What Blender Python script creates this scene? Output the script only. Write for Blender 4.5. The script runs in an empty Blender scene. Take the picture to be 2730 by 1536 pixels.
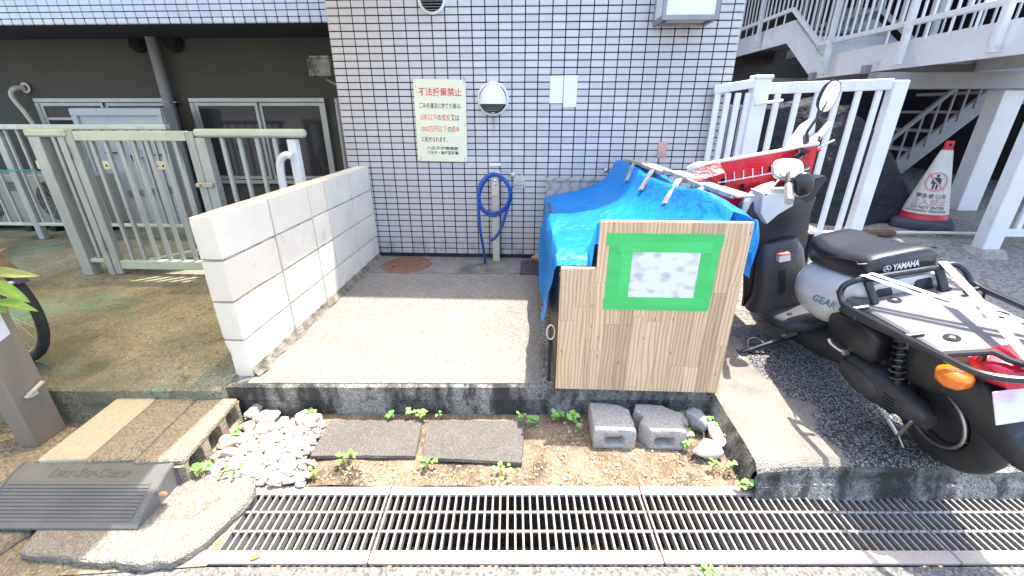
import bpy, bmesh, math, random
from mathutils import Vector, Matrix, Euler, noise as mn

random.seed(11)
R = math.radians
PI = math.pi
scene = bpy.context.scene
COL = scene.collection

# ------------------------------------------------------------------ camera
cam_d = bpy.data.cameras.new('camera')
cam_d.sensor_width = 36.0
cam_d.lens = 14.93
cam_d.clip_start = 0.02
cam_d.clip_end = 500.0
cam = bpy.data.objects.new('camera', cam_d)
COL.objects.link(cam)
cam.location = (0.0, 0.0, 1.2)
cam.rotation_euler = (R(90.0 - 22.5), 0.0, R(2.6))
scene.camera = cam

# ------------------------------------------------------------------ sky and sun
SUN_EL, SUN_AZ = R(75.0), R(50.0)          # azimuth measured from +y towards +x
world = bpy.data.worlds.new('World')
scene.world = world
world.use_nodes = True
wn = world.node_tree.nodes
sky = wn.new('ShaderNodeTexSky')
sky.sky_type = 'NISHITA'
sky.sun_disc = False
sky.sun_elevation = SUN_EL
sky.sun_rotation = SUN_AZ
sky.air_density = 1.0
sky.dust_density = 2.5
bg = wn['Background']
bg.inputs['Strength'].default_value = 0.15
world.node_tree.links.new(sky.outputs['Color'], bg.inputs['Color'])
sun_d = bpy.data.lights.new('sun', 'SUN')
sun_d.energy = 2.6
sun_d.angle = R(0.53)
sun_d.color = (1.0, 0.94, 0.84)
sun = bpy.data.objects.new('sun', sun_d)
COL.objects.link(sun)
to_sun = Vector((math.sin(SUN_AZ) * math.cos(SUN_EL), math.cos(SUN_AZ) * math.cos(SUN_EL), math.sin(SUN_EL)))
sun.rotation_euler = to_sun.to_track_quat('Z', 'Y').to_euler()
sun.location = to_sun * 30
scene.view_settings.view_transform = 'Standard'
scene.view_settings.look = 'None'
scene.view_settings.gamma = 1.0
scene.view_settings.use_curve_mapping = False
scene.view_settings.exposure = 2.1
try:
    scene.cycles.max_bounces = 8
    scene.cycles.diffuse_bounces = 4
    scene.cycles.transparent_max_bounces = 12
    scene.cycles.caustics_reflective = False
    scene.cycles.caustics_refractive = False
    scene.cycles.sample_clamp_indirect = 6.0
    scene.cycles.use_denoising = True
except Exception:
    pass

# ------------------------------------------------------------------ helpers
PHI = R(2.6)      # the street edge runs 2.6 degrees off the tiled wall
CP, SP = math.cos(PHI), math.sin(PHI)


def ST(s, t, z=0.0):
    """street coordinates (along the kerb, away from the road) to world"""
    return (s * CP - t * SP, s * SP + t * CP, z)


class MB:
    def __init__(self):
        self.v = []
        self.f = []

    def add(self, vs, fs, mx=None):
        b = len(self.v)
        if mx is not None:
            vs = [tuple(mx @ Vector(p)) for p in vs]
        self.v += [tuple(p) for p in vs]
        self.f += [tuple(b + i for i in q) for q in fs]
        return self

    def box(self, c, s, bev=0.0, mx=None):
        hx, hy, hz = s[0] / 2, s[1] / 2, s[2] / 2
        cx, cy, cz = c
        h = (hx, hy, hz)
        if bev <= 0:
            vs = [(cx + a * hx, cy + b * hy, cz + d * hz) for a in (-1, 1) for b in (-1, 1) for d in (-1, 1)]
            fs = [(0, 1, 3, 2), (4, 6, 7, 5), (0, 4, 5, 1), (2, 3, 7, 6), (0, 2, 6, 4), (1, 5, 7, 3)]
            return self.add(vs, fs, mx)
        bev = min(bev, 0.49 * min(s))
        idx = {}
        vs = []
        for a in (-1, 1):
            for b in (-1, 1):
                for d in (-1, 1):
                    sg = (a, b, d)
                    for k in range(3):
                        p = [sg[i] * (h[i] if i == k else h[i] - bev) for i in range(3)]
                        idx[(a, b, d, k)] = len(vs)
                        vs.append((cx + p[0], cy + p[1], cz + p[2]))
        fs = []
        for k in range(3):
            o = [i for i in range(3) if i != k]
            for sk in (-1, 1):
                q = []
                for (u, w) in ((-1, -1), (1, -1), (1, 1), (-1, 1)):
                    sg = [0, 0, 0]
                    sg[k] = sk
                    sg[o[0]] = u
                    sg[o[1]] = w
                    q.append(idx[tuple(sg) + (k,)])
                fs.append(tuple(q))
        for k in range(3):
            i, j = [q for q in range(3) if q != k]
            for si in (-1, 1):
                for sj in (-1, 1):
                    def g(sk, ax):
                        sg = [0, 0, 0]
                        sg[i] = si
                        sg[j] = sj
                        sg[k] = sk
                        return idx[tuple(sg) + (ax,)]
                    fs.append((g(-1, i), g(1, i), g(1, j), g(-1, j)))
        for a in (-1, 1):
            for b in (-1, 1):
                for d in (-1, 1):
                    fs.append(tuple(idx[(a, b, d, k)] for k in range(3)))
        return self.add(vs, fs, mx)

    def bar(self, p, q, w, d, bev=0.0, roll=0.0, up=(0, 0, 1)):
        """box from p to q, w across, d deep"""
        p, q = Vector(p), Vector(q)
        z = q - p
        L = z.length
        z.normalize()
        u = Vector(up)
        if abs(z.dot(u)) > 0.98:
            u = Vector((0, 1, 0))
        x = u.cross(z).normalized()
        y = z.cross(x)
        m = Matrix((x, y, z)).transposed().to_4x4()
        m.translation = (p + q) / 2
        if roll:
            m = m @ Matrix.Rotation(roll, 4, 'Z')
        return self.box((0, 0, 0), (w, d, L), bev, m)

    def tube(self, pts, r, n=8, closed=False, caps=True):
        pts = [Vector(p) for p in pts]
        m = len(pts)
        rr = r if isinstance(r, (list, tuple)) else [r] * m
        tang = []
        for i in range(m):
            a = pts[(i - 1) % m] if (closed or i > 0) else pts[i]
            b = pts[(i + 1) % m] if (closed or i < m - 1) else pts[i]
            t = b - a
            tang.append(t.normalized() if t.length > 1e-9 else Vector((0, 0, 1)))
        u = Vector((0, 0, 1))
        if abs(tang[0].dot(u)) > 0.9:
            u = Vector((1, 0, 0))
        u = (u - tang[0] * u.dot(tang[0])).normalized()
        vs = []
        for i in range(m):
            u = (u - tang[i] * u.dot(tang[i]))
            u = u.normalized() if u.length > 1e-6 else tang[i].orthogonal().normalized()
            w = tang[i].cross(u)
            for k in range(n):
                a = 2 * PI * k / n
                vs.append(tuple(pts[i] + (u * math.cos(a) + w * math.sin(a)) * rr[i]))
        fs = []
        for i in range(m if closed else m - 1):
            j = (i + 1) % m
            for k in range(n):
                k2 = (k + 1) % n
                fs.append((i * n + k, i * n + k2, j * n + k2, j * n + k))
        if caps and not closed:
            fs.append(tuple(range(n))[::-1])
            fs.append(tuple((m - 1) * n + k for k in range(n)))
        return self.add(vs, fs)

    def lathe(self, prof, n=24, mx=None, a0=0.0, a1=2 * PI):
        """profile of (r, z) turned round z"""
        full = abs(a1 - a0 - 2 * PI) < 1e-6
        cnt = n if full else n + 1
        vs = []
        for (r, z) in prof:
            for k in range(cnt):
                a = a0 + (a1 - a0) * k / n
                vs.append((r * math.cos(a), r * math.sin(a), z))
        fs = []
        for i in range(len(prof) - 1):
            for k in range(n):
                k2 = (k + 1) % cnt
                fs.append((i * cnt + k, i * cnt + k2, (i + 1) * cnt + k2, (i + 1) * cnt + k))
        return self.add(vs, fs, mx)

    def prism(self, poly, d0, d1, axis='z', mx=None):
        n = len(poly)

        def P(a, b, d):
            return {'z': (a, b, d), 'y': (a, d, b), 'x': (d, a, b)}[axis]
        vs = [P(a, b, d0) for a, b in poly] + [P(a, b, d1) for a, b in poly]
        fs = [tuple(range(n))[::-1], tuple(range(n, 2 * n))]
        for i in range(n):
            j = (i + 1) % n
            fs.append((i, j, n + j, n + i))
        return self.add(vs, fs, mx)

    def loft(self, rings, closed=True, caps=True, mx=None):
        n = len(rings[0])
        vs = [p for r in rings for p in r]
        fs = []
        for i in range(len(rings) - 1):
            for k in range(n if closed else n - 1):
                k2 = (k + 1) % n
                fs.append((i * n + k, i * n + k2, (i + 1) * n + k2, (i + 1) * n + k))
        if caps and closed:
            fs.append(tuple(range(n))[::-1])
            fs.append(tuple((len(rings) - 1) * n + k for k in range(n)))
        return self.add(vs, fs, mx)

    def grid(self, nu, nv, fn):
        vs = [fn(i / nu, j / nv) for i in range(nu + 1) for j in range(nv + 1)]
        w = nv + 1
        fs = [(i * w + j, (i + 1) * w + j, (i + 1) * w + j + 1, i * w + j + 1) for i in range(nu) for j in range(nv)]
        return self.add(vs, fs)

    def blob(self, c, s, seed, sub=2, amp=0.25, freq=2.0, flat=None):
        bm = bmesh.new()
        bmesh.ops.create_icosphere(bm, subdivisions=sub, radius=1.0)
        vs = []
        for w in bm.verts:
            p = w.co.copy()
            d = 1 + amp * mn.noise(p * freq + Vector((seed * 7.3, seed * 3.1, seed)))
            p *= d
            if flat is not None and p.z > flat:
                p.z = flat + (p.z - flat) * 0.2
            vs.append((c[0] + p.x * s[0], c[1] + p.y * s[1], c[2] + p.z * s[2]))
        fs = [tuple(v.index for v in f.verts) for f in bm.faces]
        bm.free()
        return self.add(vs, fs)

    def mesh(self, name, mat=None, smooth=35.0):
        me = bpy.data.meshes.new(name)
        me.from_pydata(self.v, [], self.f)
        bm = bmesh.new()
        bm.from_mesh(me)
        bmesh.ops.recalc_face_normals(bm, faces=bm.faces)
        bm.to_mesh(me)
        bm.free()
        if smooth:
            me.shade_smooth()
            me.set_sharp_from_angle(angle=R(smooth))
        if mat is not None:
            me.materials.append(mat)
        me.update()
        return me

    def build(self, name, mat, parent=None, smooth=35.0, sub=0):
        o = bpy.data.objects.new(name, self.mesh(name, mat, smooth if not sub else 180.0))
        COL.objects.link(o)
        if parent is not None:
            o.parent = parent
        if sub:
            m = o.modifiers.new('smooth', 'SUBSURF')
            m.levels = m.render_levels = sub
        return o


def tag(o, label=None, cat=None, group=None, kind=None):
    if label:
        o['label'] = label
    if cat:
        o['category'] = cat
    if group:
        o['group'] = group
    if kind:
        o['kind'] = kind
    return o


def thing(name, label, cat, loc=(0, 0, 0), rz=0.0, group=None):
    o = bpy.data.objects.new(name, None)
    o.empty_display_size = 0.1
    COL.objects.link(o)
    o.location = loc
    o.rotation_euler = (0, 0, rz)
    return tag(o, label, cat, group)


def struct(name, mb, mat, smooth=35.0, kind='structure'):
    return tag(mb.build(name, mat, None, smooth), kind=kind)


def link_copy(src, parent, loc=None, rot=None, scale=None, name=None):
    c = src.copy()
    COL.objects.link(c)
    c.parent = parent
    if name:
        c.name = name
    if loc is not None:
        c.location = loc
    if rot is not None:
        c.rotation_euler = rot
    if scale is not None:
        c.scale = scale
    return c


def inst(me, name, parent=None, loc=(0, 0, 0), rot=(0, 0, 0), scale=(1, 1, 1)):
    o = bpy.data.objects.new(name, me)
    COL.objects.link(o)
    o.parent = parent
    o.location = loc
    o.rotation_euler = rot
    o.scale = scale
    return o


def text_mesh(body, size, ax='LEFT', extrude=0.0, offset=0.0, shear=0.0, wx=1.0, space=1.0, maxw=None, res=3):
    """flat lettering: returns (verts, faces, width) in the xy plane"""
    c = bpy.data.curves.new('lettering', 'FONT')
    c.body = body
    c.size = size
    c.extrude = extrude
    c.offset = offset
    c.shear = shear
    c.space_character = space
    c.resolution_u = res
    o = bpy.data.objects.new('lettering', c)
    COL.objects.link(o)
    dg = bpy.context.evaluated_depsgraph_get()
    me = bpy.data.meshes.new_from_object(o.evaluated_get(dg))
    vs = [v.co.copy() for v in me.vertices]
    fs = [tuple(p.vertices) for p in me.polygons]
    bpy.data.objects.remove(o)
    bpy.data.curves.remove(c)
    bpy.data.meshes.remove(me)
    x0 = min(v.x for v in vs)
    x1 = max(v.x for v in vs)
    k = wx
    if maxw:
        k = maxw / (x1 - x0)
    sh = {'LEFT': x0, 'CENTER': (x0 + x1) / 2, 'RIGHT': x1}[ax]
    vs = [Vector(((v.x - sh) * k, v.y, v.z)) for v in vs]
    return vs, fs, (x1 - x0) * k


def crom(pts, per=6, closed=False):
    P = [Vector(p) for p in pts]
    n = len(P)
    out = []
    for i in range(n if closed else n - 1):
        p0 = P[(i - 1) % n] if (closed or i > 0) else P[i]
        p1 = P[i]
        p2 = P[(i + 1) % n]
        p3 = P[(i + 2) % n] if (closed or i < n - 2) else p2
        for k in range(per):
            t = k / per
            out.append(0.5 * ((2 * p1) + (p2 - p0) * t + (2 * p0 - 5 * p1 + 4 * p2 - p3) * t * t + (3 * p1 - p0 - 3 * p2 + p3) * t ** 3))
    if not closed:
        out.append(P[-1])
    return out


def srect(w, h, r, n=4):
    """rounded rectangle outline centred on 0"""
    out = []
    r = min(r, w / 2 - 1e-4, h / 2 - 1e-4)
    for cx, cy, a in ((w / 2 - r, h / 2 - r, 0), (-w / 2 + r, h / 2 - r, 90), (-w / 2 + r, -h / 2 + r, 180), (w / 2 - r, -h / 2 + r, 270)):
        for k in range(n + 1):
            t = R(a + 90 * k / n)
            out.append((cx + r * math.cos(t), cy + r * math.sin(t)))
    return out


# ------------------------------------------------------------------ materials
def nt(name):
    m = bpy.data.materials.new(name)
    m.use_nodes = True
    t = m.node_tree
    return m, t, t.nodes['Principled BSDF']


def N(t, kind, **kw):
    n = t.nodes.new(kind)
    for k, v in kw.items():
        if k in n.inputs:
            n.inputs[k].default_value = v
        else:
            setattr(n, k, v)
    return n


def coords(t, sc=(1, 1, 1)):
    tc = t.nodes.new('ShaderNodeTexCoord')
    mp = t.nodes.new('ShaderNodeMapping')
    mp.inputs['Scale'].default_value = sc
    t.links.new(tc.outputs['Object'], mp.inputs['Vector'])
    return mp.outputs['Vector']


def noise_tex(t, vec, scale, detail=4.0, rough=0.55, dist=0.0):
    n = t.nodes.new('ShaderNodeTexNoise')
    n.inputs['Scale'].default_value = scale
    n.inputs['Detail'].default_value = detail
    n.inputs['Roughness'].default_value = rough
    n.inputs['Distortion'].default_value = dist
    t.links.new(vec, n.inputs['Vector'])
    return n.outputs['Fac']


def rng(t, fac, a, b, lo=0.0, hi=1.0):
    n = t.nodes.new('ShaderNodeMapRange')
    n.inputs['From Min'].default_value = a
    n.inputs['From Max'].default_value = b
    n.inputs['To Min'].default_value = lo
    n.inputs['To Max'].default_value = hi
    t.links.new(fac, n.inputs['Value'])
    return n.outputs['Result']


def mixc(t, fac, a, b, mode='MIX'):
    n = t.nodes.new('ShaderNodeMix')
    n.data_type = 'RGBA'
    n.blend_type = mode
    for sock, val in (('Factor', fac), ('A', a), ('B', b)):
        s = [i for i in n.inputs if i.name == sock and (i.type == ('VALUE' if sock == 'Factor' else 'RGBA'))][0]
        if isinstance(val, (int, float)):
            s.default_value = val
        elif isinstance(val, tuple):
            s.default_value = tuple(val) + ((1.0,) if len(val) == 3 else ())
        else:
            t.links.new(val, s)
    return [o for o in n.outputs if o.type == 'RGBA'][0]


def math_n(t, op, a, b=0.0):
    n = t.nodes.new('ShaderNodeMath')
    n.operation = op
    for i, v in enumerate((a, b)):
        if isinstance(v, (int, float)):
            n.inputs[i].default_value = v
        else:
            t.links.new(v, n.inputs[i])
    return n.outputs[0]


def bump(t, bsdf, fac, strength, dist=0.01):
    b = t.nodes.new('ShaderNodeBump')
    b.inputs['Strength'].default_value = strength
    b.inputs['Distance'].default_value = dist
    t.links.new(fac, b.inputs['Height'])
    t.links.new(b.outputs['Normal'], bsdf.inputs['Normal'])
    return b


def obj_rand(t):
    return t.nodes.new('ShaderNodeObjectInfo').outputs['Random']


def mat(name, col, rough=0.5, metal=0.0, col2=None, scale=6.0, lo=0.35, hi=0.7, sc=(1, 1, 1), bmp=None, rnd=0.0,
        spec=0.5, coat=0.0, dirt=None, trans=0.0, rough2=None, detail=4.0):
    """painted / plastic / plain surface with two tones of wear, optional dirt and fine relief"""
    m, t, b = nt(name)
    v = coords(t, sc)
    if rnd:        # neighbours do not share the same blotches
        va = t.nodes.new('ShaderNodeVectorMath')
        va.operation = 'ADD'
        cj = t.nodes.new('ShaderNodeCombineXYZ')
        rj = obj_rand(t)
        for i in range(3):
            t.links.new(math_n(t, 'MULTIPLY', rj, 23.0 + 17.0 * i), cj.inputs[i])
        t.links.new(v, va.inputs[0])
        t.links.new(cj.outputs[0], va.inputs[1])
        v = va.outputs[0]
    c = tuple(col) + (1.0,)
    out = None
    if col2 is not None:
        f = rng(t, noise_tex(t, v, scale, detail), lo, hi)
        out = mixc(t, f, tuple(col), tuple(col2))
    if dirt is not None:
        dc, ds, da, dlo, dhi = dirt
        f = rng(t, noise_tex(t, v, ds, 6.0, 0.62, 0.3), dlo, dhi, 0.0, da)
        out = mixc(t, f, out if out is not None else tuple(col), tuple(dc))
    if rnd:
        r = rng(t, obj_rand(t), 0, 1, 1 - rnd, 1 + rnd)
        cb = t.nodes.new('ShaderNodeCombineColor')
        for i in range(3):
            t.links.new(r, cb.inputs[i])
        out = mixc(t, 1.0, out if out is not None else tuple(col), cb.outputs[0], 'MULTIPLY')
    if out is not None:
        t.links.new(out, b.inputs['Base Color'])
    else:
        b.inputs['Base Color'].default_value = c
    if rough2 is not None:
        f = rng(t, noise_tex(t, v, scale * 1.7, 4.0), 0.35, 0.65, rough, rough2)
        t.links.new(f, b.inputs['Roughness'])
    else:
        b.inputs['Roughness'].default_value = rough
    b.inputs['Metallic'].default_value = metal
    b.inputs['Specular IOR Level'].default_value = spec
    b.inputs['Coat Weight'].default_value = coat
    if trans:
        b.inputs['Transmission Weight'].default_value = trans
    if bmp:
        bump(t, b, noise_tex(t, v, bmp[0], 3.0), bmp[1], bmp[2])
    return m


def concrete(name, c1, c2, speck=None, stain=None, sc1=3.0, bs=0.5, agg=140.0, rough=0.9, teal=None, vert=False, amt=1.0):
    """weathered concrete: two broad tones, grains of aggregate, dark or coloured stains"""
    m, t, b = nt(name)
    v = coords(t)
    f = rng(t, noise_tex(t, v, sc1, 6.0, 0.6), 0.3, 0.7)
    out = mixc(t, f, c1, c2)
    fine = noise_tex(t, v, 55.0, 5.0, 0.7)
    out = mixc(t, rng(t, fine, 0.35, 0.72, 0.0, 0.55), out, tuple(x * 0.55 for x in c1))
    vo = t.nodes.new('ShaderNodeTexVoronoi')
    vo.inputs['Scale'].default_value = agg
    t.links.new(v, vo.inputs['Vector'])
    sp = t.nodes.new('ShaderNodeSeparateColor')
    t.links.new(vo.outputs['Color'], sp.inputs[0])
    if speck is not None:
        out = mixc(t, rng(t, sp.outputs[0], speck[2], speck[2] + 0.06, 0.0, speck[3]), out, speck[0])
        out = mixc(t, rng(t, sp.outputs[1], speck[2], speck[2] + 0.06, 0.0, speck[3]), out, speck[1])
    if stain is not None:
        vs = coords(t, (1, 1, 0.35)) if vert else v
        for (dc, ds, da, dlo, dhi) in stain:
            out = mixc(t, rng(t, noise_tex(t, vs, ds, 8.0, 0.68, 0.4), dlo, dhi, 0.0, da), out, dc)
    t.links.new(out, b.inputs['Base Color'])
    b.inputs['Roughness'].default_value = rough
    b.inputs['Specular IOR Level'].default_value = 0.25
    h = math_n(t, 'ADD', math_n(t, 'MULTIPLY', fine, 0.7), math_n(t, 'MULTIPLY', vo.outputs['Distance'], amt))
    bump(t, b, h, bs, 0.006)
    return m


M = {}
# tiles of the two wings
m, t, b = nt('glazed_tile')
v = coords(t)
base = mixc(t, rng(t, noise_tex(t, v, 1.1, 3.0), 0.35, 0.7), (0.53, 0.52, 0.535), (0.60, 0.585, 0.595))
rv = rng(t, obj_rand(t), 0, 1, 0.90, 1.08)
cb = t.nodes.new('ShaderNodeCombineColor')
for i in range(3):
    t.links.new(rv, cb.inputs[i])
base = mixc(t, 1.0, base, cb.outputs[0], 'MULTIPLY')
# dirty runs below the vent and the lantern, splash dirt near the floor
gp = t.nodes.new('ShaderNodeNewGeometry')
sp = t.nodes.new('ShaderNodeSeparateXYZ')
t.links.new(gp.outputs['Position'], sp.inputs[0])
mpz = t.nodes.new('ShaderNodeMapping')
mpz.inputs['Scale'].default_value = (30, 30, 3)
t.links.new(gp.outputs['Position'], mpz.inputs['Vector'])
nz = noise_tex(t, mpz.outputs[0], 1.0, 5.0, 0.6)
for (x0, hw, z0, z1, am) in ((-0.308, 0.035, 0.98, 1.18, 0.75), (1.02, 0.13, 1.60, 1.79, 0.6), (1.33, 0.07, 1.05, 1.33, 0.5)):
    mx1 = rng(t, math_n(t, 'ABSOLUTE', math_n(t, 'SUBTRACT', sp.outputs[0], x0)), 0.0, hw, 1.0, 0.0)
    mz1 = math_n(t, 'MULTIPLY', rng(t, sp.outputs[2], z0, z1 - 0.02, 0.0, 1.0), rng(t, sp.outputs[2], z1, z1 + 0.01, 1.0, 0.0))
    base = mixc(t, math_n(t, 'MULTIPLY', math_n(t, 'MULTIPLY', mx1, mz1), rng(t, nz, 0.35, 0.65, 0.0, am)), base, (0.10, 0.10, 0.11))
base = mixc(t, math_n(t, 'MULTIPLY', rng(t, sp.outputs[2], 0.03, 0.22, 1.0, 0.0), rng(t, noise_tex(t, gp.outputs['Position'], 6.0, 6.0, 0.65), 0.42, 0.68, 0.0, 0.8)), base, (0.13, 0.125, 0.12))
t.links.new(base, b.inputs['Base Color'])
b.inputs['Roughness'].default_value = 0.22
bump(t, b, noise_tex(t, v, 30.0, 2.0), 0.06, 0.01)
M['tile'] = m
M['tile_blue'] = mat('pale_blue_tile', (0.62, 0.68, 0.74), 0.22, col2=(0.68, 0.72, 0.76), scale=3.0, rnd=0.05)
M['grout'] = mat('dark_grout', (0.022, 0.024, 0.032), 0.9, col2=(0.045, 0.045, 0.05), scale=5)
M['grey_render'] = mat('grey_render', (0.075, 0.074, 0.072), 0.85, col2=(0.10, 0.095, 0.078), scale=1.1, bmp=(120, 0.12, 0.01))
M['soffit'] = mat('soffit_paint', (0.25, 0.25, 0.25), 0.9)
# grounds
M['slab'] = concrete('alcove_concrete', (0.285, 0.27, 0.245), (0.225, 0.212, 0.195), speck=((0.44, 0.42, 0.39), (0.14, 0.135, 0.125), 0.72, 0.45),
                     stain=[((0.15, 0.145, 0.135), 1.3, 0.5, 0.54, 0.75), ((0.16, 0.15, 0.135), 9.0, 0.4, 0.58, 0.7)], agg=150, bs=0.7)
M['rough_slab'] = concrete('rough_wet_concrete', (0.23, 0.225, 0.215), (0.30, 0.29, 0.275), speck=((0.6, 0.58, 0.55), (0.06, 0.06, 0.06), 0.70, 0.7),
                           stain=[((0.07, 0.07, 0.07), 2.4, 0.7, 0.5, 0.72)], agg=150, bs=0.7)
M['apron'] = concrete('smooth_wet_cement', (0.20, 0.195, 0.19), (0.27, 0.265, 0.25), speck=((0.5, 0.5, 0.48), (0.07, 0.07, 0.07), 0.85, 0.4),
                      stain=[((0.06, 0.06, 0.062), 3.0, 0.85, 0.48, 0.68), ((0.16, 0.38, 0.38), 2.2, 0.8, 0.60, 0.70)], agg=190, bs=0.3)
M['ledge'] = concrete('mouldy_ledge_concrete', (0.42, 0.40, 0.36), (0.30, 0.285, 0.26), speck=((0.58, 0.55, 0.5), (0.05, 0.05, 0.05), 0.80, 0.5),
                      stain=[((0.035, 0.035, 0.034), 4.0, 0.92, 0.44, 0.60), ((0.05, 0.05, 0.045), 17.0, 0.85, 0.52, 0.62)], bs=0.9, vert=True)
M['court'] = concrete('mossy_court_concrete', (0.38, 0.345, 0.24), (0.27, 0.28, 0.20), speck=((0.5, 0.46, 0.36), (0.1, 0.1, 0.075), 0.78, 0.5),
                      stain=[((0.10, 0.115, 0.075), 0.9, 0.85, 0.44, 0.62), ((0.24, 0.19, 0.11), 2.2, 0.5, 0.52, 0.66), ((0.16, 0.40, 0.30), 1.4, 0.65, 0.54, 0.68), ((0.07, 0.07, 0.05), 14.0, 0.6, 0.56, 0.66)], agg=110, bs=1.0)
M['lower'] = concrete('yard_cement', (0.27, 0.225, 0.155), (0.34, 0.29, 0.21), speck=((0.5, 0.45, 0.36), (0.1, 0.085, 0.06), 0.76, 0.5),
                      stain=[((0.10, 0.10, 0.075), 1.6, 0.6, 0.5, 0.7)], agg=120, bs=0.8)
M['street'] = concrete('worn_asphalt', (0.24, 0.23, 0.215), (0.18, 0.172, 0.162), speck=((0.38, 0.37, 0.35), (0.07, 0.07, 0.07), 0.72, 0.6),
                       stain=[((0.34, 0.27, 0.12), 2.6, 0.45, 0.58, 0.70), ((0.09, 0.09, 0.09), 1.5, 0.5, 0.5, 0.7)], agg=110, bs=0.8)
# driveway: dark aggregate, with a paler cement strip along the alcove (object x up to about 1.2)
m, t, b = nt('driveway_aggregate')
v = coords(t)
vo = N(t, 'ShaderNodeTexVoronoi', Scale=185.0)
t.links.new(v, vo.inputs['Vector'])
sp = t.nodes.new('ShaderNodeSeparateColor')
t.links.new(vo.outputs['Color'], sp.inputs[0])
dk = mixc(t, rng(t, noise_tex(t, v, 3.0, 6.0), 0.35, 0.65), (0.035, 0.035, 0.038), (0.065, 0.063, 0.062))
dk = mixc(t, rng(t, sp.outputs[0], 0.60, 0.7, 0.0, 0.8), dk, (0.22, 0.22, 0.22))
dk = mixc(t, rng(t, sp.outputs[1], 0.80, 0.86, 0.0, 0.85), dk, (0.42, 0.41, 0.40))
pl = mixc(t, rng(t, noise_tex(t, v, 5.0, 7.0, 0.65), 0.35, 0.7), (0.36, 0.33, 0.285), (0.22, 0.20, 0.175))
pl = mixc(t, rng(t, noise_tex(t, v, 60.0, 5.0, 0.7), 0.4, 0.7, 0.0, 0.6), pl, (0.2, 0.185, 0.165))
sx = t.nodes.new('ShaderNodeSeparateXYZ')
t.links.new(v, sx.inputs[0])
edge = math_n(t, 'ADD', sx.outputs[0], math_n(t, 'MULTIPLY', noise_tex(t, v, 3.5, 7.0, 0.65), -0.5))
edge = math_n(t, 'ADD', edge, math_n(t, 'MULTIPLY', sx.outputs[1], 0.10))
msk = rng(t, edge, 1.13, 1.17)
out = mixc(t, msk, pl, dk)
# sunlit asphalt further back, its brightness put into the colour
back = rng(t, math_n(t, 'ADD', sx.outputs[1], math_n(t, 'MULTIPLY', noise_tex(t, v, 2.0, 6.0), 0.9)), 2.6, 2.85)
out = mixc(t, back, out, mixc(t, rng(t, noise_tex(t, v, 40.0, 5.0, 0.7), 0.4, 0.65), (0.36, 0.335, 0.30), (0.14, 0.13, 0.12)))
t.links.new(out, b.inputs['Base Color'])
b.inputs['Roughness'].default_value = 0.92
b.inputs['Specular IOR Level'].default_value = 0.25
bump(t, b, math_n(t, 'ADD', vo.outputs['Distance'], noise_tex(t, v, 60.0, 4.0, 0.7)), 0.7, 0.008)
M['drive'] = m
# soil with dry litter
m, t, b = nt('dry_soil')
v = coords(t)
o1 = mixc(t, rng(t, noise_tex(t, v, 7.0, 8.0, 0.7), 0.36, 0.62), (0.34, 0.265, 0.185), (0.18, 0.125, 0.08))
o1 = mixc(t, rng(t, noise_tex(t, v, 2.6, 4.0), 0.54, 0.64, 0.0, 0.85), o1, (0.055, 0.04, 0.03))
wv = noise_tex(t, coords(t, (90, 28, 40)), 1.0, 4.0, 0.7, 1.2)
o1 = mixc(t, rng(t, wv, 0.54, 0.64, 0.0, 0.75), o1, (0.56, 0.47, 0.35))
t.links.new(o1, b.inputs['Base Color'])
b.inputs['Roughness'].default_value = 1.0
b.inputs['Specular IOR Level'].default_value = 0.1
bump(t, b, math_n(t, 'ADD', wv, noise_tex(t, v, 45.0, 6.0, 0.75)), 0.9, 0.012)
M['soil'] = m
M['block_white'] = mat('white_painted_block', (0.80, 0.745, 0.635), 0.85, col2=(0.73, 0.67, 0.555), scale=4, bmp=(150, 0.35, 0.006),
                       dirt=((0.42, 0.35, 0.24), 7.0, 0.40, 0.60, 0.75), rnd=0.03)
M['mortar'] = mat('grey_mortar', (0.58, 0.53, 0.43), 0.95, col2=(0.30, 0.26, 0.19), scale=14, bmp=(160, 0.5, 0.01))
M['rubble'] = mat('rough_mortar_footing', (0.30, 0.27, 0.21), 0.95, col2=(0.07, 0.065, 0.05), scale=16, bmp=(60, 0.9, 0.02))
M['cblock'] = concrete('grey_block_concrete', (0.60, 0.57, 0.53), (0.50, 0.475, 0.44), speck=((0.55, 0.53, 0.5), (0.16, 0.155, 0.15), 0.76, 0.5), agg=210, bs=0.9)
M['cblock_brown'] = concrete('stained_block_concrete', (0.40, 0.335, 0.235), (0.48, 0.41, 0.30), speck=((0.48, 0.42, 0.32), (0.12, 0.10, 0.07), 0.72, 0.6), agg=190, bs=1.0)
M['cblock_pale'] = concrete('pale_block_concrete', (0.60, 0.55, 0.43), (0.56, 0.50, 0.34), speck=((0.66, 0.62, 0.5), (0.4, 0.35, 0.25), 0.82, 0.4), agg=210, bs=0.5)
M['broken'] = concrete('broken_slab_concrete', (0.34, 0.315, 0.275), (0.27, 0.245, 0.21), speck=((0.44, 0.42, 0.38), (0.14, 0.13, 0.11), 0.74, 0.45),
                       stain=[((0.2, 0.165, 0.11), 3.0, 0.5, 0.52, 0.7), ((0.12, 0.10, 0.075), 12.0, 0.45, 0.56, 0.7)], agg=170, bs=1.0)
M['matstone'] = concrete('dark_slab_face', (0.17, 0.155, 0.14), (0.115, 0.105, 0.10), speck=((0.28, 0.27, 0.25), (0.06, 0.055, 0.05), 0.85, 0.35), agg=190, bs=0.6)
M['white_stone'] = mat('white_stone', (0.52, 0.48, 0.42), 0.8, col2=(0.38, 0.34, 0.28), scale=14, bmp=(60, 0.4, 0.01), rnd=0.08)
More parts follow.
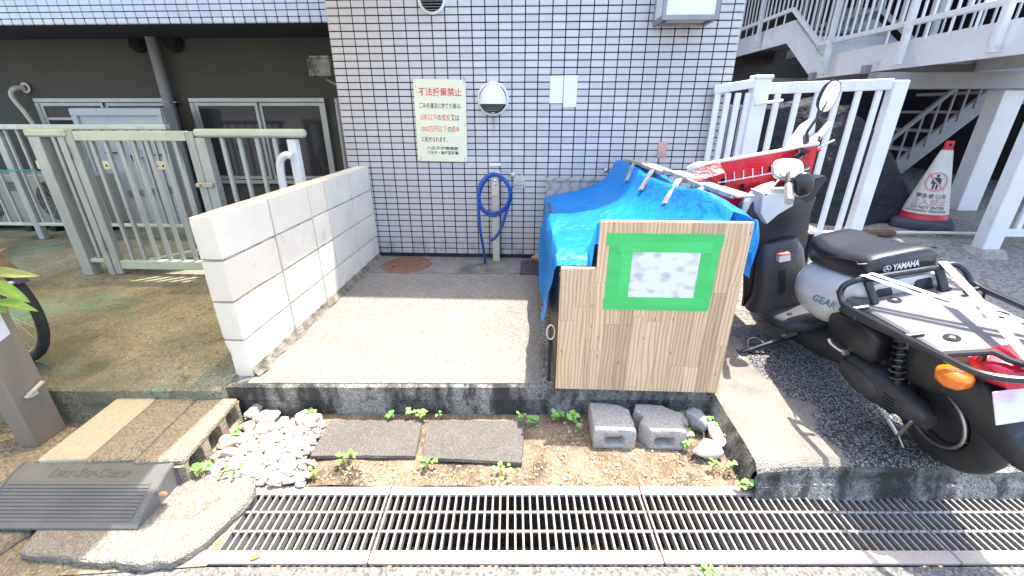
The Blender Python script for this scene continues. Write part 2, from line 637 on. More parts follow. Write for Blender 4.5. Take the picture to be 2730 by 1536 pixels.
M['grey_stone'] = mat('grey_stone', (0.36, 0.36, 0.37), 0.8, col2=(0.20, 0.20, 0.21), scale=12, bmp=(50, 0.5, 0.01))
M['pink_stone'] = mat('buff_stone', (0.66, 0.52, 0.40), 0.8, col2=(0.5, 0.36, 0.27), scale=12, bmp=(50, 0.5, 0.01))
# metals and paints
M['alu'] = mat('weathered_aluminium', (0.47, 0.50, 0.495), 0.45, 0.35, col2=(0.36, 0.39, 0.395), scale=9, sc=(1, 1, 0.25), dirt=((0.20, 0.22, 0.16), 6, 0.5, 0.55, 0.75))
M['alu_top'] = mat('aluminium_rail', (0.58, 0.64, 0.55), 0.45, 0.2, col2=(0.50, 0.56, 0.47), scale=7, dirt=((0.25, 0.26, 0.18), 9, 0.45, 0.58, 0.75))
M['win_frame'] = mat('window_aluminium', (0.45, 0.46, 0.45), 0.4, 0.5, col2=(0.38, 0.39, 0.38), scale=8)
M['white_paint'] = mat('white_gloss_paint', (0.74, 0.75, 0.78), 0.4, col2=(0.68, 0.69, 0.73), scale=6, dirt=((0.30, 0.29, 0.25), 11, 0.4, 0.64, 0.8))
M['white_worn'] = mat('worn_white_paint', (0.72, 0.73, 0.76), 0.5, col2=(0.64, 0.65, 0.67), scale=9, sc=(6, 1, 1), dirt=((0.24, 0.23, 0.20), 22, 0.55, 0.58, 0.72))
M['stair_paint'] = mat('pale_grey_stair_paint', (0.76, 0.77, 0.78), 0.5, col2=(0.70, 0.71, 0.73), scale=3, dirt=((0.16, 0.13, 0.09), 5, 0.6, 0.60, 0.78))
M['stair_shade'] = mat('shaded_stair_paint', (0.30, 0.30, 0.315), 0.6, col2=(0.25, 0.25, 0.26), scale=3)  # darker copy of the stair paint, shade put into the colour
M['galv'] = mat('galvanised_steel', (0.42, 0.40, 0.37), 0.5, 0.35, col2=(0.28, 0.27, 0.26), scale=16, dirt=((0.30, 0.17, 0.09), 14, 0.55, 0.60, 0.74))
M['grate_rim'] = mat('cream_concrete_rim', (0.46, 0.39, 0.325), 0.75, col2=(0.38, 0.32, 0.27), scale=5, bmp=(120, 0.25, 0.006), dirt=((0.30, 0.25, 0.20), 6, 0.5, 0.58, 0.75))
M['trough'] = mat('dark_channel_concrete', (0.10, 0.095, 0.085), 0.85, col2=(0.05, 0.045, 0.04), scale=4, bmp=(40, 0.6, 0.02))  # two dark tones mixed at random
M['rust'] = mat('rusty_iron', (0.25, 0.125, 0.085), 0.75, 0.2, col2=(0.17, 0.09, 0.065), scale=14, dirt=((0.34, 0.30, 0.26), 30, 0.4, 0.6, 0.72), bmp=(90, 0.3, 0.006))
M['iron_dark'] = mat('dark_drain_iron', (0.065, 0.06, 0.085), 0.6, 0.2, col2=(0.10, 0.09, 0.11), scale=20)
M['stainless'] = mat('dull_stainless', (0.58, 0.57, 0.55), 0.32, 0.85, col2=(0.46, 0.45, 0.43), scale=6)
M['chrome'] = mat('chrome', (0.80, 0.80, 0.80), 0.12, 1.0)
M['brass'] = mat('plated_brass', (0.70, 0.68, 0.62), 0.25, 0.9)
M['black_gap'] = mat('black_inside', (0.012, 0.012, 0.015), 0.9)
M['brown_post'] = mat('bronze_aluminium', (0.30, 0.26, 0.22), 0.45, 0.25, col2=(0.26, 0.225, 0.19), scale=3, dirt=((0.26, 0.17, 0.10), 4, 0.5, 0.58, 0.8))
M['paper'] = mat('white_paper', (0.80, 0.80, 0.81), 0.8)
M['plate_white'] = mat('white_plastic_plate', (0.80, 0.81, 0.86), 0.35)
M['cream_plastic'] = mat('cream_plastic', (0.62, 0.60, 0.50), 0.45, col2=(0.52, 0.50, 0.41), scale=9)
M['sign_cream'] = mat('cream_sign_enamel', (0.80, 0.79, 0.62), 0.45, col2=(0.76, 0.75, 0.57), scale=3)
M['ink_red'] = mat('red_sign_paint', (0.72, 0.055, 0.035), 0.5)
M['ink_orange'] = mat('faded_orange_paint', (0.74, 0.20, 0.075), 0.5)
M['ink_black'] = mat('black_sign_paint', (0.02, 0.025, 0.02), 0.5)
M['hose'] = mat('blue_hose', (0.008, 0.085, 0.38), 0.3, col2=(0.006, 0.065, 0.30), scale=10)
M['tarp'] = None
M['glass'] = mat('dark_window_glass', (0.035, 0.037, 0.042), 0.08, spec=0.6)
M['ac_body'] = mat('air_conditioner_steel', (0.42, 0.43, 0.38), 0.5, col2=(0.36, 0.37, 0.32), scale=4)
M['cabinet'] = mat('pale_blue_grey_steel', (0.47, 0.51, 0.56), 0.4, 0.1, col2=(0.42, 0.46, 0.51), scale=4, dirt=((0.18, 0.18, 0.18), 7, 0.5, 0.6, 0.75))
M['pvc'] = mat('grey_pvc', (0.23, 0.25, 0.26), 0.5, col2=(0.19, 0.205, 0.21), scale=5)
M['tag_cream'] = mat('cream_tag', (0.74, 0.68, 0.46), 0.5)
M['teal_wire'] = mat('teal_wire', (0.03, 0.34, 0.30), 0.5)
# rubber, plastics of the scooter
M['tyre'] = mat('tyre_rubber', (0.018, 0.018, 0.02), 0.75, col2=(0.04, 0.038, 0.036), scale=12)
M['black_plastic'] = mat('black_plastic', (0.016, 0.017, 0.021), 0.40, col2=(0.026, 0.027, 0.032), scale=5, bmp=(220, 0.15, 0.004))
M['grey_plastic'] = mat('sun_faded_plastic', (0.045, 0.046, 0.051), 0.5, col2=(0.065, 0.065, 0.07), scale=5, bmp=(200, 0.2, 0.004))
M['deck'] = mat('grey_deck_plastic', (0.15, 0.15, 0.16), 0.5, col2=(0.18, 0.18, 0.19), scale=4, bmp=(260, 0.25, 0.003))  # paler grey than the black plastics, in two close tones
M['vinyl'] = mat('black_seat_vinyl', (0.020, 0.021, 0.028), 0.33, col2=(0.026, 0.027, 0.034), scale=6, bmp=(170, 0.22, 0.003))
M['white_body'] = mat('white_body_plastic', (0.78, 0.78, 0.77), 0.28, col2=(0.74, 0.74, 0.735), scale=2, coat=0.4)
M['black_tube'] = mat('black_painted_tube', (0.016, 0.018, 0.024), 0.28, coat=0.3)
M['cast'] = mat('cast_engine_alloy', (0.065, 0.065, 0.072), 0.55, 0.3, col2=(0.035, 0.035, 0.04), scale=9, bmp=(90, 0.3, 0.006))
M['strap'] = mat('pale_web_strap', (0.66, 0.66, 0.68), 0.7, bmp=(400, 0.3, 0.003))
M['red_lens'] = mat('red_lens', (0.62, 0.012, 0.04), 0.12, spec=0.6)
M['amber_lens'] = mat('amber_lens', (0.80, 0.19, 0.015), 0.14, spec=0.6)
M['red_plastic'] = mat('red_bag_vinyl', (0.70, 0.015, 0.035), 0.35, col2=(0.60, 0.010, 0.028), scale=5, bmp=(18, 0.5, 0.02))
M['reflect'] = mat('pale_reflective_tape', (0.80, 0.78, 0.76), 0.5)
M['mirror'] = mat('mirror_glass', (0.92, 0.93, 0.94), 0.03, 1.0)
M['blue_ink'] = mat('blue_lettering', (0.06, 0.26, 0.48), 0.4)
M['cone_white'] = mat('grubby_white_cone', (0.66, 0.64, 0.58), 0.6, col2=(0.58, 0.55, 0.48), scale=9)
M['cone_red'] = mat('red_cone_plastic', (0.62, 0.03, 0.045), 0.45)
M['faded_red'] = mat('faded_red_print', (0.62, 0.30, 0.27), 0.6)
M['navy_rubber'] = mat('weathered_rubber', (0.055, 0.062, 0.08), 0.6, col2=(0.04, 0.045, 0.06), scale=8)
M['cover_cloth'] = mat('dark_cover_cloth', (0.012, 0.013, 0.021), 0.75, col2=(0.008, 0.008, 0.014), scale=5, bmp=(9, 0.9, 0.05))
M['ramp_rubber'] = mat('grey_step_resin', (0.125, 0.125, 0.125), 0.42, col2=(0.16, 0.16, 0.157), scale=5, dirt=((0.26, 0.24, 0.21), 8, 0.35, 0.55, 0.75), bmp=(180, 0.2, 0.004))
M['leaf_green'] = mat('fresh_green_leaf', (0.16, 0.34, 0.05), 0.5, col2=(0.28, 0.42, 0.08), scale=20, rnd=0.15)
M['clover'] = mat('clover_leaf', (0.13, 0.36, 0.055), 0.55, col2=(0.24, 0.46, 0.10), scale=40, rnd=0.25)
M['leaf_pale'] = mat('pale_leaf', (0.52, 0.55, 0.20), 0.45, col2=(0.42, 0.48, 0.14), scale=20)
M['leaf_dry'] = mat('dry_leaf', (0.42, 0.22, 0.10), 0.7, col2=(0.55, 0.38, 0.2), scale=30)
M['stem'] = mat('plant_stem', (0.25, 0.24, 0.10), 0.6)
M['petal'] = mat('coral_petal', (0.70, 0.16, 0.08), 0.5, col2=(0.75, 0.5, 0.1), scale=40)
M['terracotta'] = mat('terracotta_chip', (0.5, 0.2, 0.12), 0.8, col2=(0.58, 0.3, 0.2), scale=30)
M['green_tape'] = mat('green_cloth_tape', (0.055, 0.55, 0.12), 0.5, col2=(0.07, 0.62, 0.17), scale=3, sc=(1, 1, 7), bmp=(220, 0.3, 0.003), rnd=0.07)
M['bare_metal'] = mat('zinc_plated', (0.62, 0.60, 0.55), 0.35, 0.9)
M['black_web'] = mat('black_webbing', (0.015, 0.015, 0.016), 0.8)
M['lamp_glass'] = mat('frosted_lamp_glass', (0.78, 0.76, 0.68), 0.4, col2=(0.72, 0.69, 0.58), scale=4)
M['lamp_metal'] = mat('grey_lamp_metal', (0.30, 0.30, 0.31), 0.45, 0.5, col2=(0.24, 0.24, 0.25), scale=8)


def wood(name, c1, c2, c3, grain=1.0, rnd=0.18, knots=True, axis=2, rough=0.6):
    m, t, b = nt(name)
    sc = [26 * grain, 26 * grain, 26 * grain]
    sc[axis] = 1.6 * grain
    tc = t.nodes.new('ShaderNodeTexCoord')
    oi = t.nodes.new('ShaderNodeObjectInfo')
    vm = t.nodes.new('ShaderNodeVectorMath')
    vm.operation = 'ADD'
    cx = t.nodes.new('ShaderNodeCombineXYZ')
    for i in range(3):
        t.links.new(math_n(t, 'MULTIPLY', oi.outputs['Random'], 9.0 + 4 * i), cx.inputs[i])
    t.links.new(tc.outputs['Object'], vm.inputs[0])
    t.links.new(cx.outputs[0], vm.inputs[1])
    mp = t.nodes.new('ShaderNodeMapping')
    mp.inputs['Scale'].default_value = sc
    t.links.new(vm.outputs[0], mp.inputs['Vector'])
    g = noise_tex(t, mp.outputs[0], 1.0, 6.0, 0.6, 1.6)
    out = mixc(t, rng(t, g, 0.36, 0.64), c1, c2)
    mp2 = t.nodes.new('ShaderNodeMapping')
    s2 = [7.0, 7.0, 7.0]
    s2[axis] = 1.3
    mp2.inputs['Scale'].default_value = s2
    t.links.new(vm.outputs[0], mp2.inputs['Vector'])
    wv = t.nodes.new('ShaderNodeTexWave')
    wv.inputs['Scale'].default_value = 2.6
    wv.inputs['Distortion'].default_value = 9.0
    wv.inputs['Detail'].default_value = 2.0
    wv.inputs['Detail Scale'].default_value = 0.6
    t.links.new(mp2.outputs[0], wv.inputs['Vector'])
    out = mixc(t, rng(t, wv.outputs['Fac'], 0.55, 0.95, 0.0, 0.62), out, c3)
    if knots:
        vo = t.nodes.new('ShaderNodeTexVoronoi')
        mp3 = t.nodes.new('ShaderNodeMapping')
        s3 = [5.0, 5.0, 5.0]
        s3[axis] = 2.2
        mp3.inputs['Scale'].default_value = s3
        t.links.new(vm.outputs[0], mp3.inputs['Vector'])
        t.links.new(mp3.outputs[0], vo.inputs['Vector'])
        out = mixc(t, rng(t, vo.outputs['Distance'], 0.04, 0.13, 0.8, 0.0), out, (0.26, 0.115, 0.05))
    r = rng(t, oi.outputs['Random'], 0, 1, 1 - rnd, 1 + rnd)
    cb = t.nodes.new('ShaderNodeCombineColor')
    for i in range(3):
        t.links.new(r, cb.inputs[i])
    out = mixc(t, 1.0, out, cb.outputs[0], 'MULTIPLY')
    t.links.new(out, b.inputs['Base Color'])
    b.inputs['Roughness'].default_value = rough
    b.inputs['Specular IOR Level'].default_value = 0.3
    bump(t, b, g, 0.15, 0.003)
    return m


M['pine'] = wood('glued_pine', (0.70, 0.52, 0.34), (0.62, 0.43, 0.26), (0.42, 0.23, 0.11), rnd=0.2)
M['pine_edge'] = mat('pale_cut_edge', (0.66, 0.56, 0.44), 0.7)
M['old_wood'] = wood('weathered_lath', (0.46, 0.42, 0.36), (0.36, 0.325, 0.275), (0.22, 0.19, 0.155), knots=False, axis=1)
M['old_wood_x'] = wood('weathered_slat', (0.46, 0.42, 0.36), (0.36, 0.325, 0.275), (0.22, 0.19, 0.155), knots=False, axis=0)
M['brown_wood'] = wood('brown_board', (0.16, 0.085, 0.055), (0.12, 0.065, 0.045), (0.07, 0.04, 0.03), knots=False, axis=0)

# blue tarpaulin
m, t, b = nt('blue_tarpaulin')
v = coords(t)
out = mixc(t, rng(t, noise_tex(t, v, 4.0, 4.0), 0.35, 0.7), (0.008, 0.25, 0.76), (0.010, 0.31, 0.86))
t.links.new(out, b.inputs['Base Color'])
b.inputs['Roughness'].default_value = 0.3
b.inputs['Subsurface Weight'].default_value = 0.0
rv_ = math_n(t, 'ABSOLUTE', math_n(t, 'SUBTRACT', noise_tex(t, v, 7.0, 5.0, 0.6, 0.8), 0.5))
h = math_n(t, 'ADD', math_n(t, 'MULTIPLY', rv_, 3.0), math_n(t, 'MULTIPLY', noise_tex(t, coords(t, (1, 3.0, 1)), 26.0, 3.0, 0.6, 1.5), 0.4))
bump(t, b, h, 0.5, 0.02)
tr = t.nodes.new('ShaderNodeBsdfTranslucent')
tr.inputs['Color'].default_value = (0.02, 0.28, 0.85, 1)
mx = t.nodes.new('ShaderNodeMixShader')
mx.inputs[0].default_value = 0.25
t.links.new(b.outputs[0], mx.inputs[1])
t.links.new(tr.outputs[0], mx.inputs[2])
t.links.new(mx.outputs[0], t.nodes['Material Output'].inputs['Surface'])
M['tarp'] = m
# tinted polycarbonate roof
m, t, b = nt('bronze_polycarbonate')
tp = t.nodes.new('ShaderNodeBsdfTransparent')
tp.inputs['Color'].default_value = (0.66, 0.57, 0.38, 1)
tr = t.nodes.new('ShaderNodeBsdfTranslucent')
tr.inputs['Color'].default_value = (0.70, 0.61, 0.42, 1)
mx = t.nodes.new('ShaderNodeMixShader')
mx.inputs[0].default_value = 0.35
t.links.new(tp.outputs[0], mx.inputs[1])
t.links.new(tr.outputs[0], mx.inputs[2])
t.links.new(mx.outputs[0], t.nodes['Material Output'].inputs['Surface'])
M['polycarb'] = m
# handwritten notice and number plate: only soft unreadable marks
def smudge(name, base, marks, sc, lo=0.56, hi=0.72):
    m, t, b = nt(name)
    v = coords(t, sc)
    out = base
    n = noise_tex(t, v, 1.0, 1.0, 0.4)
    out = mixc(t, rng(t, n, lo, hi, 0, 0.8), base, marks)
    t.links.new(out, b.inputs['Base Color'])
    b.inputs['Roughness'].default_value = 0.6
    return m
M['notice'] = smudge('notice_paper', (0.74, 0.74, 0.75), (0.40, 0.39, 0.42), (17, 17, 26), 0.52, 0.72)
M['plate_blur'] = smudge('number_plate_paint', (0.76, 0.72, 0.74), (0.68, 0.42, 0.56), (14, 14, 14), 0.5, 0.7)
# far brick-tile wall of the right wing
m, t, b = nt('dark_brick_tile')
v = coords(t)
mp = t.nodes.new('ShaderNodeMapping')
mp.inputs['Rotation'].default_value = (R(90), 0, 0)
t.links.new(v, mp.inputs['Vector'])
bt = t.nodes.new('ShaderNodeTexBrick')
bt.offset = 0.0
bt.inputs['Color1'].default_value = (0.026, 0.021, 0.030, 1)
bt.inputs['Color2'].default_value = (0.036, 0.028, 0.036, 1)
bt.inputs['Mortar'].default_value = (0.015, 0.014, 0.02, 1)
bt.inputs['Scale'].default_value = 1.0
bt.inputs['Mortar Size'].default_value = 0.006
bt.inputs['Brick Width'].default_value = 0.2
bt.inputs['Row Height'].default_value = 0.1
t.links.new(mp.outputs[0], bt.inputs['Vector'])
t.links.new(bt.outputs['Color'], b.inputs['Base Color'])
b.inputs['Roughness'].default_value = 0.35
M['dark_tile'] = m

# ================================================================== THE SETTING
# road and the ground under everything, one sheet with a slot for the drain channel
T0, T1 = 0.955, 1.285           # drain channel between these street depths
mb = MB()
S0, S1, B0, B1 = -120.0, 120.0, -120.0, 120.0
CS0, CS1 = -3.2, 5.0
zg = -0.206
for (s0, s1, t0, t1) in ((S0, S1, B0, T0), (S0, S1, T1, B1), (S0, CS0, T0, T1), (CS1, S1, T0, T1)):
    mb.add([ST(s0, t0, zg), ST(s1, t0, zg), ST(s1, t1, zg), ST(s0, t1, zg)], [(0, 1, 2, 3)])
struct('street_ground', mb, M['street'], 0)
# open concrete channel
mb = MB()
ti0, ti1, zb = T0 + 0.03, T1 - 0.03, -0.52
mb.add([ST(CS0, T0, zg), ST(CS1, T0, zg), ST(CS1, ti0, zg - 0.045), ST(CS0, ti0, zg - 0.045),
        ST(CS1, ti0, zb), ST(CS0, ti0, zb), ST(CS1, ti1, zb), ST(CS0, ti1, zb),
        ST(CS1, ti1, zg - 0.045), ST(CS0, ti1, zg - 0.045), ST(CS1, T1, zg), ST(CS0, T1, zg)],
       [(0, 1, 2, 3), (3, 2, 4, 5), (5, 4, 6, 7), (7, 6, 8, 9), (9, 8, 10, 11), (0, 3, 5, 7, 9, 11), (1, 10, 8, 6, 4, 2)])
struct('drain_channel', mb, M['trough'], 0)

# alcove pad: pale slab, rough strip under the box, wet cement band along the wall
def ledge_t(s):
    return 1.69


def slab_top(mb, x0, x1, y0f, y1, z, zb, nx=24):
    """pad whose front edge follows y0f(x) and is slightly ragged"""
    top, fr, bt = [], [], []
    xs = [x0 + (x1 - x0) * i / nx for i in range(nx + 1)]
    vs, fs = [], []
    for x in xs:
        y = y0f(x)
        r1 = 0.006 * mn.noise(Vector((x * 9, 1.0, 0)))
        r2 = 0.006 * mn.noise(Vector((x * 9, 4.0, 0)))
        vs += [(x, y1, z), (x, y + 0.012, z), (x, y + r1, z - 0.010 + r2), (x, y + 0.004 + r1, z - 0.085), (x, y + 0.016 + r2, z - 0.09), (x, y + 0.012, zb)]
    w = 6
    for i in range(nx):
        for k in range(w - 1):
            fs.append((i * w + k, (i + 1) * w + k, (i + 1) * w + k + 1, i * w + k + 1))
    fs.append(tuple(range(w)))
    fs.append(tuple(nx * w + k for k in range(w))[::-1])
    return mb.add(vs, fs)


def yl(x):        # ledge line in world coordinates
    return (1.69 + x * SP) / CP


mb = MB()
slab_top(mb, -1.50, 0.90, yl, 3.62, -0.004, -0.3, 60)
struct('alcove_kerb', mb, M['ledge'], 40)
mb = MB()
n = 20
pts = [(-1.345, 3.20)] + [(-1.345 + (0.065 + 1.345) * i / n, yl(-1.345 + 1.41 * i / n) + 0.016 + 0.006 * mn.noise(Vector((i * 1.7, 0, 3)))) for i in range(n + 1)]
pts += [(0.065 + 0.012 * mn.noise(Vector((0, k * 1.3, 0))), 1.72 + k * 0.15) for k in range(1, 10)] + [(0.06, 3.20)]
mb.prism(pts, -0.02, 0.001)
struct('alcove_pavement', mb, M['slab'], 0)
mb = MB()
mb.prism([(0.066, yl(0.07) + 0.02), (0.885, yl(0.885) + 0.02), (0.885, 3.20), (0.066, 3.20)], -0.02, -0.0005)
struct('box_pavement', mb, M['rough_slab'], 0)
mb = MB()
mb.prism([(-1.345, 3.17), (-0.9, 3.16), (-0.3, 3.18), (0.2, 3.185), (0.88, 3.18), (0.88, 3.60), (-1.345, 3.60)], -0.02, 0.005)
struct('cement_band', mb, M['apron'], 0)

# court on the left
mb = MB()
slab_top(mb, -9.0, -1.44, lambda x: (1.655 + x * SP) / CP, 5.2, 0.0, -0.3, 50)
struct('court_pavement', mb, M['court'], 40)
mb = MB()
mb.add([ST(-9, T1 + 0.0, -0.2), ST(-1.02, T1 + 0.0, -0.2), ST(-1.02, 1.70, -0.196), ST(-9, 1.70, -0.196)], [(0, 1, 2, 3)])
mb.add([ST(-9, T1 + 0.0, -0.2), ST(-1.02, T1 + 0.0, -0.2), ST(-1.02, T0, -0.2), ST(-1.6, T0 - 0.04, -0.201), ST(-9, T0 - 0.25, -0.2)], [(0, 1, 2, 3, 4)])
struct('yard_ground', mb, M['lower'], 0)

# planting bed
def soil_z(s, t):
    return -0.197 + 0.014 * (t - 1.28) / 0.4 + 0.012 * mn.noise(Vector((s * 5, t * 5, 0))) + 0.006 * mn.noise(Vector((s * 17, t * 17, 2)))


mb = MB()
mb.grid(120, 26, lambda a, b_: ST(-1.08 + a * 2.08, 1.277 + b_ * 0.43, soil_z(-1.08 + a * 2.08, 1.277 + b_ * 0.43)))
struct('planting_bed', mb, M['soil'], 60)

# driveway on the right, rising to the rear fence
def drive_z(y):
    K = [(1.0, -0.06), (1.26, -0.05), (2.0, -0.02), (2.55, 0.01), (3.0, 0.09), (3.35, 0.175), (3.6, 0.235), (4.0, 0.262), (5.0, 0.27), (60, 0.28)]
    for (a, za), (b_, zb_) in zip(K, K[1:]):
        if y <= b_:
            u = (y - a) / (b_ - a)
            return za + (zb_ - za) * u
    return K[-1][1]


mb = MB()
ys = [0, 0.02, 0.05, 0.12, 0.3, 0.5, 0.75, 1.0, 1.3, 1.55, 1.75, 1.95, 2.1, 2.35, 2.6, 3.0, 3.8, 6.0, 12.0]
ss = [0.0, 0.03, 0.06, 0.12, 0.3, 0.6, 1.0, 1.5, 2.2, 3.0, 4.5, 7.0, 12.0]
rows = []
for j, dy in enumerate(ys):
    row = []
    for i, ds in enumerate(ss):
        x0, y0, _ = ST(0.925, 1.262)
        xl = 0.893 + 0.012 * mn.noise(Vector((dy * 4, 3, 0)))
        x = xl + ds
        y = 1.255 + x * SP + dy + (0.012 * mn.noise(Vector((x * 7, dy * 3, 0))) if j < 3 else 0)
        z = drive_z(y)
        if j == 0:
            z -= 0.022
        if i == 0:
            z -= 0.014
        row.append((x, y, z))
    rows.append(row)
vs = [p for r in rows for p in r]
w = len(ss)
fs = [(j * w + i, j * w + i + 1, (j + 1) * w + i + 1, (j + 1) * w + i) for j in range(len(ys) - 1) for i in range(w - 1)]
mb.add(vs, fs)
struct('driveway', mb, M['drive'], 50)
# its kerb faces: towards the road and towards the planting bed
mb = MB()
for i in range(w - 1):
    a, b_ = rows[0][i], rows[0][i + 1]
    segs = 8 if i > 3 else 2
    for k in range(segs):
        p = Vector(a).lerp(Vector(b_), k / segs)
        q = Vector(a).lerp(Vector(b_), (k + 1) / segs)
        def off(P, d, zz):
            return (P.x, P.y - d - 0.012 * mn.noise(Vector((P.x * 6, zz * 20, 0))), zz)
        ringp = [tuple(p), off(p, 0.008, p.z - 0.012), off(p, 0.0, -0.13), off(p, 0.018, -0.15), off(p, 0.03, -0.21)]
        ringq = [tuple(q), off(q, 0.008, q.z - 0.012), off(q, 0.0, -0.13), off(q, 0.018, -0.15), off(q, 0.03, -0.21)]
        for m_ in range(4):
            mb.add([ringp[m_], ringq[m_], ringq[m_ + 1], ringp[m_ + 1]], [(0, 1, 2, 3)])
for j in range(len(ys) - 1):
    a, b_ = rows[j][0], rows[j + 1][0]
    if a[1] > 1.9:
        break
    mb.add([a, b_, (b_[0] - 0.012, b_[1], -0.1), (a[0] - 0.012, a[1], -0.1), (b_[0] - 0.03, b_[1], -0.22), (a[0] - 0.03, a[1], -0.22)],
           [(0, 1, 2, 3), (3, 2, 4, 5)])
struct('driveway_kerb', mb, M['ledge'], 40)

# ================================================================== THE TILED MAIN WING
WY = 3.579
TP, TR_, G = 0.09764, 0.04896, 0.0075
XL, XR, ZT = -1.522, 1.470, 5.3
bld = thing('apartment_building', 'pale lavender tiled building wing with dark joints behind the alcove', 'building', (0, WY, 0))
mb = MB()
mb.box(((XL + XR) / 2, 1.75 + 0.008, ZT / 2 - 0.15), (XR - XL - 0.012, 3.5, ZT + 0.3))
mb.build('wall', M['grout'], bld, 0)
tile_me = MB().box((0, 0, 0), (TP - G, 0.011, TR_ - G), 0.0018).mesh('tile', M['tile'], 35)
tiles = []
i0 = int(math.floor((XL - (-0.065)) / TP))
i1 = int(math.ceil((XR - (-0.065)) / TP))
for i in range(i0, i1):
    xa, xb = -0.065 + i * TP, -0.065 + (i + 1) * TP
    xa, xb = max(xa, XL), min(xb, XR)
    if xb - xa < 0.03:
        continue
    for j in range(-20, 26):
        za = 1.018 + j * TR_
        tiles.append((xa, xb, za))
camv = Vector((0, 0, 1.2))


def shown(x, z):
    d = (Vector((x, WY, z)) - camv)
    return 1.0 / d.length ** 2 if z < 1.95 else 0.0


hidden = lambda x, z: (x < -1.3 and z < 0.8) or (0.1 < x < 0.9 and z < 0.62) or (x > 0.9 and z < 0.55)
order = sorted([q for q in tiles if not hidden(q[0], q[2]) and q[1] - q[0] > TP - 0.004], key=lambda q: -shown((q[0] + q[1]) / 2, q[2]))
single = set(order[:300])
rest = MB()
for q in tiles:
    xa, xb, za = q
    if q in single:
        inst(tile_me, 'tile', bld, ((xa + xb) / 2, -0.002 + random.uniform(-0.0006, 0.0006), za + TR_ / 2))
    else:
        rest.box(((xa + xb) / 2, -0.002 + random.uniform(-0.0006, 0.0006), za + TR_ / 2), (xb - xa - G, 0.011, TR_ - G), 0.0018)
# storeys above the picture
for i in range(i0, i1):
    xa, xb = max(-0.065 + i * TP, XL), min(-0.065 + (i + 1) * TP, XR)
    for j in range(26, 86):
        rest.box(((xa + xb) / 2, -0.002, 1.018 + (j + 0.5) * TR_), (xb - xa - G, 0.011, TR_ - G))
# return faces at both corners
for xs_, sg in ((XL, -1), (XR, 1)):
    for jj in range(0, 34):
        for j in range(-20, 40):
            rest.box((xs_ + sg * 0.002, 0.006 + (jj + 0.5) * TP, 1.018 + (j + 0.5) * TR_), (0.011, TP - G, TR_ - G))
tag(rest.build('tile_field', M['tile'], bld, 35), kind='stuff')

# ================================================================== THE LEFT WING
BY, LBX0, LBX1 = 4.23, -9.5, -1.53
lb = thing('apartment_wing', 'dark grey ground floor with sliding windows under a pale blue tiled balcony', 'building', (0, 0, 0))
mb = MB()
mb.box(((LBX0 + LBX1) / 2, 5.1, 1.0), (LBX1 - LBX0, 0.2, 2.6))
mb.build('wall', M['grey_render'], lb, 0)
mb = MB()
mb.box(((LBX0 + LBX1) / 2, (BY + 5.4) / 2 + 0.006, 5.42), (LBX1 - LBX0, 5.4 - BY - 0.012, 7.0))  # height added out of view so its shadow covers the court
bal = mb.build('balcony', mat('dark_blue_grout', (0.035, 0.04, 0.055), 0.9), lb, 0)
me_b = MB().box((0, 0, 0), (TP - 0.007, 0.011, TR_ - 0.007), 0.0016).mesh('tile', M['tile_blue'], 35)
me_e = MB().box((0, 0, 0), (TP - 0.007, 0.016, TR_ - 0.004), 0.007).mesh('edge_tile', M['tile_blue'], 35)
restb = MB()
zbal = 1.920
cnt = 0
for i in range(-46, 0):
    x = -1.56 + (i + 0.5) * TP
    for j in range(0, 50):
        z = zbal + (j + 0.5) * TR_
        if j < 5 and x > -6.2 and cnt < 230:
            inst(me_e if j == 0 else me_b, 'tile', bal, (x, BY, z))
            cnt += 1
        else:
            restb.box((x, BY, z), (TP - 0.005, 0.011, TR_ - 0.005))
for i in range(-80, -46):
    for j in range(0, 20):
        restb.box((-1.56 + (i + 0.5) * TP, BY, zbal + (j + 0.5) * TR_), (TP - 0.005, 0.011, TR_ - 0.005))
tag(restb.build('tile_field', M['tile_blue'], bal, 35), kind='stuff')


def window(x0, x1, z0, z1, y, nsash, par, mid=None):
    f = MB()
    w = 0.045
    f.box(((x0 + x1) / 2, y, z1 - w / 2), (x1 - x0, 0.07, w), 0.004)
    f.box(((x0 + x1) / 2, y, z0 + w / 2), (x1 - x0, 0.07, w), 0.004)
    for x in (x0 + w / 2, x1 - w / 2):
        f.box((x, y, (z0 + z1) / 2), (w, 0.068, z1 - z0 - 2 * w - 0.004), 0.004)
    wf = f.build('window', M['win_frame'], par)
    for k in range(nsash):
        a = x0 + w + (x1 - x0 - 2 * w) * k / nsash
        b_ = x0 + w + (x1 - x0 - 2 * w) * (k + 1) / nsash
        yy = y - 0.012 + 0.02 * (k % 2)
        s = MB()
        for zz in (z1 - w - 0.02, z0 + w + 0.025):
            s.box(((a + b_) / 2, yy, zz), (b_ - a, 0.022, 0.036), 0.003)
        for xx in (a + 0.018, b_ - 0.018):
            s.box((xx, yy, (z0 + z1) / 2), (0.036, 0.024, z1 - z0 - 2 * w), 0.003)
        if mid:
            s.box(((a + b_) / 2, yy, mid), (b_ - a - 0.07, 0.02, 0.03), 0.003)
        s.build('sash', M['win_frame'], wf)
        g = MB().box(((a + b_) / 2, yy, (z0 + z1) / 2), (b_ - a - 0.03, 0.005, z1 - z0 - 0.1))
        g.build('pane', M['glass'], wf, 0)
    return wf


window(-3.80, -2.27, 0.42, 1.345, 4.985, 2, lb)
window(-5.60, -4.02, 0.42, 1.345, 4.985, 2, lb, mid=1.13)
window(-2.16, -1.62, -0.1, 1.34, 4.985, 1, lb)
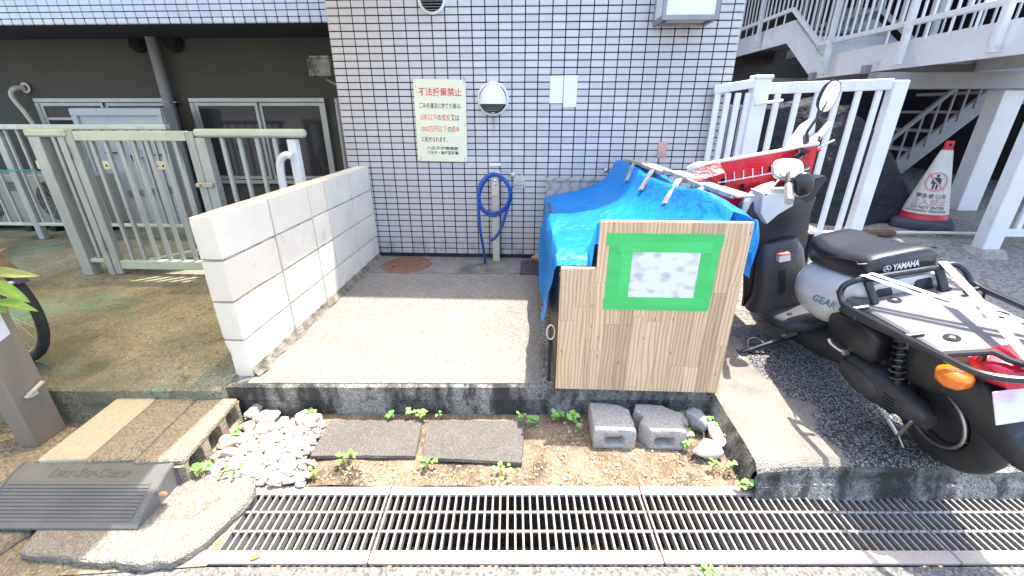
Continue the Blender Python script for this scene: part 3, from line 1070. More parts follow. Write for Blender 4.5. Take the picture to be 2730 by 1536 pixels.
# dark interior reveals behind the panes are given by the wall itself
dp = MB()
dp.tube([(-3.98, 4.9, 2.0), (-3.99, 4.9, 1.0), (-4.02, 4.9, -0.1)], 0.055, 14)
pipe = dp.build('drainpipe', M['pvc'], lb)
for z in (1.30, 0.45):
    mb = MB()
    mb.lathe([(0.056, -0.012), (0.062, -0.012), (0.062, 0.012), (0.056, 0.012)], 16, Matrix.Translation((-3.992, 4.9, z)))
    mb.box((-3.93, 4.94, z), (0.06, 0.1, 0.015))
    mb.build('pipe_clip', M['lamp_metal'], pipe)
for x in (-4.20, -3.80):
    mb = MB()
    mx_ = Matrix.Translation((x, 4.985, 1.875)) @ Matrix.Rotation(R(90), 4, 'X')
    mb.lathe([(0.085, 0.0), (0.095, 0.02), (0.085, 0.04), (0.05, 0.07), (0.001, 0.075)], 18, mx_)
    mb.box((x, 4.915, 1.84), (0.11, 0.02, 0.012))
    mb.build('wall_vent', M['black_gap'], lb)
mb = MB()
mb.lathe([(0.05, 0), (0.055, 0.012), (0.03, 0.016)], 16, Matrix.Translation((-5.66, 4.99, 1.45)) @ Matrix.Rotation(R(90), 4, 'X'))
mb.tube(crom([(-5.66, 4.97, 1.45), (-5.70, 4.90, 1.44), (-5.74, 4.88, 1.36), (-5.66, 4.88, 1.18), (-5.60, 4.88, 0.95), (-5.60, 4.88, 0.45)], 5), 0.024, 10)
mb.build('refrigerant_pipe', M['cream_plastic'], lb)
mb = MB()
mb.box((-1.85, 4.13, 1.555), (0.20, 0.2, 0.135), 0.006)
mb.box((-1.845, 4.13, 1.636), (0.17, 0.18, 0.02), 0.004)
tag(mb.build('junction_box', M['ledge'], None), 'weathered concrete-coloured box sticking out beside the tiled corner', 'box')
mb = MB()
mb.tube([(-1.80, 4.2, 1.31), (-1.80, 4.2, -0.05)], 0.016, 8)
mb.tube([(-1.74, 4.22, 1.25), (-1.73, 4.22, -0.05)], 0.03, 8)
mb.tube(crom([(-1.83, 4.1, 1.47), (-1.78, 4.1, 1.44), (-1.70, 4.1, 1.40), (-1.66, 4.1, 1.25)], 4), 0.012, 6)
tag(mb.build('cable_conduits', M['pvc'], None), 'thin grey conduits running down beside the tiled corner', 'pipe')

# steel cabinet standing behind the far fence
cb_ = thing('metal_cabinet', 'pale blue-grey steel cabinet with a row of dark slots behind the gate', 'cabinet', (-4.28, 4.62, 0))
mb = MB()
mb.box((0, 0, 0.62), (0.98, 0.16, 1.24), 0.006)
mb.build('body', M['cabinet'], cb_)
mb = MB()
for (cx_, cz_, sx_, sz_) in ((0, 1.20, 0.98, 0.07), (-0.455, 0.6, 0.06, 1.13), (0.455, 0.6, 0.06, 1.13)):
    mb.box((cx_, -0.09, cz_), (sx_, 0.025, sz_), 0.004)
mb.build('door_frame', M['cabinet'], cb_)
me_s = MB().box((0, 0, 0), (0.07, 0.012, 0.075), 0.002).mesh('slot', M['pvc'], 35)
for k in range(7):
    inst(me_s, 'slot', cb_, (-0.36 + k * 0.115, -0.083, 0.34 + 0.012 * k))
mb = MB()
mb.tube(crom([(0.02, -0.1, 0.78), (0.05, -0.11, 0.70), (0.12, -0.11, 0.72), (0.14, -0.1, 0.76)], 4), 0.008, 6)
mb.box((-0.2, -0.09, 0.80), (0.12, 0.02, 0.012))
mb.box((0.32, -0.09, 0.78), (0.10, 0.02, 0.012))
mb.build('latch', M['ink_black'], cb_)

# air-conditioner units behind the far fence
def ac_unit(x, label):
    a = thing('air_conditioner', label, 'air conditioner', (x, 4.42, 0), 0, 'outdoor units behind the far fence')
    mb = MB()
    mb.box((0, 0, 0.33), (0.78, 0.28, 0.54), 0.012)
    mb.build('casing', M['ac_body'], a)
    mb = MB()
    mb.lathe([(0.001, 0), (0.215, 0)], 24, Matrix.Translation((-0.11, -0.1405, 0.33)) @ Matrix.Rotation(R(90), 4, 'X'))
    mb.build('fan_opening', M['black_gap'], a, 0)
    g = MB()
    for k in range(1, 12):
        r_ = 0.018 * k + 0.01
        g.tube([(-0.11 + r_ * math.cos(q), -0.147, 0.33 + r_ * math.sin(q)) for q in [2 * PI * i / 22 for i in range(22)]], 0.0028, 5, True)
    for k in range(6):
        q = PI * k / 6
        g.tube([(-0.11 - 0.215 * math.cos(q), -0.145, 0.33 - 0.215 * math.sin(q)), (-0.11 + 0.215 * math.cos(q), -0.145, 0.33 + 0.215 * math.sin(q))], 0.003, 5)
    g.build('fan_grille', M['ac_body'], a)
    g = MB()
    for k in range(7):
        g.box((0.29, -0.142, 0.44 + k * 0.014), (0.12, 0.006, 0.005))
    g.build('vent_slots', M['black_gap'], a, 0)
    f = MB()
    for xx in (-0.27, 0.27):
        f.box((xx, 0, 0.03), (0.07, 0.32, 0.055), 0.005)
    f.build('foot', M['black_plastic'], a)
    return a


ac_unit(-5.72, 'outdoor air conditioner unit with round fan grille at the left edge of the picture')
ac_unit(-4.88 - 0.02, 'outdoor air conditioner unit beside the steel cabinet, behind the far fence')

# ================================================================== LEFT FENCES AND GATE
def fence_run(par, x0, x1, y, z0, z1, n, mat_b, mat_t, top=(0.055, 0.05), bot=(0.04, 0.04), bal_w=0.022, zrail=None, bname='baluster', skip=()):
    """top rail, bottom rail and single balusters"""
    zr = z0 if zrail is None else zrail
    mb = MB().box(((x0 + x1) / 2, y, z1 - top[1] / 2), (x1 - x0, top[0], top[1]), 0.008)
    mb.build('top_rail', mat_t, par)
    mb = MB().box(((x0 + x1) / 2, y, zr + bot[1] / 2), (x1 - x0, bot[0], bot[1]), 0.004)
    mb.build('bottom_rail', mat_t, par)
    me = MB().box((0, 0, 0), (bal_w, bal_w, z1 - top[1] - zr - bot[1] + 0.01), 0.003).mesh('baluster', mat_b, 35)
    for k in range(n):
        if k in skip:
            continue
        inst(me, bname, par, (x0 + (x1 - x0) * (k + 0.5) / n, y, (z1 - top[1] + zr + bot[1]) / 2))


ff = thing('railing', 'long weathered aluminium railing in front of the air conditioners', 'railing', (0, 4.0, 0))
fence_run(ff, -7.2, -3.33, 0.0, 0.14, 1.095, 33, M['alu'], M['alu_top'], top=(0.07, 0.045), bot=(0.05, 0.03))
for x in (-6.6, -4.98, -3.40):
    MB().box((x, 0, 0.52), (0.06, 0.06, 1.04), 0.004).build('post', M['alu'], ff)
MB().tube([(-6.2, -0.04, 0.66), (-5.4, -0.04, 0.675), (-4.72, -0.04, 0.69)], 0.006, 6).build('wire', M['teal_wire'], ff)
for (x, dz) in ((-4.62, 0), (-4.02, 0.0), (-3.47, -0.0)):
    g = MB()
    g.box((x, -0.05, 0.74), (0.12, 0.006, 0.075), 0.002)
    pl_ = g.build('tag_plate', M['tag_cream'], ff)
    g = MB()
    for dx in (-0.025, 0.03):
        g.lathe([(0.001, 0), (0.011, 0)], 10, Matrix.Translation((x + dx, -0.0535, 0.735)) @ Matrix.Rotation(R(90), 4, 'X'))
    g.build('hole', M['black_gap'], pl_, 0)
# low sill bar between the two fences, running back at an angle
mb = MB().bar((-3.25, 3.12, 0.05), (-2.55, 3.9, 0.06), 0.05, 0.05, 0.004)
tag(mb.build('gate_sill_bar', M['alu_top'], None), 'slanting aluminium bar on the ground behind the gate', 'bar')

FY = 3.05
nf = thing('railing', 'short aluminium railing panel with two posts left of the gate', 'railing', (0, FY, 0))
for x in (-3.52, ):
    MB().box((x + 0.01, 0, 0.52), (0.085, 0.085, 1.04), 0.004).build('post', M['alu'], nf)
MB().box((-3.425, 0, 1.065), (0.30, 0.085, 0.055), 0.012).build('top_rail', M['alu_top'], nf)
MB().box((-3.40, 0, 0.12), (0.13, 0.06, 0.03), 0.004).build('bottom_rail', M['alu_top'], nf)
MB().box((-3.40, 0, 0.59), (0.026, 0.026, 0.90), 0.003).build('baluster', M['alu'], nf)
MB().box((-3.325, 0, 0.52), (0.05, 0.06, 1.04), 0.004).build('hinge_post', M['alu'], nf)
gt = thing('gate', 'closed aluminium gate with vertical bars and a steel latch', 'gate', (0, FY, 0))
GX0, GX1 = -3.295, -2.355
for x in (GX0 + 0.03, GX1 - 0.03):
    MB().box((x, 0, 0.54), (0.06, 0.05, 1.07), 0.004).build('stile', M['alu'], gt)
MB().box(((GX0 + GX1) / 2, 0, 1.045), (GX1 - GX0 - 0.125, 0.048, 0.065), 0.004).build('top_rail', M['alu_top'], gt)
MB().box(((GX0 + GX1) / 2, 0, 0.085), (GX1 - GX0 - 0.125, 0.048, 0.07), 0.004).build('bottom_rail', M['alu_top'], gt)
me = MB().box((0, 0, 0), (0.026, 0.026, 0.90), 0.003).mesh('baluster', M['alu'], 35)
for k in range(7):
    inst(me, 'baluster', gt, (GX0 + 0.06 + (GX1 - GX0 - 0.12) * (k + 1) / 8, 0, 0.566))
me = MB().lathe([(0.007, -0.05), (0.007, -0.018), (0.0085, -0.018), (0.0085, 0.018), (0.007, 0.018), (0.007, 0.05)], 8).mesh('hinge', M['stainless'], 35)
for z in (0.93, 0.24):
    inst(me, 'hinge', gt, (GX0 - 0.005, -0.034, z))
mb = MB()
mb.box((GX1 + 0.01, -0.045, 0.715), (0.12, 0.03, 0.035), 0.006)
mb.box((GX1 - 0.03, -0.065, 0.715), (0.03, 0.02, 0.022), 0.004)
mb.build('latch', M['stainless'], gt)
rb = thing('railing', 'aluminium railing right of the gate with a rounded end and a grab bar', 'railing', (0, FY, 0))
MB().box((-2.31, 0, 0.52), (0.07, 0.07, 1.03), 0.004).build('post', M['alu'], rb)
MB().box((-1.665, 0, 0.5), (0.06, 0.06, 1.05), 0.004).build('post', M['white_paint'], rb)
mb = MB().box((-1.96, 0, 1.065), (0.78, 0.07, 0.055), 0.014)
mb.build('top_rail', M['alu_top'], rb)
MB().box((-1.98, 0, 0.12), (0.58, 0.05, 0.03), 0.004).build('bottom_rail', M['alu_top'], rb)
me = MB().box((0, 0, 0), (0.026, 0.026, 0.90), 0.003).mesh('baluster', M['alu'], 35)
for k in range(4):
    inst(me, 'baluster', rb, (-2.17 + k * 0.125, 0, 0.585))
MB().tube(crom([(-1.66, -0.05, 0.915), (-1.70, -0.05, 0.925), (-1.745, -0.05, 0.90), (-1.765, -0.05, 0.84), (-1.77, -0.05, 0.7), (-1.77, -0.05, 0.45)], 5), 0.026, 12).build('grab_bar', M['white_paint'], rb)

# ================================================================== CARPORT (bronze post, tinted roof overhead)
cp = thing('carport', 'bronze aluminium carport post with a paper tag and clip at the left', 'carport', (-2.248, 1.462, -0.2))
MB().box((0, 0, 1.2), (0.085, 0.136, 2.4), 0.006).build('post', M['brown_post'], cp)
MB().box((-1.05, 0.0, 2.44), (4.9, 0.09, 0.08), 0.005).build('beam', M['brown_post'], cp)
for (dy) in (-1.85, 1.75):
    MB().box((-1.05, dy, 2.44), (4.9, 0.05, 0.07), 0.005).build('purlin', M['brown_post'], cp)
for k in range(7):
    pn = MB().box((-3.26 + k * 0.70, -0.05, 2.495), (0.697, 3.7, 0.006))
    pn.build('roof_panel', M['polycarb'], cp, 0)
    pass
mb = MB()
mb.box((0.049, 0.005, 0.245), (0.014, 0.035, 0.03), 0.003)
mb.bar((0.055, -0.03, 0.245), (0.06, 0.05, 0.278), 0.016, 0.012, 0.002)
mb.build('clip', M['cream_plastic'], cp)
mb = MB()
mb.grid(3, 5, lambda a, b_: (0.0445 + 0.004 * math.sin(a * 3), -0.066 + a * 0.10, 0.50 + b_ * 0.25 + 0.03 * a))
mb.build('paper_tag', M['paper'], cp, 60)

# ================================================================== WHITE BLOCK WALL
bw = thing('block_wall', 'low white painted concrete block wall between court and alcove', 'wall', (-1.348, 1.70, 0))
BT, BL, BH = 0.10, 0.40, 0.20
mb = MB()
mb.box((-BT / 2, 0.945, 0.388), (BT - 0.012, 1.82, 0.775))
mb.build('mortar_core', M['mortar'], bw, 0)


def rough_block(L, H, T, seed, chip=0.0):
    bm = bmesh.new()
    bmesh.ops.create_cube(bm, size=1.0)
    bmesh.ops.subdivide_edges(bm, edges=bm.edges[:], cuts=5, use_grid_fill=True)
    bmesh.ops.scale(bm, vec=(T, L, H), verts=bm.verts)
    for q in bm.verts:
        e = sum(1 for a, h in ((abs(q.co.x), T / 2), (abs(q.co.y), L / 2), (abs(q.co.z), H / 2)) if a > h - 1e-5)
        n_ = mn.noise(q.co * 22 + Vector((seed * 5.1, seed, 0)))
        if e >= 2:
            q.co *= 1 - (0.010 + 0.014 * max(0, n_) + chip * max(0.0, mn.noise(q.co * 9 + Vector((seed, 0, 0)))))
        else:
            q.co += q.co.normalized() * 0.0018 * n_
    me = bpy.data.meshes.new('block')
    bm.to_mesh(me)
    bm.free()
    me.shade_smooth()
    me.set_sharp_from_angle(angle=R(50))
    return me


joints_y = [0.0, 0.42, 0.83, 1.05, 1.45, 1.868]       # stack-bonded with two cut blocks in the middle
for j in range(4):
    z0 = 0.0 + j * 0.199 - (0.0 if j else 0.02)
    h = 0.199 + (0.02 if j == 0 else 0.0) - 0.009
    for i in range(len(joints_y) - 1):
        L = joints_y[i + 1] - joints_y[i] - 0.009
        me = rough_block(L, h, BT, i * 7 + j, 0.16 if (i == 0 and j == 0) else (0.05 if i == 0 else 0.012))
        me.materials.append(M['block_white'])
        inst(me, 'block', bw, (-BT / 2 + random.uniform(-.0015, .0015), (joints_y[i] + joints_y[i + 1]) / 2, z0 + h / 2 + 0.003))
mb = MB()
mb.grid(60, 3, lambda a, b_: (0.002 + b_ * (0.030 + 0.022 * mn.noise(Vector((a * 16, 0, 0)))), a * 1.86, 0.038 * (1 - b_) ** 1.5 + 0.012 * mn.noise(Vector((a * 30, b_ * 4, 5))) + 0.004))
mb.build('mortar_skirt', M['rubble'], bw, 60)

# ================================================================== THINGS ON THE TILED WALL
YW = WY - 0.0075        # tile faces


def flat_text(body, size, x, z, ax, mats, par, maxw=None, off=0.0, y=-0.0035, shear=0, name='lettering', th=0.0008):
    vs, fs, w = text_mesh(body, size, ax, offset=off, shear=shear, maxw=maxw)
    mb = MB()
    mb.add([(v_.x + x, y, v_.y + z) for v_ in vs], fs)
    return mb.build(name, mats, par, 0)


sg = thing('warning_sign', 'cream illegal dumping warning sign with red and black Japanese lettering', 'sign', (-0.72, YW - 0.012, 1.13), R(0))
sg.rotation_euler = (0, R(1.0), 0)
mb = MB()
mb.prism(srect(0.402, 0.602, 0.016), -0.003, 0.003, 'y')
mb.build('panel', M['sign_cream'], sg)
y_ = -0.0036
flat_text('不法投棄禁止', 0.062, 0.0, 0.190, 'CENTER', M['ink_red'], sg, 0.335, 0.0009, y_)
flat_text('ごみを違法に捨てた者は、', 0.042, -0.165, 0.100, 'LEFT', M['ink_black'], sg, 0.330, 0.0005, y_)
for (s_, x0, w_, mm) in (('5年以下', -0.160, 0.130, 'ink_orange'), ('の', -0.026, 0.030, 'ink_black'), ('懲役', 0.010, 0.062, 'ink_orange'), ('又は', 0.078, 0.066, 'ink_black')):
    flat_text(s_, 0.050, x0, 0.012, 'LEFT', M[mm], sg, w_, 0.0006, y_)
for (s_, x0, w_, mm) in (('1000万円以下', -0.160, 0.205, 'ink_orange'), ('の', 0.050, 0.030, 'ink_black'), ('罰金', 0.084, 0.062, 'ink_orange')):
    flat_text(s_, 0.050, x0, -0.072, 'LEFT', M[mm], sg, w_, 0.0006, y_)
flat_text('に処せられます。', 0.043, -0.160, -0.148, 'LEFT', M['ink_black'], sg, 0.205, 0.0005, y_)
flat_text('八王子市環境部', 0.026, -0.125, -0.208, 'LEFT', M['ink_black'], sg, 0.255, 0.0006, y_)
flat_text('八王子・高尾警察署', 0.026, -0.125, -0.243, 'LEFT', M['ink_black'], sg, 0.255, 0.0006, y_)
for (x, z) in ((-0.185, 0.25), (0.187, 0.28), (-0.18, -0.02), (0.185, -0.02), (-0.18, -0.27), (0.18, -0.27), (-0.175, -0.285), (0.18, -0.285)):
    mb = MB().lathe([(0.0032, 0), (0.0028, 0.0018), (0.0001, 0.0022)], 8, Matrix.Translation((x, -0.003, z)) @ Matrix.Rotation(R(90), 4, 'X'))
    mb.build('rivet', M['ink_black'], sg)
MB().tube([(0.188, -0.005, 0.275), (0.192, -0.01, 0.30), (0.187, -0.006, 0.325)], 0.0015, 5).build('wire_tie', M['ink_black'], sg)


def vent_hood(x, z, r, label):
    a = thing('vent_hood', label, 'vent', (x, YW, z), 0, None)
    mx_ = Matrix.Rotation(R(90), 4, 'X')
    MB().lathe([(r, 0), (r, 0.012), (r * 0.95, 0.022), (r * 0.9, 0.026), (r * 0.86, 0.02), (r * 0.84, 0.004)], 36, mx_).build('flange', M['white_body'], a)
    MB().lathe([(0.0005, 0.004), (r * 0.85, 0.004)], 36, mx_).build('opening', M['black_gap'], a, 0)
    # half-dome cowl open below
    zc = -0.30 * r
    vs, nu, nv = [], 24, 10
    mb = MB()

    def dome(u, w):
        th = PI * u
        rho = r * 0.88 * math.sin(0.5 * PI * w)
        hx = rho * math.cos(th)
        hz = rho * math.sin(th)
        hz2 = zc + (hz) * (0.88 * r - zc) / (0.88 * r)
        xx = hx
        yy = -0.018 - 0.105 * math.cos(0.5 * PI * w) ** 0.8 * (0.35 + 0.65 * (1 - 0.35 * math.sin(th) * w))
        lim = math.sqrt(max(0, (0.88 * r) ** 2 - hz2 ** 2))
        return (max(-lim, min(lim, xx)), yy, hz2)
    mb.grid(nu, nv, dome)
    mb.build('cowl', M['white_body'], a, 70)
    g = MB()
    for k in range(6):
        zz = zc - 0.008 - k * r * 0.105
        half = math.sqrt(max(0.0, (0.80 * r) ** 2 - zz * zz))
        if half > 0.02:
            g.box((0, -0.03, zz), (2 * half, 0.045, 0.004), 0, None)
    g.build('louvre', M['lamp_metal'], a)
    MB().box((0, -0.028, -0.80 * r), (0.03, 0.012, 0.008), 0.002).build('tab', M['white_body'], a)
    return a


vent_hood(-0.308, 1.293, 0.122, 'white round domed vent hood right of the warning sign')
# second, plain louvred vent cut by the top of the picture
uv = thing('vent_grille', 'round dark louvred vent with pale rim at the top of the tiled wall', 'vent', (-0.735, YW, 1.95))
mx_ = Matrix.Rotation(R(90), 4, 'X')
MB().lathe([(0.10, 0), (0.10, 0.02), (0.085, 0.028), (0.082, 0.004)], 32, mx_).build('rim', M['white_body'], uv)
MB().lathe([(0.0005, 0.003), (0.083, 0.003)], 32, mx_).build('opening', M['black_gap'], uv, 0)
for k in range(9):
    z = -0.07 + k * 0.0175
    hl = math.sqrt(0.082 ** 2 - z * z)
    MB().box((0, -0.012, z), (2 * hl, 0.018, 0.003), 0, Matrix.Identity(4)).build('louvre', M['lamp_metal'], uv)
# two blank plates side by side
for (x, z0, z1, lb_) in ((0.176, 1.262, 1.452, 'left of two blank white plates on the tiled wall, the shorter one'), (0.281, 1.236, 1.455, 'right of two blank white plates on the tiled wall, the longer one')):
    o = MB().box((x, YW - 0.0035, (z0 + z1) / 2), (0.101, 0.005, z1 - z0), 0.0012).build('wall_plate', M['plate_white'])
    tag(o, lb_, 'plate')
cv = thing('cover_plate', 'small rose-coloured metal cover plate with two screws on the tiled wall', 'plate', (1.026, YW - 0.004, 0.925))
MB().box((0, 0, 0), (0.07, 0.006, 0.118), 0.0015).build('plate', mat('rose_metal', (0.52, 0.36, 0.35), 0.35, 0.6, col2=(0.46, 0.31, 0.30), scale=8), cv)
for z in (-0.048, 0.048):
    MB().lathe([(0.004, 0), (0.0035, 0.002), (0.0002, 0.0025)], 8, Matrix.Translation((0, -0.003, z)) @ mx_).build('screw', M['lamp_metal'], cv)
tag(MB().box((-0.30, YW - 0.002, 0.807), (0.095, 0.003, 0.022), 0.0008).build('label_strip', M['plate_white']), 'small white label strip on the tiles above the tap', 'label')
jb = thing('outlet_box', 'small cream notched plate beside the tap with a round key cap', 'outlet', (-0.10, YW, 0.672))
MB().prism([(-0.045, -0.05), (-0.02, -0.05), (-0.018, -0.065), (-0.005, -0.065), (-0.003, -0.05), (0.045, -0.05), (0.045, 0.045), (0.03, 0.045), (0.027, 0.055), (0.012, 0.055), (0.01, 0.045), (-0.012, 0.045), (-0.016, 0.055), (-0.045, 0.05)], -0.012, 0.0, 'y').build('plate', M['cream_plastic'], jb)
MB().lathe([(0.021, 0), (0.021, 0.01), (0.014, 0.016), (0.004, 0.017), (0.004, 0.02), (0.0002, 0.02)], 16, Matrix.Translation((-0.055, 0, 0.052)) @ mx_).build('key_cap', M['stainless'], jb)
g = MB()
g.bar((-0.02, -0.0135, 0.012), (0.0, -0.0135, -0.002), 0.004, 0.002)
g.bar((0.0, -0.0135, -0.002), (0.018, -0.0135, 0.008), 0.004, 0.002)
for dx in (0.024, 0.036):
    g.box((dx, -0.013, 0.006), (0.005, 0.002, 0.005))
for k in range(4):
    g.box((-0.03 + k * 0.02, -0.0125, -0.032), (0.012, 0.002, 0.014))
tag(g.build('printed_marks', M['pvc'], jb), kind='stuff')
for (x, z, lb_) in ((0.37, 0.66, 'thin grey wire hook fixed to the tiles left of the box'), ):
    tag(MB().tube([(x - 0.245, YW - 0.008, z + 0.07), (x - 0.24, YW - 0.015, z - 0.02), (x - 0.25, YW - 0.01, z - 0.09)], 0.005, 6).build('wire_hook', M['lamp_metal']), lb_, 'hook')
tag(MB().lathe([(0.016, 0), (0.016, 0.012), (0.006, 0.016), (0.0002, 0.017)], 14, Matrix.Translation((0.60, YW, 0.765)) @ mx_).build('pipe_plug', M['stainless']), 'small round steel cap on the tiles above the blue sheet', 'cap')

# box lantern at the top edge
ln = thing('wall_lamp', 'square frosted wall lantern in grey metal frame at the top of the tiled wall', 'lamp', (1.03, YW, 1.93))
LW, LD, LH = 0.37, 0.24, 0.30
g = MB()
for x in (-LW / 2 + 0.012, LW / 2 - 0.012):
    for y in (-LD + 0.012, -0.012):
        g.box((x, y, 0), (0.024, 0.024, LH), 0.002)
for z in (-LH / 2 + 0.0, LH / 2):
    for y in (-LD + 0.012, -0.012):
        g.box((0, y, z), (LW, 0.026, 0.03), 0.002)
    for x in (-LW / 2 + 0.012, LW / 2 - 0.012):
        g.box((x, -LD / 2, z), (0.026, LD, 0.03), 0.002)
g.build('frame', M['lamp_metal'], ln)
for (c_, s_) in (((0, -LD + 0.010, 0), (LW - 0.05, 0.006, LH - 0.03)), ((-LW / 2 + 0.008, -LD / 2, 0), (0.006, LD - 0.05, LH - 0.03)), ((LW / 2 - 0.008, -LD / 2, 0), (0.006, LD - 0.05, LH - 0.03))):
    MB().box(c_, s_).build('pane', M['lamp_glass'], ln, 0)
MB().box((0.02, -LD / 2, -LH / 2 + 0.004), (LW - 0.1, LD - 0.07, 0.005)).build('bottom_pane', mat('amber_stained_glass', (0.55, 0.40, 0.28), 0.4), ln, 0)
MB().box((0, -LD / 2, LH / 2 + 0.02), (LW + 0.01, LD + 0.01, 0.015), 0.003).build('cap', M['lamp_metal'], ln)

# standpipe with tap, and the hose hung on it
sp_ = thing('standpipe', 'square cream standpipe with a chrome tap against the tiled wall', 'tap', (-0.295, 3.515, 0.0))
MB().box((0, 0, 0.28), (0.058, 0.05, 0.56), 0.003).build('lower_post', M['cream_plastic'], sp_)
MB().box((0, 0, 0.645), (0.066, 0.058, 0.17), 0.004).build('upper_post', M['stainless'], sp_)
MB().box((0, -0.012, 0.745), (0.075, 0.06, 0.022), 0.003).build('hook_plate', M['plate_white'], sp_)
g = MB()
g.tube(crom([(0, -0.02, 0.70), (0, -0.06, 0.705), (0, -0.085, 0.69), (0, -0.09, 0.655)], 4), 0.011, 10)
g.lathe([(0.013, 0), (0.013, 0.03), (0.009, 0.034), (0.009, 0.05)], 12, Matrix.Translation((0, -0.055, 0.70)))
g.build('tap', M['brass'], sp_)
g = MB()
g.bar((-0.03, -0.055, 0.755), (0.03, -0.055, 0.755), 0.012, 0.008, 0.003)
g.bar((0.012, -0.06, 0.745), (0.02, -0.075, 0.66), 0.016, 0.01, 0.003)
g.build('handle', M['plate_white'], sp_)
hp = [(-0.345, 3.43, 0.05), (-0.352, 3.42, 0.02)]
hose_pts = [(-0.335, 3.42, 0.205), (-0.29, 3.415, 0.24), (-0.24, 3.41, 0.33), (-0.20, 3.40, 0.45), (-0.165, 3.40, 0.58), (-0.18, 3.40, 0.67), (-0.235, 3.40, 0.735),
            (-0.295, 3.405, 0.757), (-0.355, 3.40, 0.735), (-0.41, 3.395, 0.665), (-0.425, 3.39, 0.57), (-0.395, 3.385, 0.475), (-0.325, 3.385, 0.425), (-0.245, 3.385, 0.445),
            (-0.18, 3.385, 0.525), (-0.168, 3.385, 0.62), (-0.215, 3.385, 0.705), (-0.275, 3.39, 0.742), (-0.335, 3.385, 0.728), (-0.39, 3.38, 0.655), (-0.412, 3.375, 0.56), (-0.375, 3.375, 0.475),
            (-0.30, 3.375, 0.452), (-0.225, 3.375, 0.485), (-0.172, 3.375, 0.575), (-0.19, 3.375, 0.68), (-0.25, 3.38, 0.75), (-0.315, 3.38, 0.752), (-0.375, 3.375, 0.705), (-0.415, 3.37, 0.62),
            (-0.42, 3.37, 0.48), (-0.415, 3.38, 0.32), (-0.40, 3.40, 0.18), (-0.385, 3.41, 0.06), (-0.385, 3.42, 0.012)]
hs = MB().tube(crom(hose_pts, 5), 0.0115, 10).build('hose', M['hose'])
tag(hs, 'coiled bright blue water hose hanging on the standpipe', 'hose')

# manhole cover and drain grate in the wet band
mh = thing('manhole_cover', 'round rusty iron manhole cover by the tiled wall', 'manhole cover', (-1.045, 3.362, 0.005))
MB().lathe([(0.0005, 0.006), (0.172, 0.006), (0.176, 0.004), (0.178, 0.0)], 40).build('lid', M['rust'], mh)
MB().lathe([(0.184, 0.0), (0.186, 0.005), (0.205, 0.005), (0.209, 0.0)], 40).build('frame', M['rust'], mh)
me = MB().box((0, 0, 0), (0.011, 0.011, 0.003), 0.001).mesh('stud', M['rust'], 0)
st = MB()
for i in range(-9, 10):
    for j in range(-9, 10):
        x, y = i * 0.018 + (0.009 if j % 2 else 0), j * 0.018
        if x * x + y * y < 0.158 ** 2:
            st.box((x, y, 0.0065), (0.010, 0.010, 0.003), 0.001)
tag(st.build('studs', M['rust'], mh), kind='stuff')
for (x, y) in ((0.09, 0.08), (-0.09, -0.08)):
    MB().box((x, y, 0.0078), (0.03, 0.012, 0.003), 0.001).build('key_slot', M['black_gap'], mh)
dg_ = thing('drain_grate', 'square dark drain grate with rows of holes beside the blue sheet', 'drain', (0.085, 3.335, 0.006))
g = MB()
N_ = 7
W_ = 0.26
for k in range(N_ + 1):
    p = -W_ / 2 + W_ * k / N_
    g.box((p, 0, 0), (0.016, W_ + 0.016, 0.012), 0.002)
    g.box((0, p, 0.0005), (W_ + 0.016, 0.016, 0.012), 0.002)
for sgn in (-1, 1):
    g.box((sgn * (W_ / 2 + 0.02), 0, 0.001), (0.03, W_ + 0.07, 0.013), 0.002)
    g.box((0, sgn * (W_ / 2 + 0.02), 0.0015), (W_ + 0.07, 0.03, 0.013), 0.002)
g.build('grid', M['iron_dark'], dg_)
MB().box((0, 0, -0.0055), (W_, W_, 0.004)).build('sump', M['black_gap'], dg_, 0)
mb = MB().blob((0.07, 3.47, 0.05), (0.055, 0.035, 0.04), 3, 2, 0.5, 1.5)
tag(mb.build('broken_brick', M['terracotta'], None, 30), 'broken brown brick piece lying behind the drain grate', 'brick')

# ================================================================== RUBBISH BOX UNDER THE BLUE SHEET
bx = thing('refuse_box', 'home-made wooden refuse box with stepped pine front and taped notice', 'box', (0.128, 1.675, 0.0), R(0.0))
# front panel, edge-glued strips of pine; outline stepped at the left
BWID, BHT, STX, STZ, TH = 0.742, 0.795, 0.148, 0.595, 0.02
edges = [0.0]
while edges[-1] < BWID - 0.03:
    nx_ = edges[-1] + random.uniform(0.042, 0.075)
    if edges[-1] < STX < nx_ + 0.012:
        nx_ = STX
    edges.append(min(nx_, BWID))
if edges[-1] < BWID:
    edges[-1] = BWID
for a, b_ in zip(edges, edges[1:]):
    ztop = STZ if b_ <= STX + 1e-6 else BHT
    cuts = [0.0]
    z = random.uniform(0.12, 0.5)
    while z < ztop - 0.1:
        cuts.append(z)
        z += random.uniform(0.28, 0.55)
    cuts.append(ztop)
    for z0, z1 in zip(cuts, cuts[1:]):
        o = MB().box((0, 0, 0), (b_ - a - 0.0006, TH, z1 - z0 - 0.0006), 0.0005).build('pine_strip', M['pine'], bx, 30)
        o.location = ((a + b_) / 2, 0, (z0 + z1) / 2 + 0.004)
g = MB()
g.box(((STX + BWID) / 2, -0.0, BHT + 0.006), (BWID - STX, TH - 0.002, 0.004), 0.001)
g.box((STX / 2 - 0.001, -0.0, STZ + 0.006), (STX - 0.004, TH - 0.002, 0.004), 0.001)
g.build('cut_edge', M['pine_edge'], bx)
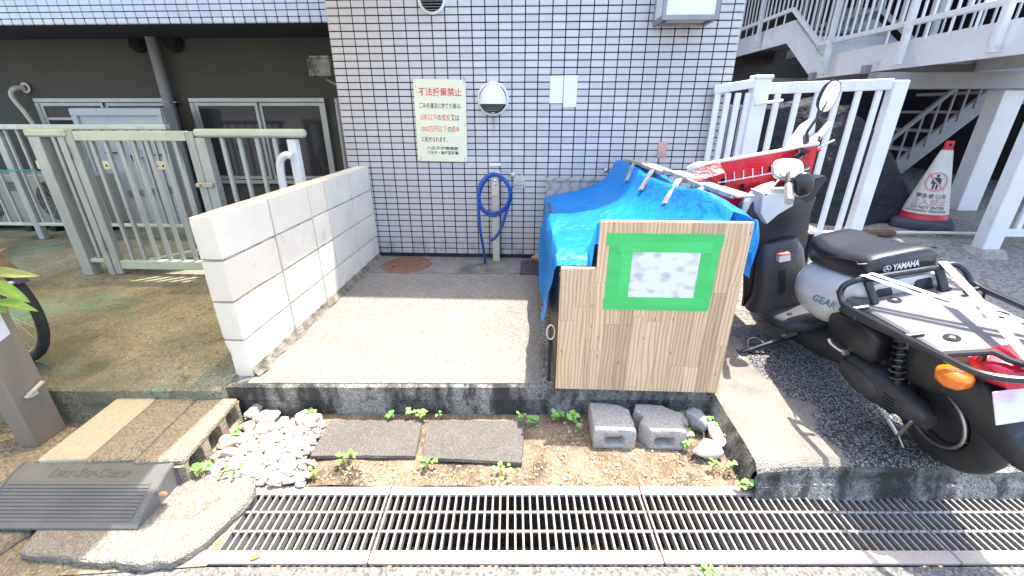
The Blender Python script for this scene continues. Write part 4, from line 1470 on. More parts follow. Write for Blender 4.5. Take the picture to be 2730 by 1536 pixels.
# carcass: side sheets, back board, rear posts
MB().box((0.006, 0.90, 0.285), (0.018, 1.77, 0.56), 0.002).build('side_sheet', M['brown_wood'], bx)
MB().box((BWID - 0.01, 0.88, 0.37), (0.018, 1.70, 0.74), 0.002).build('side_sheet', M['brown_wood'], bx)
MB().box((0.30, 1.80, 0.35), (0.62, 0.018, 0.70), 0.002).build('back_board', M['old_wood_x'], bx)
MB().box((0.30, 1.795, 0.705), (0.62, 0.04, 0.022), 0.002).build('back_cap', M['old_wood_x'], bx)
MB().box((0.46, 0.90, 0.555), (0.03, 1.72, 0.03), 0.002).build('lid_batten', M['old_wood'], bx)
# notice in green cloth tape
YT = -TH / 2 - 0.0012
for (cx_, cz_, sx_, sz_, dy) in ((0.408, 0.728, 0.46, 0.052, 0), (0.405, 0.446, 0.44, 0.055, 0), (0.222, 0.588, 0.065, 0.325, 0.0006), (0.600, 0.588, 0.060, 0.325, 0.0006), (0.415, 0.700, 0.37, 0.045, -0.0004), (0.415, 0.458, 0.37, 0.04, -0.0005), (0.264, 0.585, 0.044, 0.24, 0.0002), (0.580, 0.585, 0.044, 0.24, 0.0003)):
    g = MB()
    n_ = 10
    lng = sx_ > sz_
    pts_ = []
    for k in range(n_ + 1):
        u = -0.5 + k / n_
        j1 = 0.0015 * mn.noise(Vector((k * 1.1, cx_ * 9, cz_ * 7)))
        j2 = 0.0015 * mn.noise(Vector((k * 1.3, cx_ * 5, 9)))
        pts_.append((u, j1, j2))
    poly = [(cx_ + u * sx_, cz_ + sz_ / 2 + j1) if lng else (cx_ + sx_ / 2 + j1, cz_ + u * sz_) for u, j1, j2 in pts_] + \
           [(cx_ + u * sx_, cz_ - sz_ / 2 + j2) if lng else (cx_ - sx_ / 2 + j2, cz_ + u * sz_) for u, j1, j2 in reversed(pts_)]
    g.prism(poly, YT + dy - 0.0005, YT + dy, 'y')
    g.build('green_tape', M['green_tape'], bx, 0)
g = MB().box((0.42, YT + 0.0011, 0.580), (0.32, 0.0006, 0.225))
g.build('notice', M['notice'], bx, 0)
# elastic strap and hook at the left front corner
cr = thing('bungee_hook', 'steel snap hook and black strap tying down the blue sheet', 'hook', (0.098, 1.70, 0.0))
oval = [(0.018 * math.cos(q), -0.004, 0.285 + 0.036 * math.sin(q)) for q in [2 * PI * i / 20 for i in range(20)]]
MB().tube(oval, 0.0038, 8, True).build('snap_hook', M['bare_metal'], cr)
MB().box((0.0, 0, 0.135), (0.016, 0.004, 0.235), 0.001).build('strap', M['black_web'], cr)

# the sheet itself
def sheet(u, w):
    """u: left hem to right hem, w: front to back"""
    y = 1.715 + w * 1.72
    # cross-section: hem low left, up the left side, over the slope to the ridge, down on the right
    xl, xr = 0.118, 0.905
    back = max(0.0, (w - 0.15) / 0.85)
    ridge_x = 0.80 - 0.16 * back
    rz = 0.835 + 0.02 * math.sin(w * 9) + 0.015 * back
    lz = 0.618 - 0.055 * math.sin(min(1.0, w * 1.15) * PI * 0.5) + 0.012 * math.sin(w * 14)
    hemz = 0.30 - 0.20 * math.sin(PI * min(1, w * 1.3)) + 0.05 * math.sin(w * 9 + 0.6) + 0.10 * w
    if w < 0.05:
        lz = 0.606
    if u < 0.30:
        k = u / 0.30
        x = xl - 0.045 + 0.035 * k ** 0.5 - 0.016 * (1 - k) * math.sin(w * 11 + 1)
        z = hemz + (lz - hemz) * k
        if k > 0.9:
            x += 0.012 * (k - 0.9) / 0.1
    elif u < 0.78:
        k = (u - 0.30) / 0.48
        x = xl + (ridge_x - xl) * k
        sag = -0.025 * math.sin(PI * k) ** 1.0 * (0.4 + 0.6 * math.sin(PI * min(1, w * 1.05)))
        s = 0.52 * k ** 1.1 + 0.48 * k ** 12
        z = lz + (rz - lz) * s + sag
        if w < 0.10:      # close behind the stepped front it lies on the board's own profile
            zf = 0.605 if x < 0.27 else 0.79
            z = zf - 0.01 + (z - zf + 0.01) * (w / 0.10)
    elif u < 0.90:
        k = (u - 0.78) / 0.12
        x = ridge_x + (xr - ridge_x) * k
        z = rz - 0.015 * k - 0.03 * (k ** 2)
    else:
        k = (u - 0.90) / 0.10
        x = xr + 0.02 * k + 0.012 * math.sin(w * 13)
        z = rz - 0.045 - (0.24 + 0.03 * math.sin(w * 8)) * k
    p = Vector((x, y, z))
    wr = 0.010 * mn.noise(Vector((x * 7, y * 4, z * 7))) + 0.014 * (0.3 - abs(mn.noise(Vector((x * 9 + y * 3, y * 7, z * 9 + 3))))) + 0.006 * (0.3 - abs(mn.noise(Vector((x * 21, y * 17 - x * 6, z * 19 + 3)))))
    fade = min(1.0, 0.25 + w * 6)
    return (p.x - (wr if u < 0.3 else 0), p.y + wr * 0.4, p.z + wr * fade * (1.0 if u > 0.3 else 0.4))


tp_ = thing('tarpaulin', 'bright blue plastic sheet draped over the refuse box', 'tarpaulin', (0, 0, 0))
mb = MB().grid(120, 120, sheet)
mb.build('sheet', M['tarp'], tp_, 180)
# loose corner hanging in front of the right-hand edge
def flap(a, b_):
    x = 0.868 + 0.055 * a + 0.012 * math.sin(b_ * 4) + 0.012 * b_
    y = 1.735 - 0.012 * math.sin(a * 4) - 0.02 * b_
    z = 0.806 - 0.012 * a * a - b_ * (0.02 + 0.17 * a ** 0.5 + 0.02 * math.sin(a * 7))
    return (x, y, z)
MB().grid(10, 14, flap).build('corner_flap', M['tarp'], tp_, 180)
# weathered lath frames weighing the sheet down along the ridge
lf = [thing('lath_frame', 'short weathered lath frame on the rear of the blue sheet', 'wood frame'), thing('lath_frame', 'long weathered lath frame on the front half of the blue sheet ridge', 'wood frame')]
for kf, (pa, pb, nseg) in enumerate((((0.690, 3.24, 0.872), (0.790, 2.66, 0.868), 2), ((0.790, 2.62, 0.876), (0.905, 1.96, 0.846), 3))):
    pa, pb = Vector(pa), Vector(pb)
    for k in range(nseg):
        a = pa.lerp(pb, k / nseg)
        b_ = pa.lerp(pb, (k + 1.06) / nseg)
        b_.z += 0.006 * (-1) ** k
        MB().bar(a + Vector((0.045, 0, 0)), b_ + Vector((0.045, 0, 0)), 0.09, 0.012, 0.003).build('lath', M['old_wood'], lf[kf])
        MB().bar(a + Vector((-0.010, 0, 0.004)), b_ + Vector((-0.010, 0, 0.002)), 0.018, 0.022, 0.003).build('edge_lath', M['old_wood'], lf[kf])
for kf, (p, q) in ((0, ((0.690, 3.05, 0.868), (0.645, 2.99, 0.762))), (0, ((0.745, 2.75, 0.866), (0.672, 2.69, 0.752))), (1, ((0.795, 2.38, 0.866), (0.712, 2.31, 0.742))), (1, ((0.825, 2.14, 0.858), (0.738, 2.07, 0.735)))):
    MB().bar(p, q, 0.016, 0.046, 0.002, up=(0, 1, 0)).build('cross_slat', M['old_wood_x'], lf[kf])

# ================================================================== RIGHT: FENCE, STAIRS, CONE
fr = thing('fence', 'short white steel fence return fixed to the tiled wall corner', 'fence', (0, 0, 0))
MB().bar((1.335, 3.53, 1.352), (1.60, 3.46, 1.392), 0.045, 0.06, 0.006).build('top_rail', M['white_worn'], fr)
for k in range(4):
    u = 0.12 + k * 0.25
    p = Vector((1.335, 3.53, 0.0)).lerp(Vector((1.60, 3.46, 0.0)), u)
    MB().box((p.x, p.y, 0.77), (0.042, 0.022, 1.12), 0.003).build('baluster', M['white_paint'], fr)
MB().bar((1.335, 3.53, 0.235), (1.60, 3.46, 0.235), 0.04, 0.05, 0.004).build('bottom_rail', M['white_paint'], fr)
wf = thing('fence', 'white steel fence panel with capped post behind the scooter', 'fence', (0, 3.50, 0))
MB().box((1.64, -0.02, 0.80), (0.115, 0.085, 1.24), 0.006).build('post', M['white_paint'], wf)
MB().box((1.64, -0.02, 1.432), (0.13, 0.10, 0.025), 0.006).build('post_cap', M['white_paint'], wf)
MB().bar((1.70, 0.0, 1.358), (2.57, 0.0, 1.385), 0.05, 0.075, 0.006, up=(0, 1, 0), roll=R(90)).build('top_rail', M['white_worn'], wf)
MB().box((2.14, 0.0, 0.275), (0.87, 0.04, 0.05), 0.004).build('bottom_rail', M['white_paint'], wf)
me = MB().box((0, 0, 0), (0.04, 0.024, 1.05), 0.003).mesh('baluster', M['white_paint'], 35)
for k in range(6):
    inst(me, 'baluster', wf, (1.79 + k * 0.142, 0, 0.82))
MB().box((2.615, -0.01, 0.80), (0.10, 0.07, 1.22), 0.006).build('gate_post', M['white_paint'], wf)
MB().tube(crom([(1.60, -0.08, 1.25), (1.66, -0.085, 1.262), (1.74, -0.075, 1.27), (1.80, -0.06, 1.278)], 4), 0.011, 8).build('tie', M['strap'], wf)
rf = thing('fence', 'white steel fence with bolted foot at the right edge of the picture', 'fence', (0, 3.35, 0))
MB().box((3.545, 0, 0.74), (0.13, 0.10, 1.14), 0.006).build('post', M['white_paint'], rf)
g = MB()
g.prism([(3.44, 0.152), (3.66, 0.152), (3.615, 0.225), (3.475, 0.225)], -0.09, 0.09, 'y')
g.build('foot', mat('cement_grout_foot', (0.44, 0.42, 0.38), 0.8, col2=(0.3, 0.28, 0.25), scale=14), rf)
MB().box((4.9, 0, 1.28), (2.58, 0.05, 0.07), 0.005).build('top_rail', M['white_worn'], rf)
MB().box((4.9, 0, 0.345), (2.58, 0.04, 0.06), 0.004).build('bottom_rail', M['white_paint'], rf)
me = MB().box((0, 0, 0), (0.04, 0.024, 0.88), 0.003).mesh('baluster', M['white_paint'], 35)
for k in range(8):
    inst(me, 'baluster', rf, (3.72 + k * 0.142, 0, 0.81))
bo = MB().box((2.85, 3.62, 0.262), (0.40, 0.06, 0.035), 0.004).build('threshold_board', M['brown_wood'])
tag(bo, 'brown painted board on the ground beside the white gate post', 'board')
bo = MB().tube([(3.05, 3.635, 0.262), (3.4, 3.625, 0.266), (3.85, 3.61, 0.264)], 0.013, 8).build('bamboo_pole', M['cream_plastic'])
tag(bo, 'pale bamboo pole lying across the opening in front of the cone', 'pole')

# cone with printed sleeve
cn = thing('traffic_cone', 'white no-entry traffic cone with red tip and rubber base under the stairs', 'cone', (3.50, 3.92, 0.256), R(-38))
mb = MB()
mb.loft([[(x, y, z) for x, y in srect(w_, w_, 0.06)] for w_, z in ((0.42, 0.0), (0.43, 0.01), (0.42, 0.055), (0.38, 0.075), (0.30, 0.085))])
mb.build('base', M['navy_rubber'], cn)
MB().lathe([(0.172, 0.08), (0.165, 0.10), (0.155, 0.12), (0.150, 0.14)], 32).build('red_skirt', M['cone_red'], cn)
CZ0, CZ1, CR0, CR1 = 0.125, 0.645, 0.160, 0.040
MB().lathe([(CR0 - 0.002, CZ0), (CR0, CZ0 + 0.004), (CR1, CZ1), (CR1 - 0.004, CZ1 + 0.004)], 40).build('sleeve', M['cone_white'], cn)
mb = MB()
mb.lathe([(0.036, 0.645), (0.032, 0.665), (0.0, 0.668)], 20)
mb.prism([(-0.030, 0.655), (0.030, 0.655), (0.030, 0.715), (0.024, 0.722), (-0.024, 0.722), (-0.030, 0.715)], -0.011, 0.011, 'y', Matrix.Rotation(R(38), 4, 'Z'))
mb.build('tip', M['cone_red'], cn)
MB().lathe([(0.0, -0.0125), (0.013, -0.0125), (0.013, 0.0125), (0.0, 0.0125)], 14, Matrix.Rotation(R(38), 4, 'Z') @ Matrix.Translation((0, 0, 0.69)) @ Matrix.Rotation(R(90), 4, 'X')).build('loop_hole', M['black_gap'], cn)


def on_cone(px, pz, lift=0.0012):
    """wrap flat print (px along, pz height) round the sleeve; print faces local -y"""
    r = CR0 + (CR1 - CR0) * (pz - CZ0) / (CZ1 - CZ0) + lift
    a = -PI / 2 + px / r
    return (r * math.cos(a), r * math.sin(a), pz)


def cone_print(vs, fs, x, z, mm, name='print', lift=0.0042):
    mb = MB()
    mb.add([on_cone(v_.x + x, v_.y + z, lift) for v_ in vs], fs)
    mb.build(name, mm, cn, 0)


def ring2d(r0, r1, n=40):
    vs = [Vector((r * math.cos(2 * PI * k / n), r * math.sin(2 * PI * k / n), 0)) for r in (r0, r1) for k in range(n)]
    return vs, [(k, (k + 1) % n, n + (k + 1) % n, n + k) for k in range(n)]


vs, fs = ring2d(0.066, 0.079)
cone_print(vs, fs, 0.0, 0.395, M['faded_red'], 'no_entry_ring')
g = MB()
for (c_, s_) in (((0, 0.010), (0.040, 0.050)), ((-0.011, -0.036), (0.012, 0.050)), ((0.011, -0.036), (0.012, 0.050)), ((-0.026, 0.003), (0.008, 0.045)), ((0.026, 0.003), (0.008, 0.045))):
    for i in range(3):
        g.add([(c_[0] - s_[0] / 2 + s_[0] * i / 3, c_[1] - s_[1] / 2, 0), (c_[0] - s_[0] / 2 + s_[0] * (i + 1) / 3, c_[1] - s_[1] / 2, 0), (c_[0] - s_[0] / 2 + s_[0] * (i + 1) / 3, c_[1] + s_[1] / 2, 0), (c_[0] - s_[0] / 2 + s_[0] * i / 3, c_[1] + s_[1] / 2, 0)], [(0, 1, 2, 3)])
g.add([(0.011 * math.cos(2 * PI * k / 14), 0.050 + 0.011 * math.sin(2 * PI * k / 14), 0) for k in range(14)], [tuple(range(14))])
cone_print([Vector(p) for p in g.v], g.f, 0.0, 0.395, M['ink_black'], 'walking_figure')
vs = []
for k in range(9):
    u = -0.066 + 0.132 * k / 8
    vs += [Vector((u - 0.005, -u - 0.005, 0)), Vector((u + 0.005, -u + 0.005, 0))]
cone_print(vs, [(2 * k, 2 * k + 1, 2 * k + 3, 2 * k + 2) for k in range(8)], 0.0, 0.395, M['faded_red'], 'no_entry_bar', 0.005)
for (s_, sz, z, w_, mm, of) in (('関係者以外', 0.042, 0.262, 0.215, 'ink_black', 0.0002), ('立入禁止', 0.060, 0.205, 0.25, 'faded_red', 0.0006), ('DO NOT ENTER', 0.032, 0.172, 0.235, 'ink_black', 0.0004), ('AUTHORIZED PERSONNEL', 0.024, 0.146, 0.30, 'ink_black', 0.0003)):
    vs, fs, w2 = text_mesh(s_, sz, 'CENTER', offset=of, maxw=w_)
    cone_print(vs, fs, 0.0, z, M[mm], 'lettering')

# motorcycle under a dark cover behind the fence
def covered(u, w):
    a = 2 * PI * u
    hgt = 0.235 + 1.10 * w
    # long body with a tall front at the left
    Lx = 0.70 * (1 - 0.50 * w ** 1.8)
    Ly = 0.33 * (1 - 0.75 * w ** 1.8)
    cx_ = 2.92 - 0.30 * w ** 1.5
    fold = 1 + 0.10 * math.sin(a * 7 + 3 * w) * (1 - w) + 0.12 * mn.noise(Vector((math.cos(a) * 2, math.sin(a) * 2, w * 3)))
    flare = 1 + 0.18 * max(0, 0.15 - w) / 0.15
    z = hgt - 0.22 * max(0, math.cos(a)) * w ** 0.8 + 0.03 * mn.noise(Vector((math.cos(a) * 3, math.sin(a) * 3, 1)))
    k = 1.0 if w < 0.93 else max(0.02, (1 - w) / 0.07)
    return (cx_ + Lx * 1.12 * math.cos(a) * fold * flare * k, 4.28 + Ly * math.sin(a) * fold * flare * k, z)
cvm = MB().grid(64, 40, covered).build('covered_motorcycle', M['cover_cloth'], None, 180)
tag(cvm, 'motorcycle hidden under a dark cloth cover behind the white fence', 'motorcycle cover')

# outside staircase, its long side in the plane x = 3.4
stc = thing('outside_staircase', 'pale painted steel outside staircase with landing and bar railings at the right', 'staircase', (0, 0, 0))
LPR = [(8.6, 2.06, 2.31), (6.68, 2.06, 2.31), (5.90, 1.575, 1.81), (2.6, 1.575, 1.81)]
lowp = [(8.6, 2.06), (6.72, 2.06), (5.95, 1.575), (2.6, 1.575)]
upp = [(2.6, 1.81), (5.86, 1.81), (6.62, 2.31), (8.6, 2.31)]
for X0, nm in ((3.40, 'stringer'), (4.40, 'stringer')):
    MB().prism(lowp + upp, X0, X0 + 0.035, 'x').build(nm, M['stair_paint'], stc, 0)
MB().box((3.92, 4.2, 1.70), (0.96, 3.15, 0.03)).build('landing', M['stair_shade'], stc, 0)
MB().box((3.92, 7.7, 2.20), (0.96, 1.85, 0.03)).build('upper_landing', M['stair_shade'], stc, 0)
for k in range(3):
    MB().box((3.92, 6.03 + k * 0.22, 1.82 + k * 0.125), (0.96, 0.24, 0.03), 0.003).build('tread', M['stair_paint'], stc)
    MB().box((3.92, 5.915 + k * 0.22, 1.76 + k * 0.125), (0.96, 0.012, 0.11)).build('riser', M['stair_paint'], stc)
# railings
for X0 in (3.37, 4.46):
    path = [(8.6, 2.44), (6.66, 2.44), (5.89, 1.94), (2.6, 1.93)]
    for (a, b_) in zip(path, path[1:]):
        MB().bar((X0, a[0], a[1]), (X0, b_[0], b_[1]), 0.045, 0.045, 0.005).build('bottom_rail', M['stair_paint'], stc)
    def rail_z(y):
        for (a, za), (b_, zb_) in zip(path, path[1:]):
            if b_ <= y <= a:
                return za + (zb_ - za) * (a - y) / (a - b_)
        return 1.93
    for y, z0 in ((7.45, 2.10), (5.65, 1.60), (4.55, 1.60), (3.68, 1.60)):
        MB().box((X0 - 0.03, y, (z0 + z0 + 1.5) / 2), (0.05, 0.05, 1.5), 0.004).build('post', M['stair_paint'], stc)
    me = MB().box((0, 0, 0.5), (0.016, 0.016, 1.0), 0).mesh('baluster', M['stair_paint'], 0)
    y = 8.5
    while y > 3.1:
        if min(abs(y - q) for q in (7.45, 5.65, 4.55, 3.68)) > 0.05:
            inst(me, 'baluster', stc, (X0, y, rail_z(y)))
        y -= 0.112
    # short pickets between lower rail and stringer
    me2 = MB().box((0, 0, 0), (0.014, 0.014, 0.17), 0).mesh('picket', M['stair_paint'], 0)
    y = 8.4
    while y > 3.1:
        if y > 6.7 or y < 5.0:
            inst(me2, 'picket', stc, (X0, y, rail_z(y) - 0.075))
        y -= 0.224
    MB().box((X0, 5.6, 3.15), (0.05, 6.0, 0.05), 0.004).build('handrail', M['stair_paint'], stc)
MB().box((4.2, 4.55, 1.468), (2.1, 0.12, 0.14), 0.004).build('cross_beam', M['stair_shade'], stc)
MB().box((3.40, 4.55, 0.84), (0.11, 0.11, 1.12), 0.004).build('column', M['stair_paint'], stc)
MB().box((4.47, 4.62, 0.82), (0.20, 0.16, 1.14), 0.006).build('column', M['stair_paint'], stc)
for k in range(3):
    MB().box((4.3, 5.0 + k * 0.9, 1.60), (1.9, 0.08, 0.08), 0.003).build('joist', M['stair_shade'], stc)
MB().box((5.4, 6.6, 3.45), (4.4, 4.9, 0.14), 0.004).build('unseen_shade_slab', M['stair_shade'], stc)  # slab added out of view to darken the ground under the stairs
# lower flight, seen from the side in the shade
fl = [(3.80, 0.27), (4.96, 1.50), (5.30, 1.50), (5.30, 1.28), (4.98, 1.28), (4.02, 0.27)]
MB().prism(fl, 5.25, 5.29, 'y').build('flight_stringer', M['stair_shade'], stc, 0)
MB().bar((3.85, 5.24, 0.72), (5.0, 5.24, 1.94), 0.04, 0.04, 0.004).build('flight_rail', M['stair_shade'], stc)
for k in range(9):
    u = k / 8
    MB().box((3.92 + u * 1.0, 5.24, 0.57 + u * 1.06), (0.016, 0.016, 0.52)).build('flight_baluster', M['stair_shade'], stc, 0)
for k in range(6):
    MB().box((4.02 + k * 0.19, 5.72, 0.40 + k * 0.2), (0.22, 0.86, 0.03), 0.002).build('flight_tread', M['stair_shade'], stc)

# rear wing in dark tile
rw = thing('rear_wing', 'dark brick-tiled rear wing seen through the staircase', 'building', (0, 0, 0))
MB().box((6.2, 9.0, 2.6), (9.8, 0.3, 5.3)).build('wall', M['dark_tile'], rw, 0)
MB().box((7.0, 6.6, 2.6), (0.3, 4.6, 5.3)).build('added_shade_wall', M['dark_tile'], rw, 0)  # wall added to close off sky light from the right
for (x0, x1, z0, z1) in ((5.1, 5.9, 2.2, 4.0), (2.6, 3.2, 0.6, 1.9)):
    g = MB().box(((x0 + x1) / 2, 8.83, (z0 + z1) / 2), (x1 - x0, 0.04, z1 - z0), 0.004)
    d_ = g.build('door', M['cabinet'] if x0 > 5 else M['win_frame'], rw)
    MB().box(((x0 + x1) / 2, 8.805, (z0 + z1) / 2 + 0.2), (x1 - x0 - 0.2, 0.01, (z1 - z0) * 0.5)).build('pane', M['glass'], d_, 0)
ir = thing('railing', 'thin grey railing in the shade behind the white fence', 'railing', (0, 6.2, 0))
MB().box((3.1, 0, 1.26), (2.0, 0.04, 0.05), 0.004).build('top_rail', M['stair_shade'], ir)
MB().box((3.1, 0, 0.55), (2.0, 0.03, 0.03), 0.003).build('bottom_rail', M['stair_shade'], ir)
me = MB().box((0, 0, 0), (0.022, 0.022, 0.98)).mesh('baluster', M['stair_shade'], 0)
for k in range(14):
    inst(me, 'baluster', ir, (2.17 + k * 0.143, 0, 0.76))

# ================================================================== DRAIN GRATINGS
def grating(s0, label):
    gr = thing('drain_grating', label, 'grating', ST(s0, 0, zg), PHI, 'steel gratings along the road edge')
    L = 0.996
    MB().box((L / 2 + 0.002, 0.987, 0.0), (L, 0.046, 0.016), 0.003).build('front_rim', M['grate_rim'], gr)
    MB().box((L / 2 + 0.002, 1.262, 0.0), (L, 0.042, 0.016), 0.003).build('rear_rim', M['grate_rim'], gr)
    for t in (1.085, 1.165):
        MB().box((L / 2 + 0.002, t, -0.0005), (L, 0.010, 0.010), 0.002).build('cross_rod', M['galv'], gr)
    for k in range(35):
        inst(bar_me, 'bar', gr, (0.0075 + k * 0.02891, 1.1255, -0.0115))
    return gr


bar_me = MB().box((0, 0, 0), (0.0078, 0.232, 0.032), 0.0015).mesh('bar', M['galv'], 35)
grating(-1.487, 'leftmost steel drain grating, half under the broken slab')
grating(-0.487, 'second steel drain grating from the left, below the dark slabs')
grating(0.513, 'third steel drain grating from the left, below the driveway kerb')
grating(1.513, 'rightmost steel drain grating, cut by the picture edge')
# litter in the channel
mb = MB()
for k in range(260):
    s = random.uniform(-1.4, 1.9)
    t = random.uniform(1.0, 1.24)
    mb.blob(ST(s, t, zb + 0.012), (random.uniform(.008, .03), random.uniform(.008, .02), random.uniform(.004, .014)), k, 1, 0.4)
tag(mb.build('channel_litter', M['leaf_dry'], None, 30), kind='stuff')

# ================================================================== BROKEN SLAB, STEP RAMP, BLOCKS
def ragged(poly, seed, amp=0.010, step=0.02):
    out = []
    n_ = len(poly)
    for i in range(n_):
        a, b_ = Vector(poly[i] + (0,)), Vector(poly[(i + 1) % n_] + (0,))
        k = max(1, int((b_ - a).length / step))
        for q in range(k):
            p = a.lerp(b_, q / k)
            j = mn.noise(Vector((p.x * 21, p.y * 21, seed))) * amp + mn.noise(Vector((p.x * 60, p.y * 60, seed))) * amp * 0.5
            nrm = Vector((-(b_ - a).y, (b_ - a).x, 0)).normalized()
            out.append((p.x + nrm.x * j, p.y + nrm.y * j))
    return out


def broken_slab(poly, z0, z1, seed, amp=0.01, inset=0.008):
    o = ragged(poly, seed, amp)
    n_ = len(o)
    cx_ = sum(p[0] for p in o) / n_
    cy_ = sum(p[1] for p in o) / n_
    rings = []
    for (z, k) in ((z0, inset * 1.5), (z0 + (z1 - z0) * 0.5, 0.0), (z1 - 0.006, 0.002), (z1, inset)):
        r_ = []
        for i, (x, y) in enumerate(o):
            d = Vector((cx_ - x, cy_ - y))
            d.normalize()
            jj = mn.noise(Vector((x * 40, y * 40, z * 90 + seed))) * amp * 0.6 if 0 < k + 1 < 2 and z != z1 else 0
            r_.append((x + d.x * (k + jj), y + d.y * (k + jj), z))
        rings.append(r_)
    return MB().loft(rings)


mb = broken_slab([(-1.75, 1.235), (-1.10, 1.245), (-1.055, 1.17), (-1.075, 1.06), (-1.11, 0.945), (-1.165, 0.888), (-1.45, 0.878), (-1.70, 0.900), (-1.735, 0.995)], -0.214, -0.164, 5, 0.012)
tag(mb.build('broken_slab', M['broken'], None, 30), 'broken pale concrete slab over the end of the drain, under the rubber step', 'slab')
mb = broken_slab([(-2.6, 1.10), (-1.80, 1.03), (-1.765, 0.99), (-1.80, 0.90), (-2.6, 0.84)], -0.214, -0.176, 9, 0.010)
tag(mb.build('broken_slab', M['lower'], None, 30), 'brownish broken slab at the bottom left corner beyond a crack', 'slab')

rp = thing('step_ramp', 'grey resin step ramp with grooves and raised lettering', 'ramp', (-1.378, 1.222, -0.165), R(2.5))
RW, RD, RH, RF = 0.60, 0.225, 0.096, 0.012
zf_ = lambda y: RH + (RF - RH) * max(0.0, min(1.0, (-y - 0.055) / (RD - 0.055))) if y < -0.055 else RH + 0.0 * y
prof = [(0.0, 0.0), (-RD, 0.0), (-RD, RF * 0.8), (-RD + 0.006, RF + 0.004), (-0.06, RH - 0.010), (-0.008, RH), (0.0, RH - 0.004)]
mb = MB()
mb.loft([[(-x_, y_ * 1.0, z_) for (y_, z_) in prof] for x_ in (0.0, 0.006, RW - 0.006, RW)])
mb.build('body', M['ramp_rubber'], rp)


def ramp_pt(x, d, lift):
    """x from the right edge, d down the slope from the back edge"""
    A_, B_ = Vector((0, -0.008, RH)), Vector((0, -0.06, RH - 0.010))
    C_ = Vector((0, -RD + 0.006, RF + 0.004))
    l1 = (B_ - A_).length
    if d < l1:
        p = A_.lerp(B_, d / l1)
        nn = Vector((0, -(B_ - A_).z, (B_ - A_).y)).normalized()
    else:
        p = B_.lerp(C_, (d - l1) / (C_ - B_).length)
        nn = Vector((0, -(C_ - B_).z, (C_ - B_).y)).normalized()
    if nn.z < 0:
        nn = -nn
    return Vector((-x, 0, 0)) + p + nn * lift


for k in range(11):
    d = 0.080 + k * 0.0125
    a, b_ = ramp_pt(0.035, d, 0.0005), ramp_pt(RW - 0.02, d, 0.0005)
    a2, b2 = ramp_pt(0.035, d + 0.009, 0.0), ramp_pt(RW - 0.02, d + 0.009, 0.0)
    mb = MB().bar((a + a2) / 2 + Vector((0, 0, 0.0012)), (b_ + b2) / 2 + Vector((0, 0, 0.0012)), 0.0105, 0.004, 0.001, up=(0, -0.43, 0.9))
    mb.build('tread_bar', M['ramp_rubber'], rp)
for (x, w_) in ((0.010, 0.014), (RW - 0.008, 0.010)):
    mb = MB()
    q = [ramp_pt(x, d, 0.0015) for d in (0.0, 0.05, 0.06, 0.12, 0.2)]
    for a, b_ in zip(q, q[1:]):
        mb.bar(a, b_, w_, 0.005, 0.001)
    mb.build('edge_bead', M['ramp_rubber'], rp)
# raised lettering in slanted small capitals
cur = 0.0
mb = MB()
word = [('L', 1), ('IGHT', 0), ('-', 0), ('S', 1), ('TEP', 0), ('-', 0), ('C', 1), ('ORNER', 0)]
glyphs = []
for s_, big in word:
    vs, fs, w2 = text_mesh(s_, 0.050 if big else 0.034, 'LEFT', extrude=0.0012, offset=0.0004, shear=0.35)
    glyphs.append((vs, fs, cur))
    cur += w2 + 0.004
k_ = 0.31 / cur
for vs, fs, c0 in glyphs:
    pts_ = []
    for v_ in vs:
        x = RW - 0.155 - (v_.x + c0) * k_
        p = ramp_pt(x, 0.060 - v_.y, 0.0012 + v_.z)
        pts_.append(tuple(p))
    mb.add(pts_, fs)
mb.build('raised_lettering', M['ramp_rubber'], rp, 0)
mb = MB().blob((-1.352, 1.108, -0.115), (0.017, 0.010, 0.011), 4, 2, 0.3)
tag(mb.build('pebble', M['terracotta'], None), 'small reddish chip stuck to the side of the grey step ramp', 'pebble')


def hollow_block(L, W, H, seed, holes=3, hw=0.088, hh=0.092, mm=None, chip=0.0):
    """block lying flat: holes show along its long side (local +x face)"""
    mb = MB()
    # rounded outer shell of the side face with openings, swept through the width
    segs = []
    pitch = L / holes
    y0 = -L / 2
    xs = [-W / 2, -W / 2 + 0.01, W / 2 - 0.01, W / 2]
    # solid parts: bottom, top, ribs
    tt = (H - hh) / 2
    mb.box((0, 0, H - tt / 2), (W, L, tt), 0.006)
    mb.box((0, 0, tt / 2), (W, L, tt), 0.006)
    for k in range(holes + 1):
        w_ = pitch - hw
        yy = y0 + k * pitch
        if k in (0, holes):
            w_ = w_ / 2
            yy += w_ / 2 if k == 0 else -w_ / 2
        mb.box((0, yy, H / 2), (W - 0.004, w_, hh + 0.002))
        for sgn in (-1, 1):       # fillets in the corners of each opening
            for zz in (tt, H - tt):
                mb.prism([(yy + sgn * w_ / 2, zz), (yy + sgn * (w_ / 2 + 0.014), zz), (yy + sgn * w_ / 2, zz + (0.014 if zz == tt else -0.014))], -W / 2 + 0.003, W / 2 - 0.003, 'x')
    return mb


RZ = R(-6.5)
for k, (lb_, mm) in enumerate((('stained hollow concrete block with three open holes, nearest the white stones', 'cblock_brown'), ('middle of three flat hollow blocks behind the step ramp, brown and rough', 'cblock_brown'), ('pale yellowish smooth block, leftmost of three behind the step ramp', 'cblock_pale'))):
    o = hollow_block(0.39 if k < 2 else 0.40, 0.186, 0.145, k, 3).build('concrete_block', M[mm], None, 30)
    base = Vector((-1.455, 1.402, -0.2))
    o.location = base + Vector((-0.190 * k * math.cos(R(1)), -0.004 * k, 0.002 * k))
    o.rotation_euler = (0, 0, R(-RZ * 0 + 5.5))
    tag(o, lb_, 'concrete block', 'flat blocks behind the step ramp')

